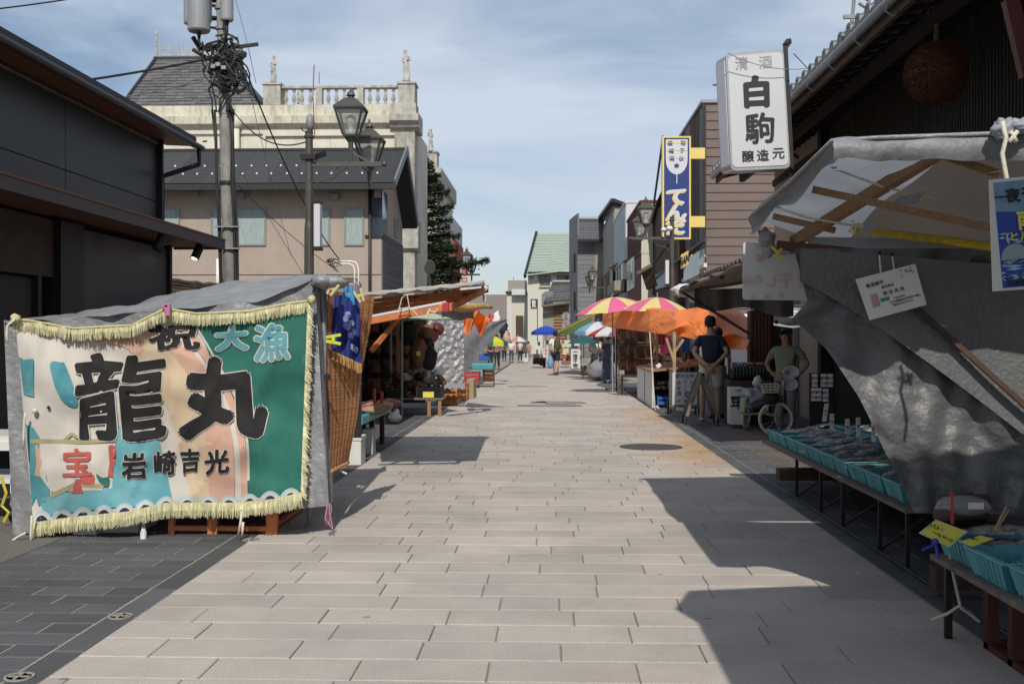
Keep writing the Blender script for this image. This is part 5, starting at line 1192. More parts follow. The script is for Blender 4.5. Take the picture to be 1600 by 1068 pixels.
for i_, (px, py, m_) in enumerate(((744, 497, 'crate_red'), (768, 505, 'crate_red'), (776, 500, 'white_cloth'), (787, 515, 'navy_cloth'), (791, 530, 'b_pink'))):
    b = B(); b.ball(P(px, py, 34), (.13, .1, .26), 12, 8, jit=.9); mk('hanging_garment', b, m_, label='%s garment hanging among the far left stalls, %s from the left' % (('red', 'second red', 'white', 'dark blue', 'pink')[i_], ORD[i_]), cat='clothes', smooth=True)
# ================================================================ RIGHT: brewery with deep tiled eave
bw = thing('brewery_building', 'dark wooden brewery with deep tiled eave at the top right', 'building', (6, 11, 0))
EX, EZ = 3.3, 4.62; WXx = 4.6
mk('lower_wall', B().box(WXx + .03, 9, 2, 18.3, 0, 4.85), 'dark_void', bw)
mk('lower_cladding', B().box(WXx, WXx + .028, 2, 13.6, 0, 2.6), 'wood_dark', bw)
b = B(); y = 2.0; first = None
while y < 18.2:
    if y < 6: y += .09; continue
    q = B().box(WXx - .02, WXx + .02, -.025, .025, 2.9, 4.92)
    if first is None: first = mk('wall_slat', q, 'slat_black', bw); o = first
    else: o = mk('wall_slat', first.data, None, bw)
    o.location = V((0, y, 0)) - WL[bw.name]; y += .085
mk('plaster_wall', B().box(WXx - .1, WXx + .02, 18.25, 22, 0, 4.9), 'plaster_tan', bw)
for z_ in (WZ(248, 18.4), WZ(292, 18.4)): mk('wall_beam', B().box(WXx - .14, WXx - .102, 18.2, 22, z_, z_ + .12), 'soffit_black', bw)
mk('wall_post', B().box(WXx - .16, WXx + .02, 18.0, 18.22, 0, 4.9), 'soffit_black', bw)
mk('soffit', B().prism([(EX + .03, 0, EZ - .03), (WXx + .1, 0, 4.95), (WXx + .1, 0, 5.0), (EX + .03, 0, EZ + .03)], (0, 22, 0)), 'soffit_black', bw)
y = 6.0
while y < 21.5:
    mk('rafter', B().add([(EX + .05, y, EZ - .10), (WXx, y, 4.86), (WXx, y, 4.94), (EX + .05, y, EZ - .02), (EX + .05, y + .06, EZ - .10), (WXx, y + .06, 4.86), (WXx, y + .06, 4.94), (EX + .05, y + .06, EZ - .02)], [(0, 1, 2, 3), (7, 6, 5, 4), (0, 4, 5, 1), (3, 2, 6, 7), (0, 3, 7, 4)]), 'soffit_black', bw); y += .36
mk('purlin', B().box(EX + .5, EX + .6, 3, 22, EZ - .04 - .05, EZ + .05), 'soffit_black', bw)
mk('eave_board', B().box(EX, EX + .05, 2, 21.8, EZ - .14, EZ + .02), 'wood_dark', bw)
g_ = B(); g_.tube([(EX - .06, 2, EZ - .01), (EX - .06, 21.8, EZ - .01)], .05, 10); mk('gutter', g_, 'trans_grey', bw, smooth=True)
y = 6.3
while y < 21: mk('gutter_hook', B().tube([(EX - .07, y, EZ - .02), (EX - .10, y, EZ - .10), (EX - .03, y, EZ - .15), (EX + .03, y, EZ - .12)], .010, 5), 'trans_grey', bw); y += 1.05
mk('roof_deck', B().prism([(EX, 0, EZ + .05), (9, 0, 7.4), (9, 0, 7.44), (EX, 0, EZ + .1)], (0, 22, 0)), 'kawara', bw)
y = 6.0; tile = B()
tile.tube([(0, 0, 0), (.45, 0, .2)], .085, 10); tile.lathe([(.105, -.02), (.105, .02), (.07, .03)], (0, 0, 0), 12, Matrix.Rotation(pi / 2, 4, 'Y')); tile.box(-.01, .45, .09, .25, -.07, .02)
tm = None
while y < 21.8:
    if tm is None: tm = mk('eave_tile', tile, 'kawara', bw); o = tm
    else: o = mk('eave_tile', tm.data, None, bw)
    o.location = V((EX - .04, y, EZ + .10)) - WL[bw.name]; y += .35
o = thing('roof_antenna', 'small metal bracket antenna on the brewery roof edge at the top', 'antenna', P(1350, 20, 12)); b = B(); b.bar(P(1318, 27, 12), P(1342, 26, 12), .04); b.tube([P(1331, 35, 12), P(1334, 5, 12), P(1335, -20, 12)], .02, 6); b.tube([P(1342, 5, 12), P(1352, 12, 12), P(1358, 2, 12), P(1350, -4, 12)], .02, 6); mk('bracket', b, 'trans_grey', o)
c = P(1463, 114, 10.98); o = thing('cedar_ball', 'big brown cedar ball hanging under the brewery eave', 'cedar ball', c)
b = B(); b.ball(c, .29, 40, 28); rr_ = random.Random(4)
for _ in range(7000):
    d = V((rr_.gauss(0, 1), rr_.gauss(0, 1), rr_.gauss(0, 1))).normalized(); e = d.orthogonal().normalized(); e = Matrix.Rotation(rr_.random() * 6.3, 3, d) @ e; q = c + d * .285; b.add([q - e * .006, q + e * .006, q + d * .035 + e * .004], [(0, 1, 2)])
mk('sprigs', b, 'cedar_ball', o, fix=False); b = B(); b.tube([c + V((0, 0, .28)), c + V((.0, 0, .5)), c + V((0, 0, .85))], [.03, .02, .02], 6); b.ball(c + V((0, 0, .62)), .035, 8, 6, jit=.8); b.tube([c + V((0, -.02, .6)), c + V((-.07, -.02, .66)), c + V((-.09, -.02, .58))], .01, 5); mk('rope', b, 'wood_grey', o)
b = B().bar(P(1578, 0, 8), P(1606, 120, 8), .08, .1); mk('drain_pole', b, 'red_brown', label='dark red slanting pole at the top right corner', cat='pole')
# white box sign 白駒
Ys = 14; sg = thing('box_sign', 'white upright box sign with brushed black brewery characters', 'sign', P(1183, 170, Ys))
c4 = [P(1142, 267, Ys), P(1235, 263, Ys - .1), P(1224, 76, Ys - .1), P(1134, 84, Ys)]
def rc(pts, r_, n_=5):
    out = []; k = len(pts)
    for i in range(k):
        a, c_, e = V(pts[i - 1]), V(pts[i]), V(pts[(i + 1) % k]); p0 = c_ + (a - c_).normalized() * r_; p2 = c_ + (e - c_).normalized() * r_
        for j in range(n_ + 1): t = j / n_; out.append(p0 * (1 - t) ** 2 + c_ * 2 * t * (1 - t) + p2 * t * t)
    return out
dpt = V((-.085, .30, 0)); ctr = sum((V(q) for q in c4), V()) / 4
mk('frame', B().prism(rc(c4, .08), dpt), 'chrome', sg)
inn = [ctr + (V(q) - ctr) * .945 for q in c4]
mk('face', B().prism([q + V((0, -.012, 0)) for q in rc(inn, .07)], (0, .011, 0)), 'sign_white', sg)
mk('side_face', B().prism([c4[0] + dpt * .12 + V((-.006, 0, .08)), c4[0] + dpt * .88 + V((-.006, 0, .08)), c4[3] + dpt * .88 + V((-.006, 0, -.08)), c4[3] + dpt * .12 + V((-.006, 0, -.08))], (.01, 0, 0)), 'sign_white', sg)
fr = frame(ctr + V((0, -.012, 0)), c4[1] - c4[0], (c4[3] - c4[0]) + (c4[2] - c4[1])); mpx = Ys / F
def stext(s, px, py, h, m_, bold, **k):
    d = P(px, py, Ys) - ctr; text('lettering', s, fr, d.dot(fr[1]), d.dot(fr[2]), h * mpx, m_, sg, bold, off=.004, **k)
stext('清', 1161, 101, 21, 'ink_faded', .015); stext('酒', 1198, 99, 21, 'ink_faded', .015)
stext('白', 1182, 146, 47, 'ink', .055, smear=.055, sx=1.05); stext('駒', 1185, 202, 48, 'ink', .026, smear=.04)
for s_, px, py in (('醸', 1166, 246), ('造', 1189, 244), ('元', 1213, 241)): stext(s_, px, py, 19, 'ink', .022)
b = B(); b.bar(P(1237, 262, Ys - .05), P(1227, 72, Ys - .05), .05); b.bar(P(1227, 72, Ys - .05), P(1233, 64, Ys + .1), .06); b.bar(P(1237, 262, Ys), P(1262, 330, 16), .05)
b.bar(P(1236, 240, Ys), P(1246, 246, 15.5), .04); mk('bracket', b, 'steel_dark', sg); b = B(); b.tube([P(1234, 270, Ys), P(1240, 285, Ys), P(1238, 296, Ys), P(1244, 300, Ys)], .015, 5); mk('wire', b, 'cable', sg)
cable((P(1240, 84, 13.9), P(1262, 107, 14)), .006, 'thin stay wire between the white box sign and the brewery gutter'); cable((P(1137, 83, 13.8), P(1262, 107, 13.8)), .005, 'sagging thin wire crossing the face of the white box sign', 'cable_grey', .08)

# ================================================================ siding brown building and its signs
YS = 34; sb_ = thing('siding_building', 'brown clapboard building carrying the blue and yellow vertical sign', 'building', (7, 40, 0))
xa = WX(1100, YS); xb = WX(1262, YS); zt = WZ(163, YS)
mk('core', B().box(xa + .05, xb, YS + .05, 46, 0, zt - .1), 'siding_brown', sb_)
z = zt - .278
while z > 1.5:
    mk('siding_board', B().add([(xa, YS, z + .004), (xb, YS, z + .004), (xb, YS + .03, z + .274), (xa, YS + .03, z + .274), (xa, YS + .05, z + .004), (xb, YS + .05, z + .004), (xb, YS + .05, z + .274), (xa, YS + .05, z + .274)], [(0, 1, 2, 3), (0, 4, 5, 1), (3, 2, 6, 7), (0, 3, 7, 4), (1, 5, 6, 2)]), 'siding_brown', sb_); z -= .278
mk('parapet_cap', B().box(xa - .08, xb, YS - .05, 46, zt - .001, zt + .09), 'trans_grey', sb_)
mk('corner_trim', B().box(xa - .06, xa + .06, YS - .02, YS + .06, 1, zt - .02), 'steel_dark', sb_)
for k_, (p0, p1, m_) in enumerate(((1100, 1092, 'fascia'), (1092, 1086, 'wood_dark'), (1086, 1080, 'wood_dark'), (1080, 1072, 'siding_brown'))):
    ya_ = xa * F / (p0 - 859); yb_ = xa * F / (p1 - 859); mk('street_panel', B().box(xa - .02 - .012 * k_, xa + .045, max(YS + .06, ya_) + .01, yb_ - .01, 1.5, zt - .05), m_, sb_)
# neighbour with black sloping eave
nb = thing('gabled_shop', 'black timber shop with steep eave behind the blue sign', 'building', (5, 44, 0))
ev = [V((xa - .4, 38.3, WZ(190, 38.3))), V((xa - .4, 52, WZ(345, 46)))]
mk('wall', B().box(xa - .3, xa + 3, 38.3, 47, 0, WZ(300, 40)), 'wood_dark', nb)
mk('sloping_eave', B().prism([P(1087, 180, 38), P(1098, 164, 36), P(1040, 300, 44), P(1014, 350, 47), P(1010, 350, 47)], (.25, .3, 0)), 'fascia', nb)
mk('upper_wall', B().prism([P(1092, 176, 38.6), P(1020, 348, 47), P(1020, 460, 47), P(1098, 460, 38.6)], (.6, .1, 0)), 'soffit_black', nb)
mk('verge_board', B().bar(P(1036, 214, 37.4), P(1018, 345, 41), .06, .14), 'lamp_grey', nb)
# blue and yellow sign
Yt = 33; tsn = thing('vertical_sign', 'tall blue sign with yellow frame and white hiragana', 'sign', P(1057, 290, Yt))
a = P(1035, 213, Yt); c = P(1079.5, 373.5, Yt); x0, x1, z1, z0 = a.x, c.x, a.z, c.z; w5 = .05
mk('frame', B().box(x0, x1, Yt, Yt + .3, z0, z0 + w5).box(x0, x1, Yt, Yt + .3, z1 - w5, z1).box(x0, x0 + w5, Yt, Yt + .3, z0 + w5, z1 - w5).box(x1 - w5, x1, Yt, Yt + .3, z0 + w5, z1 - w5), 'sign_yellow', tsn)
mk('face', B().box(x0 + w5, x1 - w5, Yt + .03, Yt + .27, z0 + w5, z1 - w5), 'sign_navy', tsn)
fr = frame((0, Yt + .028, 0), (1, 0, 0), (0, 0, 1)); kk = Yt / F
def XZ(px, py): q = P(px, py, Yt); return q.x, q.z
cx, _ = XZ(1057.5, 0)
hw = (x1 - x0) / 2 - w5 - .05; zb_ = XZ(0, 255)[1]
pts = [V((cx - hw, Yt + .026, z1 - w5 - .04)), V((cx + hw, Yt + .026, z1 - w5 - .04))] + [V((cx + hw * cos(t * pi / 12), Yt + .026, zb_ - .45 * sin(t * pi / 12))) for t in range(13)]
mk('white_tongue', B().poly(pts), 'sign_white', tsn, fix=False)
for s_, px, py in (('袋', 1047, 224), ('物', 1067.5, 223.5), ('帽', 1049, 236), ('子', 1066, 235.5), ('雨', 1050, 248), ('衣', 1064.5, 248), ('傘', 1057.5, 259)): u_, v_ = XZ(px, py); text('lettering', s_, fr, u_, v_, 8.2 * kk, 'sign_navy', tsn, .035, off=.006)
for py in (230, 241.5, 253): mk('rule_line', B().box(cx - hw * .95, cx + hw * .95, Yt + .018, Yt + .022, XZ(0, py)[1], XZ(0, py)[1] + .02), 'sign_yellow', tsn)
mk('thread_line', B().box(cx - .01, cx + .015, Yt + .018, Yt + .022, XZ(0, 292)[1], zb_ - .45), 'sign_white', tsn)
for s_, py, h in (('て', 307, 29), ('ん', 331, 29), ('だ', 353, 27)):
    u_, v_ = XZ(1058, py); text('lettering', s_, fr, u_ - .05, v_ - .035, h * kk, 'sign_yellow', tsn, .05, off=.006, sx=1.15); text('lettering', s_, fr, u_, v_, h * kk, 'sign_white', tsn, .035, off=.012, sx=1.15)
for py in (239, 346): q = P(1079, py, Yt); mk('sign_bracket', B().box(x1 + .002, WX(1102, Yt), Yt + .05, Yt + .25, q.z - 8.5 * kk, q.z + 8.5 * kk), 'sign_yellow', tsn)
# lower shop front with BAN board
sf_ = thing('shop_awning', 'long pale sloping shop awning with a signboard below the blue sign', 'awning', (4, 36, 0))
mk('fascia_board', B().prism([P(1068, 408, 34), P(1098, 388, 33.2), P(1098, 425, 33.2), P(1068, 440, 34)], (.1, .3, 0)), mat('board_blue', (.35, .42, .47), .5, var=.1), sf_)
mk('fascia_board', B().prism([P(1024, 430, 45), P(1048, 415, 40), P(1048, 445, 40), P(1024, 452, 45)], (.1, .3, 0)), 'board_blue', sf_)
mk('gold_panel', B().prism([P(1064, 398, 33.1), P(1076, 391, 33), P(1076, 412, 33), P(1064, 420, 33.1)], (.0, .08, 0)), 'sign_yellow', sf_)
fr2 = frame(P(1070, 405, 33.0), (1, -.1, .55), (0, 0, 1)); text('lettering', 'BAN', fr2, 0, 0, .33, 'steel_dark', sf_, .05, off=.012, sx=.45)
mk('roof_edge', B().bar(P(1015, 442, 47), P(1101, 375, 32.8), .12, .10), 'fascia', sf_)
mk('lower_slope', B().prism([P(1035, 462, 46), P(1100, 418, 32.5), P(1112, 450, 32.5), P(1060, 470, 46)], (0, 0, -.1)), 'plaster_tan', sf_)
mk('lower_edge', B().bar(P(1035, 462, 46), P(1102, 414, 32.4), .10, .12), 'paper', sf_)
mk('yellow_trim', B().box(WX(1079, 33.8), WX(1102, 33.8), 33.7, 33.8, WZ(402, 33.8), WZ(399, 33.8)), 'sign_yellow', sb_)
hs = thing('hanging_board', 'tilted old wooden board hanging on a diagonal strut by the right lamp', 'sign board', P(1012, 430, 38))
mk('board', B().prism([P(1001, 424, 38), P(1018, 417, 37.5), P(1025, 445, 37.5), P(1010, 452, 38)], (.1, .5, 0)), 'wood_dark', hs); mk('cap', B().bar(P(997, 427, 38), P(1020, 414, 37.4), .12), 'wood_grey', hs); mk('strut', B().bar(P(1018, 415, 37.5), P(1044, 382, 36), .06), 'lamp_grey', hs)
# row of houses further up the street
def block(name, label, pn, pf, pr, yt, Yn, m_side, m_front, cap='trans_grey', ybot=None, slope=0):
    """street side runs from pn (near, px) to pf (far, px); front runs from pn to pr"""
    x = WX(pn, Yn); yf = Yn * (pn - 859) / (pf - 859); xr = WX(pr, Yn); z = WZ(yt, Yn); zb = WZ(ybot, Yn) if ybot else 0
    o = thing(name, label, 'building', ((x + xr) / 2, Yn, 0))
    mk('front_wall', B().box(x + .03, xr, Yn, Yn + .2, zb, z), m_front, o)
    mk('street_wall', B().box(x, x + .2, Yn + .202, yf, zb, z), m_side, o)
    mk('flat_roof', B().box(x - .04, xr, Yn - .04, yf, z + .001, z + .12), cap, o)
    if ybot: mk('ground_floor', B().box(x + .3, xr, Yn + .3, yf, 0, zb - .01), 'wood_dark', o)
    return o, x, xr, yf, z
mat('maroon', (.17, .085, .085), .75, var=.08); mat('maroon2', (.12, .03, .028), .75, var=.1); mat('pale_blue', (.36, .42, .46), .6, var=.06); mat('grey_sheet', (.55, .56, .57), .6, var=.05); mat('taupe', (.27, .25, .215), .8, var=.06)
mat('cream_far', (.55, .53, .45), .85, var=.06)
mat('grey_side', (.19, .19, .195), .75, var=.12, rnd=.15)
o, x, xr, yf, z = block('corner_block', 'maroon and cream metal clad block behind the right lamp', 1001, 980, 1042, 318, 47, 'maroon', 'cream_far', 'maroon2', 396)
mk('ground_floor_wall', B().box(x + .02, x + .25, 47.2, yf, 0, WZ(398, 47)), 'maroon2', o)
mk('front_lower', B().box(x + .05, xr, 47.02, 47.2, 0, WZ(396, 47) - .005), 'cream_far', o)
b = B()
for k in range(12): b.box(x + .03 + k * .1, x + .045 + k * .1, 46.97, 46.998, 0, z - .05)
mk('cladding_rib', b, 'cream_far', o, kind='stuff')
b = B()
for k in range(20): b.box(x - .02, x - .001, 47.3 + k * .37, 47.36 + k * .37, WZ(396, 47), z)
mk('cladding_rib', b, 'maroon', o, kind='stuff')
wn = mk('bay_window', B().box(x - .06, x + .01, 50.3, 54.5, WZ(452, 52), WZ(405, 52)), 'white_plastic', o)
mk('bay_glass', B().box(x - .075, x - .062, 50.8, 54.1, WZ(446, 52), WZ(411, 52)), 'glass', wn); mk('bay_mullion', B().box(x - .10, x - .077, 52.3, 52.5, WZ(446, 52), WZ(411, 52)).box(x - .10, x - .077, 50.8, 54.1, WZ(428, 52), WZ(427, 52)), 'white_plastic', wn)
o, x, xr, yf, z = block('blue_block', 'pale blue metal clad building in the right row', 977, 959, 1000, 318, 56, 'pale_blue', 'grey_sheet', 'grey_sheet', 405)
mk('balcony', B().box(x - .5, x + .02, 57, 64, WZ(455, 58), WZ(440, 58)), 'taupe', o); mk('lower_sign_wall', B().box(x - .02, x + .3, 57, 66, WZ(500, 58), WZ(458, 58)), 'pale_blue', o)
mk('canopy_roof', B().prism([P(950, 418, 66), P(985, 400, 57), P(988, 404, 57), P(955, 421, 66)], (.6, 0, .1)), 'wood_grey', o)
for k_ in range(3): mk('window', B().box(x - .03, x + .28, 57.5 + k_ * 2.4, 59 + k_ * 2.4, WZ(437, 58), WZ(412, 58)), 'white_plastic' if k_ == 0 else 'glass', o)
o, x, xr, yf, z = block('taupe_block', 'taupe gable fronted house in the right row', 959, 938, 985, 326, 66, 'taupe', 'taupe', 'fascia', 420)
mk('gable', B().prism([P(938, 340, yf), P(957.5, 313, 66), P(980, 320, 66), P(980, 340, 66), P(940, 345, yf)], (.3, .2, 0)), 'taupe', o); mk('gable_cap', B().bar(P(936.5, 341, yf), P(957.5, 312.5, 65.8), .25, .2), 'fascia', o); mk('gable_cap', B().bar(P(957.5, 312.5, 65.8), P(977, 320, 66), .25, .2), 'fascia', o)
mk('lower_dark', B().box(x - .1, x + .3, 66.3, 80, 0, WZ(420, 68)), 'wood_dark', o); mk('white_post', B().box(x - .2, x - .05, 66.1, 66.3, 0, WZ(415, 66)), 'white_plastic', o)
# tiled grey house
th_ = thing('tiled_house', 'grey sided house with kawara tiled roof and a tall side fin', 'house', (3, 84, 0)); Yh = 80
x0, x1, xm = WX(902, Yh), WX(944, Yh), WX(929, Yh)
mk('core', B().box(x0 + .1, x1 + 1, Yh + .1, Yh + 7, 0, WZ(376, Yh)), 'fascia', th_)
z = 0; k_ = 0; hb_ = 7.2 * Yh / F
while z < WZ(378, Yh): mk('siding_board', B().box(x0 + .05, xm, Yh, Yh + .09, z + .02, z + hb_), 'grey_side', th_); z += hb_
mk('recess_wall', B().box(xm + .01, x1 + .5, Yh + .02, Yh + .09, 0, WZ(378, Yh)), 'taupe', th_)
xf = WX(889.5, Yh + 4) 
mk('fin_wall', B().prism([P(902.5, 333, Yh), P(889.3, 344, Yh + 6), P(889.3, 560, Yh + 6), P(902.5, 562, Yh)], (.12, .02, 0)), 'grey_side', th_)
for (y0_, y1_) in ((396, 425), (455, 484)): mk('fin_window', B().prism([P(898, y0_, Yh + 1.5), P(892, y0_ + 3, Yh + 4.5), P(892, y1_, Yh + 4.5), P(898, y1_, Yh + 1.5)], (-.06, -.05, 0)), 'fascia', th_)
def kawara_roof(parent, a, c, d, e, nrib, m='kawara'):
    """a,c bottom left/right; d,e top right/left"""
    a, c, d, e = map(V, (a, c, d, e)); n_ = (c - a).cross(e - a).normalized(); mk('roof_deck', B().prism([a, c, d, e], -n_ * .12), m, parent)
    rows_ = 7
    for i in range(nrib):
        u = (i + .5) / nrib; q0 = a.lerp(c, u); q1 = e.lerp(d, u); w_ = (c - a).length / nrib * .26; b = B()
        for r_ in range(rows_): b.tube([q0.lerp(q1, r_ / rows_) + n_ * .07, q0.lerp(q1, (r_ + .97) / rows_) + n_ * .015], [w_ * 1.15, w_ * .85], 6)
        mk('tile_row', b, m, parent, smooth=False)
    b = B().tube([e + n_ * .1, d + n_ * .1], .14, 8); mk('ridge_tile', b, m, parent)
kawara_roof(th_, P(903, 374, Yh - .8), P(944, 374, Yh - .8), P(944, 344, Yh + 2.5), P(903, 344, Yh + 2.5), 11)
mk('eave_gutter', B().box(x0, x1, Yh - .95, Yh - .82, WZ(378, Yh - .8), WZ(374.5, Yh - .8)), 'steel_dark', th_)
# white building with green roof
gr_ = thing('green_roofed_house', 'white walled house with tall pale green metal roof at the street end', 'house', (0, 95, 0)); Yg = 95
xa_g, xb_g = WX(825, Yg), WX(900, Yg); mk('wall', B().box(xa_g, xb_g, Yg, Yg + 8, 0, WZ(425, Yg)), 'cream_far', gr_)
rz0, rz1 = WZ(424, Yg), WZ(363.5, Yg + 4)
mk('roof', B().add([P(820.5, 431, Yg - .8), P(900, 421, Yg - .8), P(900, 363.5, Yg + 4), P(839, 363.5, Yg + 4), P(820.5, 431, Yg + 8), P(900, 421, Yg + 8)], [(0, 1, 2, 3), (0, 3, 4), (3, 2, 5, 4)]), 'green_roof', gr_)
a, c, d, e = P(821, 430, Yg - .85), P(900, 421, Yg - .85), P(900, 363.5, Yg + 3.95), P(839, 363.5, Yg + 3.95)
for k in range(15):
    t = k / 15; p0 = a.lerp(e, t); p1 = c.lerp(d, t); mk('roof_seam', B().bar(p0 + V((0, -.05, .05)), p1 + V((0, -.05, .05)), .035, .04), 'green_roof', gr_)
mk('verge', B().bar(P(820, 432, Yg - .9), P(838.5, 363, Yg + 4), .2, .3), 'fascia', gr_); mk('eave_line', B().box(xa_g, xb_g, Yg - .7, Yg - .02, WZ(426.5, Yg), WZ(425.2, Yg)), 'wood_dark', gr_)
window(gr_, 843, 860, 430, 446, Yg, 'wood_grey', 'glass_dark', 1, fw=.08, cur=False); window(gr_, 870, 889, 430, 446, Yg, 'wood_grey', 'glass_dark', 1, fw=.08, cur=False)
mk('window_ledge', B().box(WX(842, Yg), WX(861, Yg), Yg - .2, Yg - .05, WZ(448.5, Yg), WZ(447, Yg)), 'cream_far', gr_); mk('wall_box', B().box(WX(835, Yg), WX(839, Yg), Yg - .3, Yg - .01, WZ(438, Yg), WZ(429, Yg)), 'white_plastic', gr_)
# tiled gatehouse in front of it
gt = thing('tiled_gatehouse', 'small dark tiled gatehouse with slatted door left of the grey house', 'building', (1, 78, 0)); Yk = 77
mk('wall', B().box(WX(848, Yk), WX(890, Yk), Yk, Yk + 4, 0, WZ(474, Yk)), 'taupe', gt)
kawara_roof(gt, P(849, 472, Yk - .7), P(890, 468, Yk - .7), P(890, 442, Yk + 2), P(863, 442, Yk + 2), 10)
mk('eave_board', B().bar(P(846, 478, Yk - .75), P(890, 472, Yk - .75), .3, .15), 'wood_grey', gt)
z_ = WZ(512, Yk)
k = 0
for py in range(480, 560, 5): mk('door_slat', B().box(WX(865, Yk), WX(885, Yk), Yk - .1, Yk - .02, WZ(py + 3.6, Yk), WZ(py, Yk)), 'wood', gt)
mk('gable_end', B().prism([P(846, 460, Yk - .3), P(852, 455, Yk - .3), P(864, 455, Yk), P(864, 478, Yk), P(846, 478, Yk - .3)], (0, .3, 0)), 'trans_grey', gt)
# small buildings at the end of the street
eb = thing('corner_house', 'small pale house with dark stepped roof at the end of the street', 'house', (-4, 102, 0)); Ye = 102
mk('wall', B().box(WX(792, Ye), WX(823, Ye), Ye, Ye + 5, 0, WZ(455, Ye)), 'cream_far', eb); mk('upper_block', B().box(WX(793, Ye), WX(822, Ye), Ye + 1, Ye + 5, WZ(455, Ye), WZ(437, Ye)), 'taupe', eb)
mk('balcony', B().box(WX(800, Ye), WX(822, Ye), Ye - .8, Ye - .01, WZ(461, Ye), WZ(452, Ye)), 'grey_sheet', eb); mk('roof_edge', B().box(WX(790, Ye), WX(823, Ye), Ye - .3, Ye + 5, WZ(455, Ye) - .18, WZ(455, Ye) - .001), 'fascia', eb)
mk('dark_door', B().box(WX(806, Ye), WX(818, Ye), Ye - .15, Ye - .01, 0, WZ(493, Ye)), 'wood_dark', eb); mk('pipe_corner', B().box(WX(797, Ye), WX(800, Ye), Ye - .2, Ye - .02, 0, WZ(480, Ye)), 'grey_sheet', eb)
mk('antenna', B().tube([(WX(801, Ye), Ye + 2, WZ(437, Ye)), (WX(801, Ye), Ye + 2, WZ(430, Ye))], .04, 5).box(WX(805, Ye), WX(813, Ye), Ye + 2, Ye + 2.1, WZ(446, Ye), WZ(443, Ye)), 'trans_grey', eb)
mk('pinkish_hall', B().box(WX(650, 115), WX(796, 115), 115, 122, 0, WZ(460, 115)), mat('hall', (.24, .20, .19), .9, var=.08), label='low mauve grey hall closing the view behind the left stalls', cat='hall')
# black shop sign on its pole
bs_ = thing('pole_sign', 'black square pole sign with white characters and red foot', 'sign', P(838, 560, 72)); mk('panel', B().box(WX(829, 72), WX(839, 72), 72, 72.2, WZ(480, 72), WZ(467, 72)), 'black_metal', bs_); mk('red_foot', B().box(WX(829, 72), WX(839, 72), 72, 72.2, WZ(482.5, 72), WZ(480.1, 72)), 'crate_red', bs_); mk('pole', B().box(WX(839, 72) + .01, WX(840.4, 72), 72, 72.1, 0, WZ(467, 72)), 'black_metal', bs_)
text('lettering', '輪', frame(P(834, 471.5, 71.98), (1, 0, 0), (0, 0, 1)), 0, 0, .28, 'sign_white', bs_, .04, off=.02); text('lettering', '風', frame(P(834, 477, 71.98), (1, 0, 0), (0, 0, 1)), 0, 0, .28, 'sign_white', bs_, .04, off=.02)
isg = thing('round_sign', 'pale twin round signs stacked on a dark post by the gatehouse', 'sign', P(884, 560, 66))
for py in (494, 507.5): 
    b = B(); b.lathe([(.26, -.03), (.26, .03)], (0, 0, 0), 24, Matrix.Rotation(pi / 2, 4, 'X')); c = P(884.5, py, 66); b.v = [tuple(V(v) + c) for v in b.v]; mk('sign_disc', b, 'trans_grey', isg); q = B().cb(c + V((0, -.05, -.02)), .04, .03, .24).cb(c + V((0, -.05, .15)), .05, .03, .05).cb(c + V((0, -.05, -.15)), .14, .03, .03); mk('emblem', q, 'ink', isg)
mk('post', B().tube([(P(884.5, 500, 66.1).x, 66.1, 0), (P(884.5, 500, 66.1).x, 66.1, 2.9)], .03, 6), 'black_metal', isg)
# white van
vn = thing('parked_van', 'white van parked behind the orange stall', 'van', (4.9, 27, 0)); vx0, vx1 = WX(1122, 26), WX(1122, 26) + 1.68
prof_ = [(vx0, .35), (vx0, 1.1), (vx0 + .12, 1.8), (vx0 + .25, 1.97), (vx1 - .25, 1.97), (vx1 - .12, 1.8), (vx1, 1.1), (vx1, .35)]
mk('body', B().prism([(x_, 26, z_) for x_, z_ in prof_], (0, 3.3, 0)), mat('van_white', (.78, .78, .78), .25, var=.02), vn, bevel=.05)
mk('rear_window', B().prism([(vx0 + .12, 25.985, 1.15), (vx0 + .22, 25.985, 1.8), (vx1 - .22, 25.985, 1.8), (vx1 - .12, 25.985, 1.15)], (0, .02, 0)), 'glass_dark', vn); mk('bumper', B().box(vx0, vx1, 25.9, 26.02, .3, .55), 'steel_dark', vn, bevel=.03)
for s_ in (vx0 + .08, vx1 - .08): mk('tail_lamp', B().box(s_ - .05, s_ + .05, 25.96, 26.01, .7, 1.05), 'crate_red', vn)
for x_ in (vx0 + .1, vx1 - .1):
    for y_ in (26.6, 28.7): b = B(); b.lathe([(.28, -.08), (.3, -.06), (.3, .06), (.28, .08)], (x_, y_, .3), 20, Matrix.Rotation(pi / 2, 4, 'Y')); mk('wheel', b, 'rubber', vn)
mk('mirror', B().box(vx0 - .2, vx0 - .02, 26.1, 26.2, 1.2, 1.45), 'black_metal', vn, bevel=.02)
# dark slatted shutters between van and doorway
sh_ = thing('folded_shutters', 'stack of dark red brown folded wooden shutters beside the van', 'shutters', (3.9, 20, 0))
for k in range(6):
    xx = WX(1172 + k * 5.5, 20); mk('shutter_leaf', B().box(xx, xx + .05, 20, 20.3, 0, 1.9 + .02 * k), 'red_brown' if k % 2 else 'wood_dark', sh_)
mk('dark_wall', B().box(WX(1203, 20.4), 6, 20.4, 20.6, 0, 3.1), 'wood_dark', label='dark timber shop wall behind the old man', cat='wall')
mk('vertical_lath', B().box(WX(1241, 19.8), WX(1245, 19.8), 19.8, 19.9, 0, 2.2), 'trans_grey', label='thin grey vertical door lath right of the old man', cat='door post')

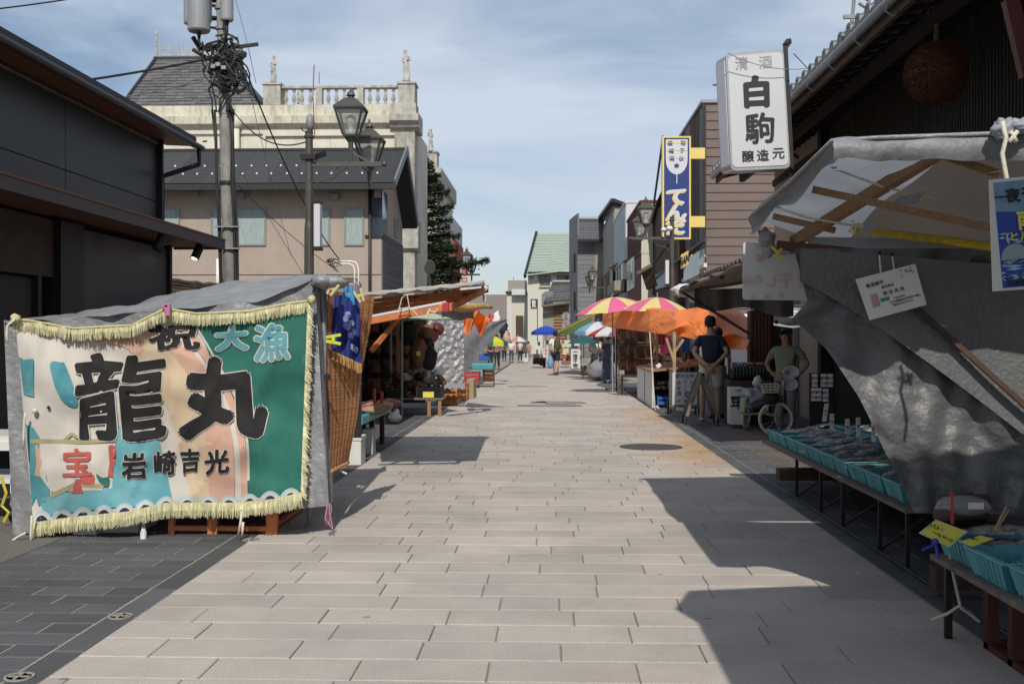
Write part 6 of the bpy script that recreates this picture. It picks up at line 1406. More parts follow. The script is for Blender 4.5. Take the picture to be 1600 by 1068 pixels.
# ================================================================ canopies over the right-hand stalls
def sheet(name, fn, nu, nv, m, parent, **k): return mk(name, B().grid(fn, nu, nv), m, parent, smooth=True, **k)
c3 = thing('shop_roof', 'low brown corrugated lean to roof above the men', 'roof', (3.3, 15, 0))
sheet('corrugated_sheet', lambda u, v: V((2.35 + 2.2 * v, 12.3 + 6.2 * u, 2.36 + .35 * v + .025 * sin(u * 130))), 160, 2, 'wood_grey', c3, solid=.02)
mk('eave_beam', B().box(2.4, 2.48, 12.3, 18.4, 2.24, 2.32), 'wood_dark', c3); 
for y_ in (12.4, 13.6, 14.8, 16, 17.1, 18.3): mk('rafter', B().bar((2.4, y_, 2.30), (4.5, y_, 2.64), .05, .07), 'wood_dark', c3)
c2 = thing('canopy', 'brown undersided canopy with cloth wrapped pole end beyond the near right stall', 'canopy', (2, 7.6, 0))
def c2f(u, v):
    x = 1.05 + 1.9 * v; y = lerp(8.85, 6.32, u); return V((x + .02 * sin(u * 14), y, 1.80 + .16 * v ** .6 + .02 * sin(u * 21 + v * 3) + .03 * noise.noise(V((u * 4, v * 5, 1)))))
sheet('roof_sheet', c2f, 40, 12, 'wood_grey', c2, solid=.012)
b = B(); b.tube([V((1.03, 8.9, 1.80)), V((1.4, 8.9, 1.84)), V((1.9, 8.9, 1.93)), V((2.6, 8.9, 1.97))], [.03, .035, .035, .035], 6); mk('end_pole', b, 'wood_grey', c2, smooth=True)
b = B(); b.tube([V((1.06, 8.85, 1.78)), V((1.06, 6.75, 1.78))], .02, 6); mk('edge_pole', b, 'wood_dark', c2)
b = B(); b.ball((1.09, 8.88, 1.79), (.10, .06, .045), 12, 8, jit=.8); b.ball((1.17, 8.85, 1.745), (.06, .05, .05), 10, 6, jit=.8); mk('cloth_wrap', b, 'paper', c2, smooth=True)
mk('diagonal_pole', B().bar(P(1064, 455, 8.8), P(1172, 522, 8.5), .018), 'black_metal', c2)
sheet('hanging_cloth', lambda u, v: P(lerp(1085, 1240, u), lerp(lerp(452, 448, u), lerp(478, 492, u) + 5 * sin(u * 9), v), 8.7 + .04 * sin(u * 20)), 24, 5, 'tarp_dark', c2)
mk('corrugation', B().grid(lambda u, v: P(lerp(1068, 1130, u), lerp(455, 478, u) + 14 * v + 3 * sin(u * 60), 14) , 60, 2), 'paper', label='pale corrugated sheet edge hanging beneath the brown canopy tip', cat='sheet') if 0 else None
# near stall canopy
cn = thing('stall_canopy', 'grey tarp canopy on brown rafters filling the right edge', 'canopy', (2, 5, 0))
# roof sheet : rim A(far) -> B(near)
def near_z(x): return 2.185 + .03 * (x - 1.14)
def rfn(u, v):      # u: far->near, v: street->wall
    y = lerp(6.25, 4.4, u); x = lerp(1.13, 3.4, v); z = lerp(lerp(2.085, 1.90, min(1, v * 4)), near_z(x), u ** .8); return V((x, y, z + .018 * sin(u * 9 + v * 20) * sin(pi * u) + .02 * noise.noise(V((u * 3, v * 8, 4)))))
def rfa(u, v): return rfn(u, v * .23)
def rfb(u, v): return rfn(u, .23 + v * .77)
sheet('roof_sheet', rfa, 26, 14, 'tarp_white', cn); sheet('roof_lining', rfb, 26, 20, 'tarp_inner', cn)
sheet('rim_flap', lambda u, v: rfn(u, 0) + V((.04 * v * sin(v * 3), 0, -.10 * v - .025 * v * sin(u * 12))) , 30, 5, 'tarp_flap', cn)
sheet('front_flap', lambda u, v: V((lerp(1.13, 3.4, u), 4.39 - .02 * sin(v * 3) - .015 * sin(u * 40) * v, near_z(lerp(1.13, 3.4, u)) + .012 - (.085 + .03 * min(1, u * 3)) * v + .012 * noise.noise(V((u * 20, 0, 0))))), 90, 8, 'tarp_flap', cn)
b = B(); b.tube([V((1.12, 6.05, 2.085)), V((1.12, 5.1, 2.13)), V((1.13, 4.4, 2.19)), V((1.3, 4.38, 2.197)), V((3.4, 4.38, 2.26))], .009, 8); mk('rolled_hem', b, 'tarp', cn, smooth=True)
Rb0, Rb1 = P(1240, 378, 6.0), P(1492, 222, 4.48)
mk('main_rafter', B().bar(Rb0, Rb1, .05, .055), 'wood', cn, bevel=.004)
for (p0, y0, p1, y1) in (((1270, 296), 5.0, (1560, 358), 4.7), ((1208, 338), 5.7, (1305, 360), 5.6), ((1430, 228), 4.6, (1560, 272), 4.55)):
    mk('batten', B().bar(P(*p0, y0), P(*p1, y1), .028, .032), 'wood', cn)
mk('yellow_pole', B().tube([P(1336, 358, 5.6), P(1560, 387, 5.0)], .020, 8), mat('yel_hose', (.48, .36, .02), .6, var=.3, sc_=20), cn)
mk('red_beam', B().bar(P(1216, 382, 6.0), P(1640, 424, 5.1), .035, .045), 'red_brown', cn)
sheet('hanging_valance', lambda u, v: P(lerp(1262, 1640, u), lerp(lerp(370, 392, u), lerp(385, 422, u), v) - 6 * sin(u * 3) * (1 - v), lerp(5.95, 5.15, u)), 30, 3, 'tarp_white', cn)
for i_, ((px, py), (qx, qy)) in enumerate((((1382, 310), (1448, 294)), ((1332, 350), (1370, 344)))): mk('gusset_patch', B().prism([P(px + 22, py - 2, 5.0), P(qx, qy + 4, 4.95), P(qx - 16, qy + 24, 4.95), P(px + 12, py + 12, 5.0)], (0, .01, 0)), 'tarp_white', cn)
b = B(); b.tube([P(x, y, 5.0) for x, y in ((1304, 264), (1380, 292), (1440, 307), (1450, 305), (1466, 312))], .006, 5); b.tube([P(x, y, 5.4) for x, y in ((1218, 326), (1260, 340), (1330, 352), (1342, 350), (1368, 360))], .006, 5); b.tube([P(x, y, 5.2) for x, y in ((1332, 344), (1334, 352), (1326, 362), (1334, 364), (1338, 352), (1350, 358))], .006, 5); mk('tie_string', b, 'rope', cn, smooth=True)
k0 = P(1570, 202, 4.32); b = B(); b.ball(k0, (.05, .04, .04), 24, 16, jit=.5); b.ball(k0 + V((.06, 0, .01)), (.06, .04, .03), 24, 16, jit=.5); mk('knotted_corner', b, 'tarp_white', cn, smooth=True)
b = B(); b.tube([P(x, y, 4.24) for x, y in ((1566, 190), (1572, 215), (1566, 240), (1572, 275), (1578, 300), (1575, 332))], .009, 6); b.tube([P(x, y, 4.24) for x, y in ((1590, 205), (1578, 220), (1562, 214), (1580, 206), (1588, 222))], .009, 6); mk('white_cord', b, 'rope', cn, smooth=True)
b = B()
for px, py, Y in ((1303, 262, 4.5), (1217, 324, 5.5)): b.lathe([(.012, -.003), (.012, .003)], P(px, py, Y), 10)
mk('eyelets', b, 'chrome', cn)
c = P(1200, 372, 6.0); b = B(); b.ball(c + V((-.01, 0, .0)), (.05, .04, .05), 16, 12, jit=.5); b.ball(c + V((.0, 0, -.06)), (.035, .03, .05), 16, 12, jit=.5); b.ball(c + V((.09, 0, -.07)), (.07, .03, .022), 16, 12, jit=.5); mk('bunched_corner', b, 'tarp', cn, smooth=True)
b = B(); b.tube([P(x, y, 5.9) for x, y in ((1206, 385), (1214, 394), (1222, 388), (1212, 400), (1222, 402))], .008, 5); mk('yellow_tie', b, mat('tie_yellow', (.6, .45, .02), .7, var=0), cn)
# big dark side curtain
cu = thing('side_curtain', 'huge grey tarp curtain sweeping across the right stall, lit in the middle', 'curtain', P(1500, 780, 5.2))
LB = [(384, 1252, 1262), (440, 1268, 0), (508, 1228, 0), (520, 1262, 0), (545, 1290, 0), (570, 1308, 0), (620, 1340, 0), (660, 1360, 0), (700, 1378, 0), (740, 1398, 0), (800, 1412, 0)]
def cfn(u, v):
    py = lerp(388, 800, v); lb = pw([(388, 1240), (470, 1262), (500, 1235), (515, 1258), (545, 1291), (572, 1310), (620, 1342), (660, 1362), (700, 1380), (740, 1401), (800, 1428)], py)
    px = lerp(lb, 1700, u); Y = 5.31 + .07 * noise.noise(V((u * 4, v * 3, .3))) + .015 * sin(u * 12 - v * 15) * v + .010 * noise.noise(V((u * 14, v * 22, 5))) + .012 * sin((u + v * .55) * 38 + 3 * noise.noise(V((u * 3, v * 3, 2)))); return P(px, py, Y)
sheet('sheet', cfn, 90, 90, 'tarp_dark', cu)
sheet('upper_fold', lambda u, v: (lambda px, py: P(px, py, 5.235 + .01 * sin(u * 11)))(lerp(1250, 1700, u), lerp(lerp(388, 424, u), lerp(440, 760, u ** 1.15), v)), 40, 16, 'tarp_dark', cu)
mk('brace_pole', B().bar(P(1418, 468, 5.19), P(1640, 668, 5.19), .024, .024), 'wood_dark', cu)
sheet('bright_flap', lambda u, v: (lambda q: q)(P(lerp(1209, 1425, u), lerp(lerp(472, 478, u), lerp(508, 516, u), v) + 3 * sin(u * 9), 9.45 + .05 * noise.noise(V((u * 6, v * 6, 2))) + .04 * sin(v * 9 + u * 4))), 50, 14, 'tarp_foil', cu)
b = B(); b.lathe([(.018, -.003), (.018, .003)], (0, 0, 0), 12, Matrix.Rotation(pi / 2, 4, 'X')); c = P(1213, 503, 9.3); b.v = [tuple(V(v) + c) for v in b.v]; mk('eyelet', b, 'black_metal', cu)
# overhead market awning just behind the camera's right shoulder (casts the near shadow)
oa = thing('roadside_awning', 'grey awning of the nearest right stall, over the paving at the bottom right', 'awning', (2, 1, 0))
z9 = 2.62; c9 = [V((.90, 3.16, z9)), V((1.5, 3.30, z9)), V((3.6, 3.5, z9)), V((3.6, -2.5, z9)), V((.86, -2.5, z9)), V((.86, 2.5, z9)), V((.78, 2.76, z9))]
mk('awning_sheet', B().prism(c9[::-1], (0, 0, .02)), 'tarp', oa)
for x_, y_ in ((3.4, 2.6), (3.4, -2.2), (1.3, -2.2)): mk('awning_post', B().tube([(x_, y_, 0), (x_, y_, z9)], .025, 8), 'trans_grey', oa)
# whiteboard seen from behind
wbd = thing('hanging_board', 'pale board with reversed red writing showing through, above the dried fish', 'board', P(1240, 420, 6.28)); Yw_ = 6.28
mk('board', B().prism(rc([P(1161, 468, Yw_), P(1342, 470, Yw_ - .1), P(1342, 388, Yw_ - .1), P(1161, 378, Yw_)], .02), (0, .02, 0)), mat('translucent_white', (.60, .58, .56), .5, var=.05, trans=.2), wbd)
fr = frame(P(1250, 425, Yw_ - .053), (1, -.145, 0), (0, 0, 1)); kk = Yw_ / F
for s_, px, py, h in (('夜', 1258, 437, 26), ('干', 1228, 438, 24), ('し', 1206, 438, 20), ('の', 1187, 436, 17), ('店', 1170, 436, 16), ('谷', 1180, 462, 9), ('南', 1222, 460, 9), ('商', 1200, 462, 9), ('輪', 1190, 402, 12)): text('reversed_writing', s_, fr, (px - 1250) * kk, (425 - py) * kk, h * kk, 'pink_ink', wbd, .01, flip=True, off=.003, smear=.04)
mk('yellow_frame', B().bar(P(1286, 432, 6.4), P(1283, 462, 6.4), .02).bar(P(1283, 462, 6.4), P(1334, 468, 6.4), .02), 'sign_yellow' if 0 else mat('yel_frame', (.62, .43, .02), .5, var=0), label='yellow frame corner peeping out beside the reversed writing board', cat='frame')
for p_ in ((1175, 378), (1230, 380)): mk('hook_wire', B().tube([P(p_[0], p_[1], Yw_), P(p_[0], p_[1] - 55, Yw_)], .004, 4), 'cable', wbd) if 0 else None
# hanging white card
hc = thing('hanging_card', 'tilted white printed stall card hanging on two strings from the red beam', 'card', P(1392, 456, 5.12)); Yc = 5.12
cc = [P(1359, 500, Yc), P(1448, 476, Yc), P(1430, 412, Yc), P(1337, 436, Yc)]; mk('card', B().prism(cc, (0, .006, 0)), 'white_card', hc); ctr = sum(cc, V()) / 4; fr = frame(ctr, (cc[1] - cc[0]), (cc[3] - cc[0])); kk = Yc / F
fr = (fr[0], fr[1], fr[1].cross(V((0, 1, 0))).normalized() * -1 if (fr[1].cross(V((0, 1, 0)))).z < 0 else fr[1].cross(V((0, 1, 0))).normalized(), V((0, -1, 0)))
for s_, u_, v_, h, m_ in (('輪島朝市', -22, 19, 7, 'ink'), ('南谷商店', -4, 11, 5, 'ink'), ('南 谷 良 枝', 3, 1, 7, 'ink'), ('〒928-0001', 9, -10, 4, 'ink'), ('石川県輪島市河井町小峰山', 17, -15, 4, 'ink'), ('電話 0768-22-7336', 12, -20, 4, 'ink')): text('print', s_, fr, u_ * kk, v_ * kk, h * kk, m_, hc, .01, off=.002)
o_, r_, u__, n__ = fr
def chip(name, u_, v_, w_, h_, m_, lay=1): 
    q = o_ + r_ * u_ * kk + u__ * v_ * kk + n__ * .0015 * lay; mk(name, B().poly([q - r_ * w_ * kk / 2 - u__ * h_ * kk / 2, q + r_ * w_ * kk / 2 - u__ * h_ * kk / 2, q + r_ * w_ * kk / 2 + u__ * h_ * kk / 2, q - r_ * w_ * kk / 2 + u__ * h_ * kk / 2]), m_, hc, fix=False)
chip('green_label', -13, -8, 14, 6, mat('line_green', (.03, .32, .08), .6, var=0))
b = B(); q0 = o_ + r_ * 27 * kk + u__ * 22 * kk + n__ * .002
for i in range(9):
    a = q0 + r_ * random.uniform(-11, 11) * kk + u__ * random.uniform(-5, 5) * kk; b.add([a, a + r_ * 4 * kk + u__ * 2 * kk, a + r_ * 2 * kk + u__ * 4 * kk], [(0, 1, 2)])
mk('leaf_print', b, 'line_green', hc, fix=False); chip('picture_patch', -28, -6, 12, 20, mat('pinkish', (.5, .28, .28), .7, var=.3, sc_=60))
mk('string', B().tube([P(1374, 396, 5.11), P(1376, 425, Yc)], .004, 4).tube([P(1394, 398, 5.11), P(1397, 421, Yc)], .004, 4), 'rope', hc); mk('peg', B().cb(P(1374, 395, 5.1), .012, .02, .018).cb(P(1394, 397, 5.1), .012, .02, .018), 'black_metal', hc)
# blue wave poster
ps = thing('wave_poster', 'blue sea poster with yellow writing cut by the right edge', 'poster', P(1590, 370, 4.0)); Yp = 4.0; kk = Yp / F
pc_ = [P(1552, 455, Yp), P(1690, 446, Yp), P(1684, 268, Yp), P(1546, 281, Yp)]; mk('backing', B().prism(pc_, (0, .008, 0)), 'white_card', ps)
o_ = pc_[3]; r_ = (pc_[2] - pc_[3]).normalized(); u__ = r_.cross(V((0, -1, 0))); u__ = u__ if u__.z > 0 else -u__; n__ = V((0, -1, 0))
def pp(x, y, lay=1): return o_ + r_ * x * kk - u__ * y * kk + n__ * .0012 * lay
mk('sky_print', B().poly([pp(5, 5), pp(134, 5), pp(134, 60), pp(5, 50)]), mat('po_sky', (.16, .28, .42), .6, var=.2, sc_=20), ps, fix=False)
mk('sea_print', B().poly([pp(5, 50), pp(134, 60), pp(134, 168), pp(5, 168)]), mat('po_sea', (.02, .06, .34), .6, var=.2, sc_=20), ps, fix=False)
rq = random.Random(3); b = B()
for i in range(70):
    x = rq.uniform(5, 130); y = rq.uniform(84, 165) ; w_ = rq.uniform(4, 16); b.add([pp(max(5, x - w_), y, 2), pp(x, y - rq.uniform(1, 3), 2), pp(min(134, x + w_), y, 2), pp(x, y + rq.uniform(1, 3), 2)], [(0, 1, 2, 3)])
mk('foam_print', b, mat('po_foam', (.30, .48, .62), .6, var=.2), ps, fix=False)
mk('yellow_arc', B().poly([pp(28 + 22 * cos(t * pi / 8 + pi), 125 - 24 * sin(t * pi / 8), 3) for t in range(9)]), mat('po_grey', (.28, .34, .36), .6, var=0), ps, fix=False)
fr = (pp(0, 0), r_, u__, n__)
for s_, x, y, h, m_, bo in (('一', 12, 28, 15, 'ink', .05), ('夜', 32, 27, 22, 'ink', .05), ('干', 56, 27, 22, 'ink', .05), ('南', 50, 66, 32, 'yellow_card', .04), ('(ヒル', 34, 92, 16, 'yellow_card', .03), ('漁獲量5年連続', 46, 161, 10.5, 'ink', .02)): text('lettering', s_, fr, x * kk, -y * kk, h * kk, m_, ps, bo, off=.005)

# ================================================================ tables and baskets of dried fish
def bask(w_, d_, h_):
    o = thing('plastic_basket', 'x', 'basket', (0, 0, 0), 0, 'turquoise baskets on the right hand tables'); t = .006; fl = 1.12
    def ringat(z, f): return [(w_ / 2 * f * sx, d_ / 2 * f * sy, z) for sx, sy in ((-1, -1), (1, -1), (1, 1), (-1, 1))]
    b = B()
    lo, hi = ringat(0, 1), ringat(h_, fl); lo2, hi2 = ringat(.004, .97), ringat(h_, fl * .97)
    b.add(lo + hi, [(0, 1, 5, 4), (1, 2, 6, 5), (2, 3, 7, 6), (3, 0, 4, 7), (0, 3, 2, 1)]); b.add(lo2 + hi2, [(4, 5, 1, 0), (5, 6, 2, 1), (6, 7, 3, 2), (7, 4, 0, 3), (0, 1, 2, 3)]); mk('tub', b, 'turquoise', o)
    b = B(); out = ringat(h_, fl * 1.05); inn_ = ringat(h_, fl * .96); top = [(x, y, z + .008) for x, y, z in out]; topi = [(x, y, z + .008) for x, y, z in inn_]
    b.add(out + inn_ + top + topi, [(8, 9, 13, 12), (9, 10, 14, 13), (10, 11, 15, 14), (11, 8, 12, 15), (0, 1, 9, 8), (1, 2, 10, 9), (2, 3, 11, 10), (3, 0, 8, 11), (0, 4, 5, 1), (1, 5, 6, 2), (2, 6, 7, 3), (3, 7, 4, 0)]); mk('rim', b, 'turq_light', o)
    b = B()
    for s in (-1, 1):
        k = -.44
        while k < .45:
            b.bar((s * w_ / 2 * 1.005, d_ * k, .01), (s * w_ / 2 * fl * 1.01, d_ * k * fl, h_), .016, .024); k += .11
        k = -.44
        while k < .45: b.bar((w_ * k, s * d_ / 2 * 1.005, .01), (w_ * k * fl, s * d_ / 2 * fl * 1.01, h_), .020, .012); k += .09
    mk('side_ribs', b, 'turq_light', o); return o
def packet(long_=True):
    o = thing('fish_packet', 'x', 'packet', (0, 0, 0)); L_ = .13
    b = B()
    for k in range(6): y_ = -.045 + .018 * k; b.tube([(-L_ * .95, y_ + .008 * (k % 3), .012), (-L_ * .4, y_, .022 + .006 * (k % 2)), (L_ * .3, y_ + .006, .024), (L_ * .95, y_ * .6, .012)], [.003, .011, .010, .003], 6); mk('dried_fish', b, 'fish_pack', o, smooth=True)
    b = B().grid(lambda u, v: V((L_ * 1.2 * (2 * u - 1), .065 * (2 * v - 1), .016 + .026 * sin(pi * v) * sin(pi * u) ** .6 + .014 * noise.noise(V((u * 9, v * 5, 1))))), 18, 10); mk('clear_film', b, 'clear_film', o, smooth=True); return o
def table_run(y0, y1, x0, x1, z, label, legs, m='wood_grey'):
    t = thing('fish_table', label, 'table', ((x0 + x1) / 2, (y0 + y1) / 2, 0)); mk('table_top', B().box(x0, x1, y0, y1, z - .025, z), m, t)
    for (lx, ly, w_, mm) in legs: mk('leg', B().box(lx - w_ / 2, lx + w_ / 2, ly - w_ / 2, ly + w_ / 2, 0, z - .026), mm, t)
    return t
zt_ = .40
t1 = table_run(6.45, 10.75, 2.08, 3.35, zt_, 'long low table of dried fish running away along the right kerb', [(2.16, y_, .024, 'steel_dark') for y_ in (9.6, 8.75, 8.1, 7.2, 6.65)] + [(2.9, y_, .024, 'steel_dark') for y_ in (9.6, 8.1, 6.65)])
b = B(); 
for (ya_, yb_) in ((9.6, 8.9), (8.8, 8.1), (8.1, 7.5), (7.2, 6.7)): b.tube([(2.17, ya_, .02), (2.35, yb_, .36)], .008, 5); b.tube([(2.17, ya_ - .1, .36), (2.5, yb_, .10)], .006, 5)
b.tube([(2.14, 9.8, .015), (2.14, 4.9, .015)], .010, 6); mk('brace', b, 'steel_dark', t1)
mk('floor_beam', B().box(WX(1218, 9.7), WX(1420, 9.7), 9.7, 9.85, .14, .24), 'wood_dark', t1); mk('beam_foot', B().box(WX(1355, 9.7), WX(1368, 9.7), 9.72, 9.83, 0, .139), 'wood_dark', t1)
z2 = .38
t2 = table_run(3.2, 5.22, 1.80, 3.0, z2, 'near table of turquoise baskets at the bottom right corner', [(1.86, 5.15, .03, 'steel_dark'), (1.99, 4.98, .05, 'red_brown'), (1.99, 4.72, .05, 'red_brown'), (2.0, 4.1, .05, 'red_brown'), (2.7, 5.1, .03, 'steel_dark'), (2.7, 4.4, .04, 'steel_dark')])
b = B(); b.box(1.965, 2.015, 3.4, 5.0, .0, .03); b.box(2.016, 3.0, 4.70, 4.74, .0, .04); b.box(2.016, 3.0, 4.96, 5.0, .0, .04); mk('lower_rail', b, 'red_brown', t2)
b = B(); b.tube([P(x, y, 5.1) for x, y in ((1483, 862), (1490, 900), (1500, 945), (1480, 958), (1455, 968))], .008, 5); b.tube([P(x, y, 5.1) for x, y in ((1500, 948), (1515, 958), (1530, 970))], .008, 5); mk('tie_string', b, 'rope', t2)
mk('floor_plank', B().box(WX(1462, 5.9), 3.6, 5.9, 6.0, .05, .17), 'wood_dark', label='brown plank lying on the tiles behind the near table legs', cat='plank')
bk0 = bask(.50, .335, .11); bkt = tree(bk0); pk0 = packet(); pkt = tree(pk0)
n_b = 0; n_p = 0; random.seed(77)
def putb(x, y, z, lab, rz=0, sc_=1.):
    global n_b
    if n_b == 0: bk0.location = (x, y, z); bk0['label'] = lab; bk0.rotation_euler[2] = rz
    else: dup(bk0, (x, y, z), rz, lab, sc_, bkt)
    n_b += 1
def putp(x, y, z, lab, rz, s_=1., tilt=0):
    global n_p
    if n_p == 0: pk0.location = (x, y, z); pk0['label'] = lab; pk0.rotation_euler[2] = rz; pk0['group'] = 'clear packets of dried fish in the baskets'; q = pk0
    else: q = dup(pk0, (x, y, z), rz, lab, s_, pkt); q['group'] = 'clear packets of dried fish in the baskets'
    q.rotation_euler[1] = tilt; n_p += 1
for i in range(10):
    y_ = 10.45 - i * .405
    putb(2.40, y_, zt_, '%s turquoise basket from the far end, front row of the long table' % ORD[i].capitalize().lower(), random.uniform(-.03, .03))
    for k in range(4): putp(2.28 + .09 * k + random.uniform(-.02, .02), y_ + random.uniform(-.08, .08), zt_ + .075 + .018 * k, 'clear packet of dried fish in the %s front row basket, %s from the street edge' % (ORD[i], ORD[k]), random.uniform(-.5, .5), random.uniform(.9, 1.15), random.uniform(-.3, .1))
    if i < 9:
        putb(3.02, y_ - .05, zt_ + .05, '%s turquoise basket from the far end, back row of the long table' % ORD[i], random.uniform(-.04, .04))
        for k in range(2): putp(2.95 + .1 * k, y_ + random.uniform(-.1, .1), zt_ + .12 + .02 * k, 'clear packet of dried fish in the %s back row basket, %s side' % (ORD[i], ('street', 'wall')[k]), random.uniform(-.5, .5), 1.1, -.1)
# near baskets
for i, (x, y, lab) in enumerate(((2.12, 5.0, 'near table basket farthest left, holding the rolled seaweed packs'), (2.10, 4.60, 'second near table basket behind the yellow price cards'), (2.12, 4.2, 'near table basket cut by the right picture edge'), (2.75, 5.02, 'near table back basket against the dark curtain'))):
    putb(x, y, z2, 'turquoise ' + lab, random.uniform(-.05, .05), 1.03)
for (x, y, zz, lab) in ((2.0, 4.95, .06, 'lowest'), (2.12, 5.02, .06, 'middle'), (2.25, 4.97, .08, 'right'), (2.07, 5.04, .12, 'upper'), (2.12, 4.6, .07, 'front'), (2.25, 4.65, .09, 'rear')): putp(x, y, z2 + zz, '%s dark packet in the %s near table basket' % (lab, 'second' if 'r' == lab[-1] and lab in ('rear',) or lab == 'front' else 'first'), random.uniform(-.4, .4), 1.1)
# seaweed roll pack
c = P(1497, 797, 5.05); o = thing('seaweed_pack', 'large bundle of dark rolled packs with a pale label in the near basket', 'packet', c)
for i_, (dx, dz) in enumerate(((-.03, .0), (.05, .0), (.0, .06), (.08, .05))): b = B(); b.tube([c + V((dx - .08, -.03 + .03 * i_, dz - .02)), c + V((dx + .08, .02 * i_, dz - .01))], [.028, .030], 12); mk('roll', b, 'wood_dark', o, smooth=True)
mk('label_patch', B().cb(c + V((.06, -.055, .03)), .07, .004, .03), 'paper', o); mk('film', B().ball(c + V((.02, 0, .02)), (.125, .055, .05), 20, 14, jit=.12), 'clear_film', o, smooth=True)
mk('red_stick', B().bar(P(1488, 818, 4.95), P(1487, 768, 4.95), .014, .01), 'crate_red', label='upright red stick in the near turquoise basket', cat='stick')
for k_, (p0, p1) in enumerate((((1554, 828), (1573, 790)), ((1556, 829), (1576, 796)))): mk('bamboo_pick', B().bar(P(*p0, 4.8), P(*p1, 4.85), .008, .006), 'wood_pale', label='pale wooden tong half leaning in the near baskets, %s' % ('upper', 'lower')[k_], cat='tongs')
# yellow price cards
def pcard(pts, Y, label, strs):
    o = thing('price_card', label, 'price card', P(*pts[0], Y)); q = [P(x, y, Y + dy) for (x, y), dy in zip(pts, (0, -.02, .05, .09))]; mk('film', B().poly([p + V((0, .002, -.001)) for p in [q[0] + (q[0] - q[2]) * .03, q[1] + (q[1] - q[3]) * .03, q[2] + (q[2] - q[0]) * .03, q[3] + (q[3] - q[1]) * .03]]), 'white_card', o, fix=False); mk('card', B().poly(q), 'yellow_card', o, fix=False)
    r_ = (q[1] - q[0]).normalized(); n_ = r_.cross(q[3] - q[0]).normalized()
    if n_.y > 0: n_ = -n_
    up_ = n_.cross(r_); up_ = up_ if up_.z > 0 else -up_
    fr = (sum(q, V()) / 4, r_, up_, n_)
    for s_, u_, v_, h in strs: text('lettering', s_, fr, u_, v_, h, 'ink', o, .014, off=.003)
    return o
pcard([(1438, 832), (1483, 853), (1510, 830), (1463, 812)], 4.83, 'yellow price card clipped by the blue peg to the near basket', [('刻めひじき一袋', .0, .012, .033), ('110g ¥110', .0, -.030, .022)])
pcard([(1500, 845), (1520, 853), (1552, 841), (1532, 836)], 4.72, 'smaller flat yellow price card right of the blue peg', [('一袋500円', 0, 0, .030)])
b = B(); c = P(1461, 846, 4.78); b.bar(c, c + V((.012, -.01, -.07)), .014, .012); b.bar(c + V((.0, 0, -.01)), c + V((-.06, -.01, -.035)), .012, .01); b.ball(c, .016, 8, 6); mk('clothes_peg', b, mat('peg_blue', (.03, .04, .32), .4, var=0), label='dark blue peg holding the near yellow price card', cat='clothes peg', bevel=.002)
# white price tags among baskets
for i, (px, y0, y1, Y) in enumerate(((1288, 630, 658, 9.4), (1300, 646, 671, 9.0), (1324, 654, 678, 8.6), (1341, 652, 682, 8.3), (1365, 656, 690, 7.9))):
    q0, q1 = P(px - 3.5, y1, Y), P(px + 3.5, y0, Y); lean = V((.02 if i == 0 else .0, 0, 0)); o = thing('price_tag', 'upright white price slip with red writing, %s from the far end of the baskets' % ORD[i], 'price tag', q0, 0, 'upright white price slips among the baskets')
    mk('slip', B().prism([q0, V((q1.x, Y, q0.z)), q1 + lean, V((q0.x, Y, q1.z)) + lean], (0, .004, 0)), 'white_card', o)
    for k, s_ in enumerate('干物' if i % 2 else '一夜干'): text('writing', s_, frame(V(((q0.x + q1.x) / 2, Y - .002, q1.z - .025 - k * .038)), (1, 0, 0), (0, 0, 1)), lean.x * .5, 0, .026, ('red_ink', 'ink')[k % 2], o, .01)
# ================================================================ doorway goods: card rack
cr_ = thing('notice_rack', 'black rack with six small white notices beside the doorway', 'rack', P(1283, 660, 14.5)); mk('board', B().box(WX(1265, 14.6), WX(1302, 14.6), 14.6, 14.65, 0, WZ(582, 14.6)), 'black_metal', cr_)
for px, py in ((1273, 594), (1287, 594), (1279, 616), (1290, 617), (1272, 616), (1297, 594)):
    q = P(px, py, 14.55); mk('notice', B().cb(q, .075, .01, .17), 'white_card', cr_); text('print', '朝市', frame(q + V((0, -.006, .03)), (1, 0, 0), (0, 0, 1)), 0, 0, .045, 'ink', cr_, .01); text('print', '干物', frame(q + V((0, -.006, -.04)), (1, 0, 0), (0, 0, 1)), 0, 0, .045, 'ink', cr_, .01)
# ================================================================ orange tarp stall
os_ = thing('tarp_stall', 'leather goods stall under a sagging orange tarp', 'stall', (2.6, 24, 0))
def otf(u, v):
    px = lerp(944, 1171, u)
    top = pw([(944, 478), (952, 474), (1000, 481), (1050, 487), (1090, 481), (1120, 479), (1140, 499), (1158, 520), (1171, 530)], px)
    bot = pw([(944, 508), (960, 512), (1015, 519), (1060, 524), (1088, 531), (1120, 537), (1140, 543), (1158, 547), (1166, 545), (1171, 532)], px)
    Y = pw([(944, 30), (1015, 23), (1055, 21.2), (1120, 20), (1171, 19.6)], px)
    f = .10 * sin((px - 1015) / 11.0 + v * 3) * v + .5 * abs(noise.noise(V((u * 6 + v * 1.5, v * 1.2, 3)))) + .06 * abs(noise.noise(V((u * 22 - v * 3, v * 4, 8))))
    return P(px, lerp(top, bot, v), Y - .9 * sin(v * pi / 2) + .8 + f)
mk('orange_tarp', B().grid(otf, 160, 36), 'tarp_orange', os_, smooth=True)
mk('orange_roof', B().grid(lambda u, v: otf(u, 0) + V((.35 * v * (1 + u), 1.4 * v, .05 * sin(v * 3))), 60, 6), 'tarp_orange', os_, smooth=True)
mk('orange_end', B().grid(lambda u, v: P(lerp(941, 956, u), lerp(lerp(488, 475, u), lerp(507, 512, u), v), lerp(33, 29.7, u)), 6, 5), 'tarp_orange', os_, smooth=True)
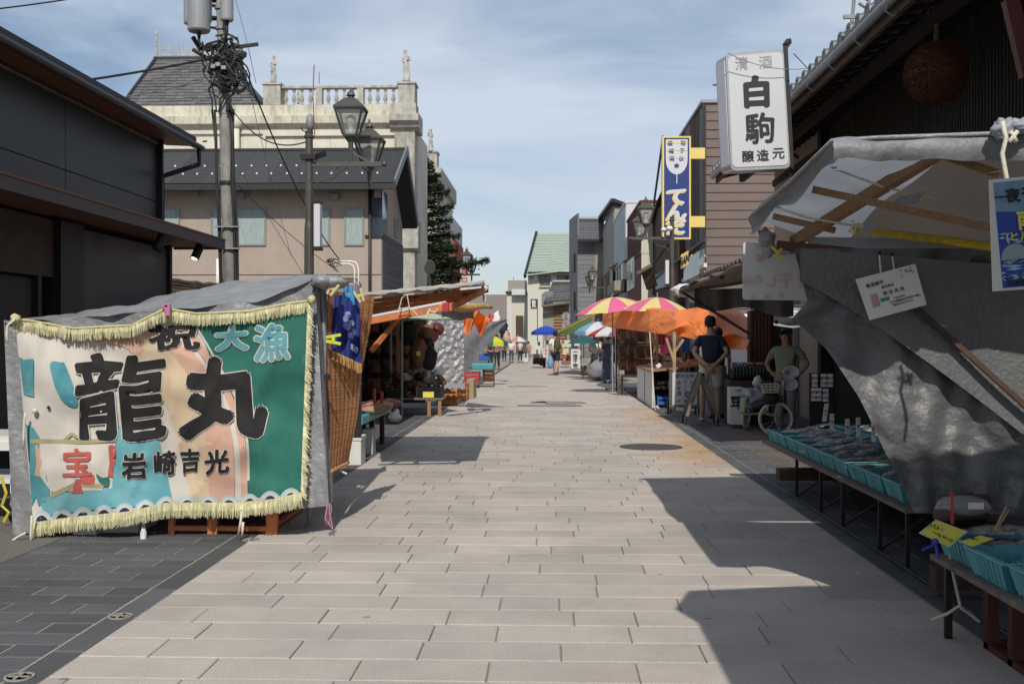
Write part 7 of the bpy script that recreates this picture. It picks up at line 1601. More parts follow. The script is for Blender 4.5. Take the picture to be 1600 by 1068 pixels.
xp = WX(1053.5, 21); b = B(); b.bar((xp, 21, 0), (xp, 21, WZ(518, 21)), .06); b.bar((xp, 21, WZ(565, 21)), (WX(1041, 21), 21, WZ(528, 21)), .045); b.bar((xp, 21, WZ(550, 21)), (WX(1068, 21), 21, WZ(530, 21)), .045); mk('forked_post', b, 'wood_pale', os_)
b = B(); b.bar((WX(1027, 24), 24, 0), (WX(1027, 24), 24, 2.0), .05); b.bar((WX(1025, 24.5), 24.5, 1.2), (WX(1018, 24.5), 24.5, 1.6), .04); mk('post', b, 'wood_pale', os_)
for px in (957, 962): b = B(); b.tube([(WX(px, 29), 29, 0), (WX(px, 29), 29, WZ(480, 29))], .02, 6); mk('steel_post', b, 'chrome', os_)
b = B(); b.tube([P(x, y, 21.4) for x, y in ((1015, 518), (1018, 560), (1020, 590), (1023, 631))], .012, 5); b.tube([P(x, y, 21.3) for x, y in ((1023, 631), (1018, 636), (1028, 634), (1030, 638), (1020, 632), (1025, 641))], .014, 5); mk('guy_rope', b, 'rope', os_)
b = B(); b.ball(P(949, 474, 29.5), (.2, .15, .06), 8, 6, jit=1); b.bar(P(943, 481, 29.5), P(955, 473, 29.5), .06); mk('pole_end', b, 'wood', os_)
# counter
ctn = thing('sales_counter', 'counter with pale metal side panels below the orange tarp', 'counter', (2.7, 23.6, 0)); zc = .72
mk('side_panel', B().box(2.05, 2.08, 21.9, 23.55, .0, zc), 'grey_sheet', ctn); mk('side_panel', B().box(2.05, 2.08, 23.62, 25.6, .0, zc), 'grey_sheet', ctn); mk('panel_post', B().box(2.04, 2.09, 23.555, 23.615, 0, zc + .02), 'wood', ctn)
mk('top_board', B().add([(2.02, 21.8, zc), (3.35, 21.8, zc + .16), (3.35, 25.6, zc + .16), (2.02, 25.6, zc), (2.02, 21.8, zc + .03), (3.35, 21.8, zc + .2), (3.35, 25.6, zc + .2), (2.02, 25.6, zc + .03)], [(0, 1, 5, 4), (4, 5, 6, 7), (1, 2, 6, 5), (0, 3, 2, 1), (0, 4, 7, 3)]), 'wood', ctn)
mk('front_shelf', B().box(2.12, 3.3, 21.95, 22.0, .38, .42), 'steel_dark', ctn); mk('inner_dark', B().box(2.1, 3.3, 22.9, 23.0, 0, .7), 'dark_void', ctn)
pcr(1027, 1046, 618, 632, 22.0, .5, 'crate_blue', 'dark blue crate under the counter of the orange stall', slats=2); pcr(1027, 1046, 594, 608, 22.05, .5, 'black_metal', 'black crate on the counter shelf of the orange stall', slats=2)
random.seed(9)
for i in range(16):
    x = 2.12 + .07 * i; y = 22 + random.random() * 2.5; z = zc + .06 + .13 * (x - 2.02); b = B(); b.cb((0, 0, 0), random.uniform(.07, .13), .12, random.uniform(.03, .08), Matrix.Translation((x, y, z + .04)) @ Matrix.Rotation(random.uniform(-.8, .8), 4, 'Y'))
    mk('wallet', b, ['leather', 'white_card', 'cardboard', 'leather', 'b_pink', 'leather'][i % 6], label='small leather case or book on the sloping counter, %s from the kerb' % ORD[i], cat='goods', group='cases and books on the sloping counter', bevel=.01)
rk = thing('bag_rack', 'steel rail rack of brown leather bags under the orange tarp', 'rack', (2.6, 27, 0)); b = B()
for z in (1.75, 1.25, .85): b.tube([(1.75, 28.6, z), (3.2, 26.2, z)], .015, 6)
b.tube([(1.75, 28.6, 0), (1.75, 28.6, 1.8)], .02, 6); b.tube([(3.2, 26.2, 0), (3.2, 26.2, 1.8)], .02, 6); mk('rails', b, 'steel_dark', rk)
mk('backcloth', B().box(2.0, 3.6, 29.2, 29.25, .4, 1.9), 'wood_dark', rk)
for r_ in range(3):
    for c_ in range(7):
        t = (c_ + .5) / 7; q = dup(bag0, (lerp(1.78, 3.2, t), lerp(28.5, 26.1, t), (1.68, 1.24, .86)[r_] - .02), random.uniform(.2, .8), 'brown leather bag in the %s row under the orange tarp, %s from the left' % (ORD[r_], ORD[c_]), random.uniform(.95, 1.35), bag0t); q['group'] = 'leather bags hanging under the orange tarp'
for i_, (px, py, m_, h_) in enumerate(((1040, 538, 'p_pink', 14), (1072, 538, 'crate_blue', 12), (1079, 535, 'p_lightblue', 14), (1034, 530, 'crate_red', 8), (1085, 560, 'red_brown', 22))):
    Y = 25.0; a = P(px - 8, py - h_, Y); c = P(px + 8, py + h_, Y); b = B().grid(lambda u, v: V((lerp(a.x, c.x, u), Y + .05 * sin(u * 9), lerp(c.z, a.z, v))), 12, 2); mk('hanging_cloth', b, m_, label='%s cloth hanging at the back of the orange stall' % ('bright pink', 'dark blue', 'light blue', 'red', 'long dark red')[i_], cat='cloth', smooth=True)
parasol_px(957, 464, 62, 27, 'left pink and yellow striped parasol behind the orange tarp', ['p_yellow', 'p_pink'], 10, sag=.36, tilt=(.05, -.10), ph=.1)
parasol_px(1027, 464, 56, 25, 'right pink and yellow striped parasol behind the orange tarp', ['p_yellow', 'p_pink'], 10, sag=.40, tilt=(.05, .05), ph=.35, foot=(.3, .5))
# second umbrellas up the street
parasol_px(935, 502, 38, 36, 'light blue and white striped parasol beyond the orange tarp', ['p_lightblue', 'p_white'], 8, sag=.42, valance=.12, ph=.2)
parasol_px(955, 508, 36, 33.5, 'red and white parasol tucked under the orange tarp end', ['p_red', 'p_white'], 8, sag=.42, valance=.06)
parasol_px(912, 524, 26, 38, 'low teal parasol below the blue and white one', ['p_teal'], 8, sag=.5)
parasol_px(853, 509, 23, 50, 'bright royal blue parasol standing mid street', ['p_blue'], 8, sag=.42, valance=.14)
tn = thing('green_tent', 'green ridge tent with orange edge on the right of the street', 'tent', P(900, 560, 44)); 
mk('roof_panel', B().prism([P(866, 522, 42), P(912, 522, 40), P(925, 498, 43), P(903, 500, 46)], (0, 0, .03)), 'p_green', tn); mk('edge_pole', B().bar(P(868, 521, 42), P(940, 486, 40), .06), mat('p_orange2', (.55, .28, .05), .7, var=.1), tn)
for px in (872, 908): mk('tent_pole', B().tube([(WX(px, 42), 42, 0), (WX(px, 42), 42, WZ(521, 42))], .02, 6), 'trans_grey', tn)
# menu board
mb = thing('menu_board', 'plastic wrapped white menu board with blue and black writing', 'menu board', G(1070, 652)); Ym = 19.7
a = P(1048, 580, Ym); c = P(1092, 634, Ym); mk('panel', B().box(a.x + .03, c.x - .03, Ym, Ym + .03, c.z + .02, a.z - .02), 'sign_white', mb)
b = B()
for x_ in (a.x, c.x): b.box(x_ - .015, x_ + .015, Ym + .005, Ym + .035, .05, a.z); b.bar((x_, Ym + .02, a.z - .1), (x_, Ym + .5, 0), .03)
mk('frame', b, 'steel_dark', mb); mk('plastic_wrap', B().grid(lambda u, v: V((lerp(a.x - .03, c.x + .02, u), Ym - .012 - .008 * noise.noise(V((u * 8, v * 3, 1))), lerp(c.z - .02, a.z + .01, v))), 26, 26), mat('wrap', (.6, .6, .6), .1, var=0, alpha=.14, bump=.8, bs=12), mb, smooth=True)
fr = frame(((a.x + c.x) / 2, Ym, (a.z + c.z) / 2), (1, 0, 0), (0, 0, 1)); kk = Ym / F
for s_, u_, v_, h, m_ in (('朝市名物', 0, 20, 7.5, 'sign_navy'), ('お', 11, 10, 6, 'ink'), ('肌', 12, 3, 6, 'ink'), ('の', 12, -4, 6, 'ink'), ('え', 1, 11, 6, 'ink'), ('い', 2, 4, 6, 'ink'), ('よ', 1, -2, 5, 'ink'), ('あ', -9, 9, 7, 'ink'), ('ま', -9, 1, 7, 'ink'), ('酒', -9, -7, 7, 'ink'), ('一杯', -11, -19, 4.5, 'ink'), ('¥100', 6, -19, 7.5, 'ink')): text('lettering', s_, fr, u_ * kk, v_ * kk, h * kk, m_, mb, .02, off=.004)
b = B(); b.lathe([(.055, -.001), (.055, .001)], (0, 0, 0), 18, Matrix.Rotation(pi / 2, 4, 'X')); cc_ = fr[0] + V((4 * kk, -.004, -9 * kk)); b.v = [tuple(V(v) + cc_) for v in b.v]; mk('round_mark', b, 'ink', mb); text('lettering', '冷', frame(cc_ + V((0, -.002, 0)), (1, 0, 0), (0, 0, 1)), 0, 0, .07, 'sign_white', mb, .02)
# A-frame sign seen edge on
afr = thing('a_frame_sign', 'dark wooden A frame signboard seen edge on before the man in navy', 'signboard', G(1097, 660)); Ya = 17.5
t0 = P(1098, 583, Ya); l0 = P(1073, 662, Ya); r0 = P(1121, 664, Ya)
for e, nm in ((l0, 0), (r0, 1)):
    b = B(); dd = (e - t0).normalized(); b.bar(V((t0.x, Ya, t0.z)), V((e.x, Ya, .15)), .045, .05); mk('side_rail', b, 'wood_grey', afr); b = B(); b.bar(V((t0.x, Ya + .45, t0.z)), V((e.x, Ya + .45, .15)), .045, .05); mk('side_rail', b, 'wood_grey', afr)
    b = B(); m0 = V((t0.x, Ya + .05, t0.z)); m1 = V((lerp(t0.x, e.x, .85), Ya + .05, lerp(t0.z, .15, .85))); nx = V((.012, 0, 0)); b.prism([m0 - nx, m0 + nx, m1 + nx, m1 - nx], (0, .4, 0)); mk('board', b, 'steel_dark', afr)
    b = B(); b.bar(V((e.x, Ya, .17)), V((lerp(t0.x, e.x, 1.05), Ya, 0)), .02, .03); b.bar(V((e.x, Ya + .45, .17)), V((lerp(t0.x, e.x, 1.05), Ya + .45, 0)), .02, .03); mk('foot', b, 'black_metal', afr)
b = B().tube([P(1077, 650, Ya - .05), P(1080, 600, Ya - .05), P(1084, 590, Ya)], .008, 5) if 0 else None
# ================================================================ tricycle
tri = thing('tricycle', 'pale green tricycle with white tyres, wicker basket and nets', 'tricycle', G(1205, 680))
Yf = 15.7; fc = P(1212, 654, Yf); R_ = .245; fc.z = R_
def wheel(c, r_, yaw, name='wheel'):
    M = Matrix.Rotation(yaw, 4, 'Z') @ Matrix.Rotation(pi / 2, 4, 'X'); b = B(); b.lathe([(r_ - .035, -.014), (r_, -.008), (r_, .008), (r_ - .035, .014)], (0, 0, 0), 32, M); 
    def ring(rad, t, m_): 
        q = B(); q.tube([M @ V((rad * cos(a * 2 * pi / 32), rad * sin(a * 2 * pi / 32), 0)) + c for a in range(33)], t, 6, caps=False); return q
    w_ = mk(name, ring(r_ - .014, .016, 0), 'tyre_white', tri, smooth=True); mk('rim', ring(r_ - .038, .008, 0), 'chrome', w_, smooth=True)
    b = B()
    for k in range(14):
        a = k * 2 * pi / 14; b.tube([M @ V((.015 * cos(a + 1), .015 * sin(a + 1), .02 * (-1) ** k)) + c, M @ V(((r_ - .04) * cos(a), (r_ - .04) * sin(a), 0)) + c], .002, 4, caps=False)
    b.tube([M @ V((0, 0, -.04)) + c, M @ V((0, 0, .04)) + c], .014, 8); mk('spokes', b, 'chrome', w_)
wheel(fc, R_, -.15); rw = P(1166, 648, 16.7); rw.z = .235
wheel(rw, .235, 1.15); wheel(rw + V((.55, .25, 0)), .235, 1.15)
M = Matrix.Rotation(-.15, 4, 'Z'); b = B(); b.grid(lambda u, v: M @ V(((R_ + .02) * cos(.2 + 1.9 * u), -.03 + .06 * v, (R_ + .02) * sin(.2 + 1.9 * u))) + fc, 16, 3); mk('front_mudguard', b, 'green_bike', tri, smooth=True, solid=.003)
M = Matrix.Rotation(1.15, 4, 'Z'); b = B(); b.grid(lambda u, v: M @ V(((.26) * cos(.1 + 2.9 * u), -.04 + .08 * v, .26 * sin(.1 + 2.9 * u))) + rw, 18, 3); mk('rear_mudguard', b, 'green_bike', tri, smooth=True, solid=.003)
hd = P(1222, 620, Yf); hb2 = P(1219, 591, Yf + .1); b = B()
for s in (-.045, .045): b.tube([fc + V((0, s, 0)), fc + V((.05, s, .28)), V((hd.x, Yf, hd.z))], .010, 6)
b.tube([V((hd.x, Yf, hd.z)), V((hd.x + .03, Yf, hd.z + .25))], .018, 8); mk('fork', b, 'green_bike', tri, smooth=True)
b = B(); b.tube([V((hd.x, Yf, hd.z + .02)), fc + V((.1, .15, .02)), rw + V((.25, .1, .02))], .02, 8); b.tube([rw + V((-.05, 0, 0)), rw + V((.6, .25, 0))], .016, 6); b.tube([rw + V((0, 0, .0)), rw + V((.3, -.2, .05)), fc + V((-.1, .2, .1))], .015, 6)
mk('frame', b, 'green_bike', tri, smooth=True); b = B(); top = V((hd.x + .03, Yf, hd.z + .25)); b.tube([top + V((-.02, -.2, .02)), top + V((.0, -.08, .04)), top + V((0, .1, .04)), top + V((-.02, .25, .02))], .012, 6); mk('handlebar', b, 'chrome', tri)
b = B(); sd_ = rw + V((.32, -.25, .42)); b.ball(sd_, (.12, .07, .035), 14, 8); mk('saddle', b, 'black_cloth', tri, smooth=True); mk('seat_post', B().tube([sd_, rw + V((.28, -.2, .05))], .014, 6), 'chrome', tri)
bc = P(1204, 606, Yf - .05)
b = B()
for k in range(4): b.tube([bc + V(((.11 + .012 * k) * cos(a * 2 * pi / 16), (.085 + .010 * k) * sin(a * 2 * pi / 16), -.06 + .04 * k)) for a in range(17)], .006, 5, caps=False)
for k in range(14): a = k * 2 * pi / 14; b.tube([bc + V((.11 * cos(a), .085 * sin(a), -.065)), bc + V((.155 * cos(a), .12 * sin(a), .065))], .005, 4, caps=False)
b.lathe([(.09, -.07), (.11, -.06)], bc, 12); mk('front_basket', b, mat('wicker', (.52, .52, .38), .8, var=.2), tri)
b = B()
for k in range(5): b.tube([bc + V((.14 * cos(t * pi / 8), -.06 + .03 * k, .05 + .06 * sin(t * pi / 8))) for t in range(9)], .006, 4, caps=False)
mk('net_cover', b, 'ink', tri)
mk('bag_under_basket', B().ball(bc + V((.03, .05, -.16)), (.14, .10, .08), 12, 8, jit=.5), 'black_cloth', tri, smooth=True)
for i_, (px, py) in enumerate(((1237, 581), (1235, 600))):
    nt_ = P(px, py, Yf); b = B(); b.tube([nt_ + V((.11 * cos(a * 2 * pi / 20), .03, .085 * sin(a * 2 * pi / 20))) for a in range(21)], .006, 5, caps=False); o = thing('catch_net', '%s white hand net on the tricycle handlebar' % ('upper', 'lower')[i_], 'net', nt_); mk('hoop', b, 'white_plastic', o)
    b = B().grid(lambda u, v: nt_ + V((.11 * (1 - v) * cos(u * 2 * pi) - .05 * v * v, .03 + .07 * v, .085 * (1 - v) * sin(u * 2 * pi) - .03 * v)), 20, 6); mk('netting', b, mat('net_cloth', (.62, .6, .68), .8, var=.1, alpha=.75), o, smooth=True)
# rear load: foil wrapped, drinks crate & poster
ld = thing('poster_stand', 'cream poster stand with brushed writing next to the tricycle', 'stand', P(1151, 655, 17.0)); Yl = 17
a = P(1141, 605, Yl); c = P(1162, 655, Yl); mk('board', B().box(a.x, c.x, Yl, Yl + .3, .06, a.z), 'paper', ld); fr = frame(((a.x + c.x) / 2, Yl, (a.z + c.z) / 2), (1, 0, 0), (0, 0, 1)); text('lettering', '豆', fr, -.02, .03, .17, 'ink', ld, .05, off=.004, smear=.05); text('lettering', '名物', fr, .02, .2, .05, 'line_green', ld, .02, off=.004); text('lettering', '輪島', fr, .06, -.07, .06, 'red_ink', ld, .02, off=.004)
fb = thing('foil_bundle', 'crumpled silver foil bundle on the tricycle load bed', 'bundle', P(1178, 625, 16.8)); mk('foil', B().ball(P(1178, 621, 16.8), (.21, .14, .14), 24, 16, jit=.55), 'tarp_foil', fb, smooth=True)
bt = thing('bottle_case', 'case of dark bottles with red caps behind the tricycle', 'case', P(1172, 600, 17.6)); mk('case_box', B().box(WX(1140, 17.6), WX(1206, 17.6), 17.6, 18.1, WZ(605, 17.6), WZ(594, 17.6)), 'wood_dark', bt); mk('case_table', B().box(WX(1140, 17.6), WX(1210, 17.6), 17.6, 18.15, 0, WZ(605, 17.6) - .005), 'black_cloth', bt)
for i in range(22):
    x_ = lerp(WX(1146, 17.7), WX(1198, 17.7), (i % 11) / 10); y_ = 17.66 + .12 * (i // 11); z_ = WZ(594, 17.6); b = B().lathe([(.034, 0), (.036, .16), (.03, .19), (.013, .23), (.013, .27)], (x_, y_, z_), 10)
    o = thing('bottle', 'dark bottle in the %s row of the case behind the tricycle, %s from left' % (('front', 'back')[i // 11], ORD[i % 11]), 'bottle', (x_, y_, z_), 0, 'bottles in the case behind the tricycle'); mk('glass', b, mat('bottle_glass', (.02, .03, .02), .15, var=0), o, smooth=True); mk('cap', B().lathe([(.016, .262), (.016, .292)], (x_, y_, z_), 8), 'pinkish' if i % 3 else 'crate_red', o)
mk('white_bag', B().ball(P(1184, 597, 17.4), (.08, .07, .10), 10, 8, jit=.5), 'white_cloth', label='white paper bag on the case behind the tricycle basket', cat='bag', smooth=True)
# small far goods
for i_, (p0, p1, y0, y1, Y, lab) in enumerate(((892, 906, 545, 576, 49, 'white board with black vertical writing on the right of the street'), (838, 846, 534, 546, 62, 'far narrow white menu panel left of the walker'), (851, 860, 532, 545, 60, 'far white menu panel just behind the walker'), (849, 856, 544, 566, 58, 'pale poster board with a red sun mark'), (818, 825, 552, 566, 62, 'far grey notice board beyond the drinkers'))):
    a = P(p0, y0, Y); c = P(p1, y1, Y); o = thing('notice_board', lab, 'board', ((a.x + c.x) / 2, Y, 0)); mk('panel', B().box(a.x, c.x, Y, Y + .05, max(.05, c.z), a.z), 'sign_white', o); mk('legs', B().box(a.x, a.x + .04, Y + .06, Y + .3, 0, a.z - .05).box(c.x - .04, c.x, Y + .06, Y + .3, 0, a.z - .05), 'black_metal', o)
    for k in range(4 if i_ == 0 else 2): text('writing', '朝市名物'[k % 4] if i_ else '一夜干物'[k], frame(V(((a.x + c.x) / 2, Y - .002, lerp(a.z, c.z, (k + .6) / 4.3))), (1, 0, 0), (0, 0, 1)), 0, 0, (c.x - a.x) * .55, 'red_ink' if i_ == 3 else 'ink', o, .03, off=.01)
um = thing('open_umbrella', 'dark grey open umbrella lying on its side by the right stalls', 'umbrella', G(930, 592)); c = P(931, 563, 37); M = Matrix.Rotation(-.9, 4, 'Y') @ Matrix.Rotation(.7, 4, 'X')
for k in range(8): a0 = k * pi / 4; mk('panel', B().grid(lambda u, v: c + (M @ V((.48 * v * cos(a0 + u * pi / 4), .48 * v * sin(a0 + u * pi / 4), -.25 * v ** 2))), 4, 5), 'grey_cloth' if k % 2 else 'denim', um, smooth=True)
mk('shaft', B().tube([c, c + (M @ V((0, 0, -.6)))], .012, 5), 'black_metal', um)
cvc = P(934, 580, 36); cvc.z = .32; mk('covered_cart', B().ball(cvc, (.36, .4, .33), 20, 12, jit=.35), 'grey_cloth', label='shopping cart covered in grey cloth at the right kerb', cat='cart', smooth=True)
for i_, (px, py, r_, m_, lab) in enumerate(((893, 545, .5, 'wicker', 'golden brown heap of woven goods under the teal parasol'), (886, 560, .4, 'leather', 'dark brown stack of wares beside the white writing board'), (843, 560, .3, 'wood_dark', 'dark rack of souvenirs left of the walker'), (921, 590, .22, 'cardboard', 'small pale box at the kerb in front of the covered cart'))):
    q = P(px, py, 52 if i_ < 3 else 39); b = B(); rq = random.Random(i_)
    for k in range(14): b.cb((q.x + rq.uniform(-r_, r_) * .8, q.y + rq.uniform(-.3, .3), rq.uniform(.1, max(.3, q.z + r_ * .6))), rq.uniform(.1, .35), .3, rq.uniform(.1, .3), None)
    mk('ware_stack', b, m_, label=lab, cat='goods')
rl = thing('clothes_rail', 'chrome clothes rail on castors at the end of the orange stall', 'rail', G(966, 610)); b = B(); q = G(962, 610); b.tube([(q.x, q.y, .05), (q.x, q.y, 1.3)], .018, 6); b.tube([(q.x - .25, q.y, .06), (q.x + .25, q.y, .06)], .018, 6); b.tube([(q.x + .1, q.y + .3, .05), (q.x + .1, q.y + .3, 1.3)], .018, 6); b.tube([(q.x, q.y, .7), (q.x + .1, q.y + .3, .7)], .015, 6); mk('rail_frame', b, 'chrome', rl)
for s_ in (-.25, .25): mk('castor', B().ball((q.x + s_, q.y, .03), .03, 8, 6), 'rubber', rl)
bnch = thing('bench', 'plain wooden bench below the leather bags', 'bench', G(975, 610)); a = P(962, 586, 29); c = P(1000, 590, 27); mk('seat', B().box(a.x, a.x + .9, 27.3, 28.3, .42, .46), 'wood', bnch)
for x_ in (a.x + .06, a.x + .84): mk('leg', B().box(x_ - .03, x_ + .03, 27.35, 27.41, 0, .42), 'wood', bnch)

# ================================================================ PEOPLE
def person(label, loc, face, h, top, bottom, hair='hair', skinm='skin', arms='down', legs='stand', hat=False, detail=1, long_pants=True, sleeve='short', skirt=False, lean=0., shoe='shoe', wide=1., belly=0.):
    """built facing +Y then turned by face"""
    o = thing('person', label, 'person', loc, face); s = h / 1.72; w_ = wide
    def J(x, y, z): return V((x * s * (w_ if abs(x) < .3 else 1), (y + lean * max(0, z - .9)) * s, z * s))
    st_ = {'stand': ((.10, .0), (.10, .0)), 'walk': ((.09, .20), (.09, -.22)), 'apart': ((.13, .0), (.13, .05))}[legs]
    L = {}; vs, ed, ra = [], [], []
    def a(v, r, p=None): vs.append(v); ra.append(r * s); (ed.append((p, len(vs) - 1)) if p is not None else None); return len(vs) - 1
    pel = a(J(0, 0, .93), (.135, .095) if 0 else .115); wa = a(J(0, .0, 1.08), .115, pel); ch = a(J(0, .0, 1.28), .135, wa); nk0 = a(J(0, -.01, 1.42), .075, ch); nk = a(J(0, .0, 1.475), .060, nk0); hd0 = a(J(0, .015, 1.55), .076, nk); hd1 = a(J(0, .012, 1.62), .080, hd0)
    K = []
    for i, sg in enumerate((-1, 1)):
        fx, fy = st_[i]; bend = .06 if legs == 'walk' and fy < 0 else 0
        hip = a(J(.095 * sg, 0, .86), .085, pel); kn = a(J(sg * (fx * .95), fy * .5 + .02 + bend, .49), .055, hip); cf = a(J(sg * fx, fy * .8 - .01, .32), .052, kn); an = a(J(sg * fx, fy - .02, .09 + (.06 if bend else 0)), .036, cf); ft = a(J(sg * (fx + .02), fy + .06, .035 + (.03 if bend else 0)), .034, an); a(J(sg * (fx + .03), fy + .14, .028), .028, ft); K.append((hip, kn, an))
        sh = a(J(.165 * sg, -.01, 1.375), .060, ch)
        if arms == 'back': el_, wr, hn = J(.27 * sg, -.10, 1.13), J(.07 * sg, -.22, .93), J(-.01 * sg, -.225, .86)
        elif arms == 'walk': el_, wr, hn = J(.25 * sg, -.05, 1.12), J(.25 * sg, .1 * sg, .90), J(.24 * sg, .13 * sg, .82)
        elif arms == 'front': el_, wr, hn = J(.24 * sg, -.02, 1.12), J(.14 * sg, .22, 1.05), J(.08 * sg, .3, 1.07)
        elif arms == 'hip': el_, wr, hn = J(.34 * sg, -.06, 1.14), J(.24 * sg, .0, .98), J(.18 * sg, .02, .95)
        else: el_, wr, hn = J(.235 * sg, -.02, 1.12), J(.25 * sg, .04, .87), J(.25 * sg, .06, .79)
        e = a(el_, .042, sh); wv = a(wr, .028, e); hv = a(hn, .034, wv)
        if detail > 1:
            d = (hn - wr).normalized(); sd = d.cross(V((0, 1, 0)))
            sd = sd.normalized() if sd.length > .1 else V((1, 0, 0))
            for f_ in range(4):
                p0 = hn + sd * (.027 * (f_ - 1.5)) * s; k1 = a(p0 + d * .03 * s, .0095, hv); k2 = a(p0 + d * (.06 + .008 * (f_ in (1, 2))) * s + V((0, .008, 0)), .0085, k1); a(p0 + d * (.085 + .01 * (f_ in (1, 2))) * s + V((0, .022, 0)), .007, k2)
            t1_ = a(wr + d * .03 * s + sd * -.035 * s * sg, .011, wv); a(wr + d * .065 * s + sd * -.05 * s * sg, .009, t1_)
        L[sg] = (vs[sh], el_, wr, hn)
    if detail > 0: nose = a(J(0, .102, 1.58), .014, hd0)
    bo = skin('body', vs, ed, ra, skinm, o, 2 if detail > 1 else 1); bo.location = (0, 0, 0)
    def cl(name, vv, ee, rr, m, sub=2): q = skin(name, vv, ee, [x * s for x in rr], m, o, sub if detail else 1); q.location = (0, 0, 0); return q
    # shirt
    vv = [J(0, 0, .92), J(0, 0, 1.06), J(0, 0, 1.28), J(0, -.01, 1.415)]; ee = [(0, 1), (1, 2), (2, 3)]; rr = [.155, .150 + belly, .155 + belly * .4, .085]
    for sg in (-1, 1):
        sh, el_, wr, hn = L[sg]; vv.append(sh + V((0, 0, .0))); ee.append((2, len(vv) - 1)); rr.append(.072)
        if sleeve == 'long': vv += [el_, wr.lerp(el_, .1)]; ee += [(len(vv) - 3, len(vv) - 2), (len(vv) - 2, len(vv) - 1)]; rr += [.058, .045]
        else: vv.append(sh.lerp(el_, .72)); ee.append((len(vv) - 2, len(vv) - 1)); rr.append(.066)
    cl('shirt', vv, ee, rr, top)
    if skirt:
        b = B().grid(lambda u, v: V(((.17 + .10 * v) * sin(u * 2 * pi) * (1 + .06 * sin(u * 37)), (.12 + .1 * v) * cos(u * 2 * pi) * (1 + .06 * sin(u * 29)), lerp(1.0, .12, v))) * s, 36, 8); q = mk('skirt', b, bottom, o, smooth=True); q.location = (0, 0, 0)
    else:
        vv = [J(0, 0, .97)]; ee = []; rr = [.135]
        for (hip, kn, an) in K:
            vv.append(vs[hip]); ee.append((0, len(vv) - 1)); rr.append(.108); end = vs[an] if long_pants else vs[kn] + V((0, 0, .03))
            vv.append(vs[hip].lerp(vs[kn], .6 if not long_pants else 1)); ee.append((len(vv) - 2, len(vv) - 1)); rr.append(.092 if not long_pants else .075)
            if long_pants: vv.append(end + V((0, 0, .02))); ee.append((len(vv) - 2, len(vv) - 1)); rr.append(.058)
            else: vv.append(vs[kn] + V((0, 0, .05))); ee.append((len(vv) - 2, len(vv) - 1)); rr.append(.088)
        cl('trousers' if long_pants else 'shorts', vv, ee, rr, bottom)
    hc_ = J(0, -.004, 1.625)
    b = B().ball(hc_ + V((0, -.018 * s, .008 * s)), (.088 * s, .104 * s, .108 * s), 20, 14, Matrix.Rotation(.35, 4, 'X'), jit=.28); b2 = B()
    keep = [i for i, v in enumerate(b.v) if not (v[1] > hc_.y + .045 * s and v[2] < hc_.z + .03 * s) and v[2] > hc_.z - .085 * s]; ks_ = set(keep); mp_ = {o_: n_ for n_, o_ in enumerate(keep)}
    b2.add([b.v[i] for i in keep], [tuple(mp_[i] for i in f) for f in b.f if all(i in ks_ for i in f)]); q = mk('hair', b2, hair, o, smooth=True, fix=False, solid=.008); q.location = (0, 0, 0)
    if detail > 0:
        for sg in (-1, 1):
            q = mk('ear', B().ball(J(0, 0, 1.58) + V((.084 * s * sg, 0, 0)), (.014 * s, .02 * s, .03 * s), 8, 6), skinm, o, smooth=True); q.location = (0, 0, 0)
            q = mk('eye', B().ball(J(0, 0, 1.60) + V((.032 * s * sg, .083 * s, 0)), (.012 * s, .008 * s, .008 * s), 8, 6), 'ink', o, smooth=True); q.location = (0, 0, 0)
        q = mk('mouth', B().ball(J(0, .088, 1.535), (.024 * s, .006 * s, .006 * s), 8, 6), 'red_brown', o, smooth=True); q.location = (0, 0, 0)
    for i, (hip, kn, an) in enumerate(K):
        f0 = vs[an]; M = Matrix.Translation(V((f0.x, f0.y + .05 * s, f0.z - .055 * s))); q = mk('shoe', B().ball((0, 0, 0), (.048 * s, .125 * s, .042 * s), 12, 8, M), shoe, o, smooth=True); q.location = (0, 0, 0)
    if hat: q = mk('hat', B().lathe([(.16 * s, 1.66 * s), (.165 * s, 1.675 * s), (.1 * s, 1.69 * s), (.095 * s, 1.76 * s), (.06 * s, 1.79 * s)], (0, 0, 0), 16), 'cream_cloth', o, smooth=True); q.location = (0, 0, 0)
    return o
g1 = G(1110, 658); man = person('man in navy polo and white shorts, hands clasped behind his back', (g1.x, g1.y, 0), -.12, 1.76, 'navy_cloth', 'cream_cloth', arms='back', detail=2, long_pants=False, shoe='sneaker', legs='apart')
person('shorter dark haired companion half hidden behind the man in navy', (g1.x + .24, g1.y + .8, 0), .2, 1.58, 'black_cloth', 'grey_cloth', detail=1, skinm='skin', skirt=True)
person('old man in sleeveless olive polo standing in the dark doorway', (P(1228, 600, 15.9).x, 15.9, 0), pi - .5, 1.56, 'olive_cloth', 'grey_cloth', hair='hair_grey', skinm='skin_dark', arms='hip', detail=2, wide=1.0, belly=.035)
g1 = G(868, 586); wk = person('walker in white tee and dark shorts with an olive backpack', (g1.x, g1.y, 0), -.2, 1.66, 'white_cloth', 'navy_cloth', arms='walk', legs='walk', detail=1, long_pants=False)
q = mk('backpack', B().ball((.11, -.2, 1.18), (.14, .12, .24), 14, 10, jit=.3), mat('olive_pack', (.08, .07, .035), .9, var=.1), wk, smooth=True); q.location = (0, 0, 0); q = mk('straps', B().tube([(.02, -.15, 1.35), (.09, .0, 1.46), (.12, .13, 1.3), (.13, .12, 1.1)], .018, 5).tube([(.2, -.15, 1.35), (.16, .0, 1.45), (.17, .12, 1.28)], .018, 5), 'olive_pack', wk); q.location = (0, 0, 0)
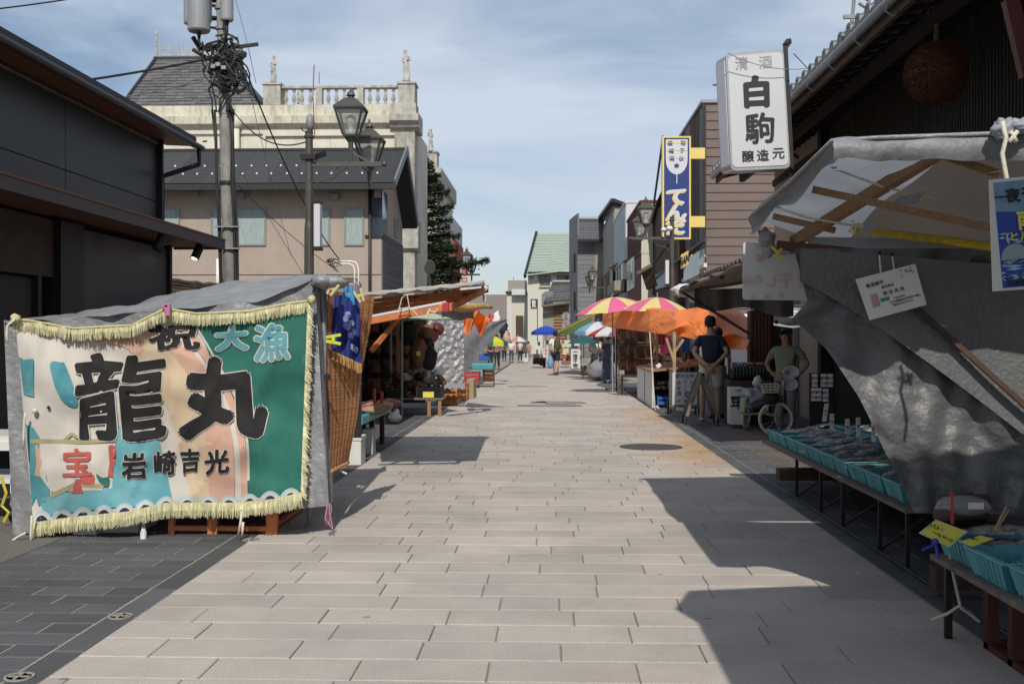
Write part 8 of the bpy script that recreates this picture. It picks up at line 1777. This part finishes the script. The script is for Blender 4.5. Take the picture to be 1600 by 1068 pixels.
tote = P(860, 566, 41); mk('carrier_bag', B().ball(tote, (.12, .1, .24), 12, 8, jit=.3), 'p_lightblue', label='light blue carrier bag in the left hand of the walker', cat='bag', smooth=True)
for (px, pyf, h, kw, lab) in ((776, 577, 1.55, dict(top='grey_cloth', bottom='black_cloth', arms='front'), 'shopper in pale grey top and black trousers at the left stalls'),
        (799, 566, 1.32, dict(top='white_cloth', bottom='denim'), 'distant shopper in white shirt and blue jeans, mid street'),
        (812.5, 566, 1.32, dict(top='cream_cloth', bottom='black_cloth'), 'distant shopper in cream shirt and black trousers, mid street'),
        (766, 572, 1.4, dict(top='red_brown', bottom='black_cloth', arms='front'), 'shopper in dark red top bending at the left stalls'),
        (788, 564, 1.3, dict(top='leather', bottom='wood_dark' if 0 else 'black_cloth'), 'far figure in brown between the left stalls and white shirt'),
        (826, 563, 1.2, dict(top='p_rust', bottom='grey_cloth'), 'far figure in rust under the faded parasol'),
        (950, 598, 1.5, dict(top='denim', bottom='denim', skirt=True, arms='front', hair='hair_grey'), 'woman in long dark blue dress beside the leather bags'),
        (930, 590, 1.5, dict(top='white_cloth', bottom='grey_cloth', arms='front', hair='hair_grey'), 'vendor in pale shirt seated under the teal parasol'),
        (938, 588, 1.45, dict(top='crate_red', bottom='black_cloth', arms='front'), 'person in red top behind the pale shirted vendor')):
    g1 = G(px, pyf); kw = dict(kw); t_, b_ = kw.pop('top'), kw.pop('bottom'); person(lab, (g1.x, g1.y, 0), random.uniform(-.4, .4), h, t_, b_, detail=0, **kw)
# birds
for i_, (px, py, Y) in enumerate(((1117, 133, 60), (320, 221, 38))):
    c = P(px, py, Y); o = thing('bird', ('tiny dark bird in the sky left of the white box sign', 'small dark bird against the cream wall left of the pole')[i_], 'bird', c); s_ = 1 if i_ == 0 else .7
    mk('body', B().ball(c, (.14 * s_, .05 * s_, .045 * s_), 10, 6), 'ink', o, smooth=True); mk('wing', B().add([c + V((-.03, 0, 0)) * s_, c + V((.06, 0, .02)) * s_, c + V((.16, .05, .12)) * s_], [(0, 1, 2)]).add([c + V((-.05, 0, 0)) * s_, c + V((.03, 0, .02)) * s_, c + V((-.18, -.05, -.07)) * s_], [(0, 1, 2)]), 'ink', o)
# tall things behind the right row so the sky line closes on both sides, and the blind end of the street
mk('side_hall', B().box(-60, -14, 45, 60, 0, 6), 'hall', label='long low mauve hall left of the baroque building', cat='hall')
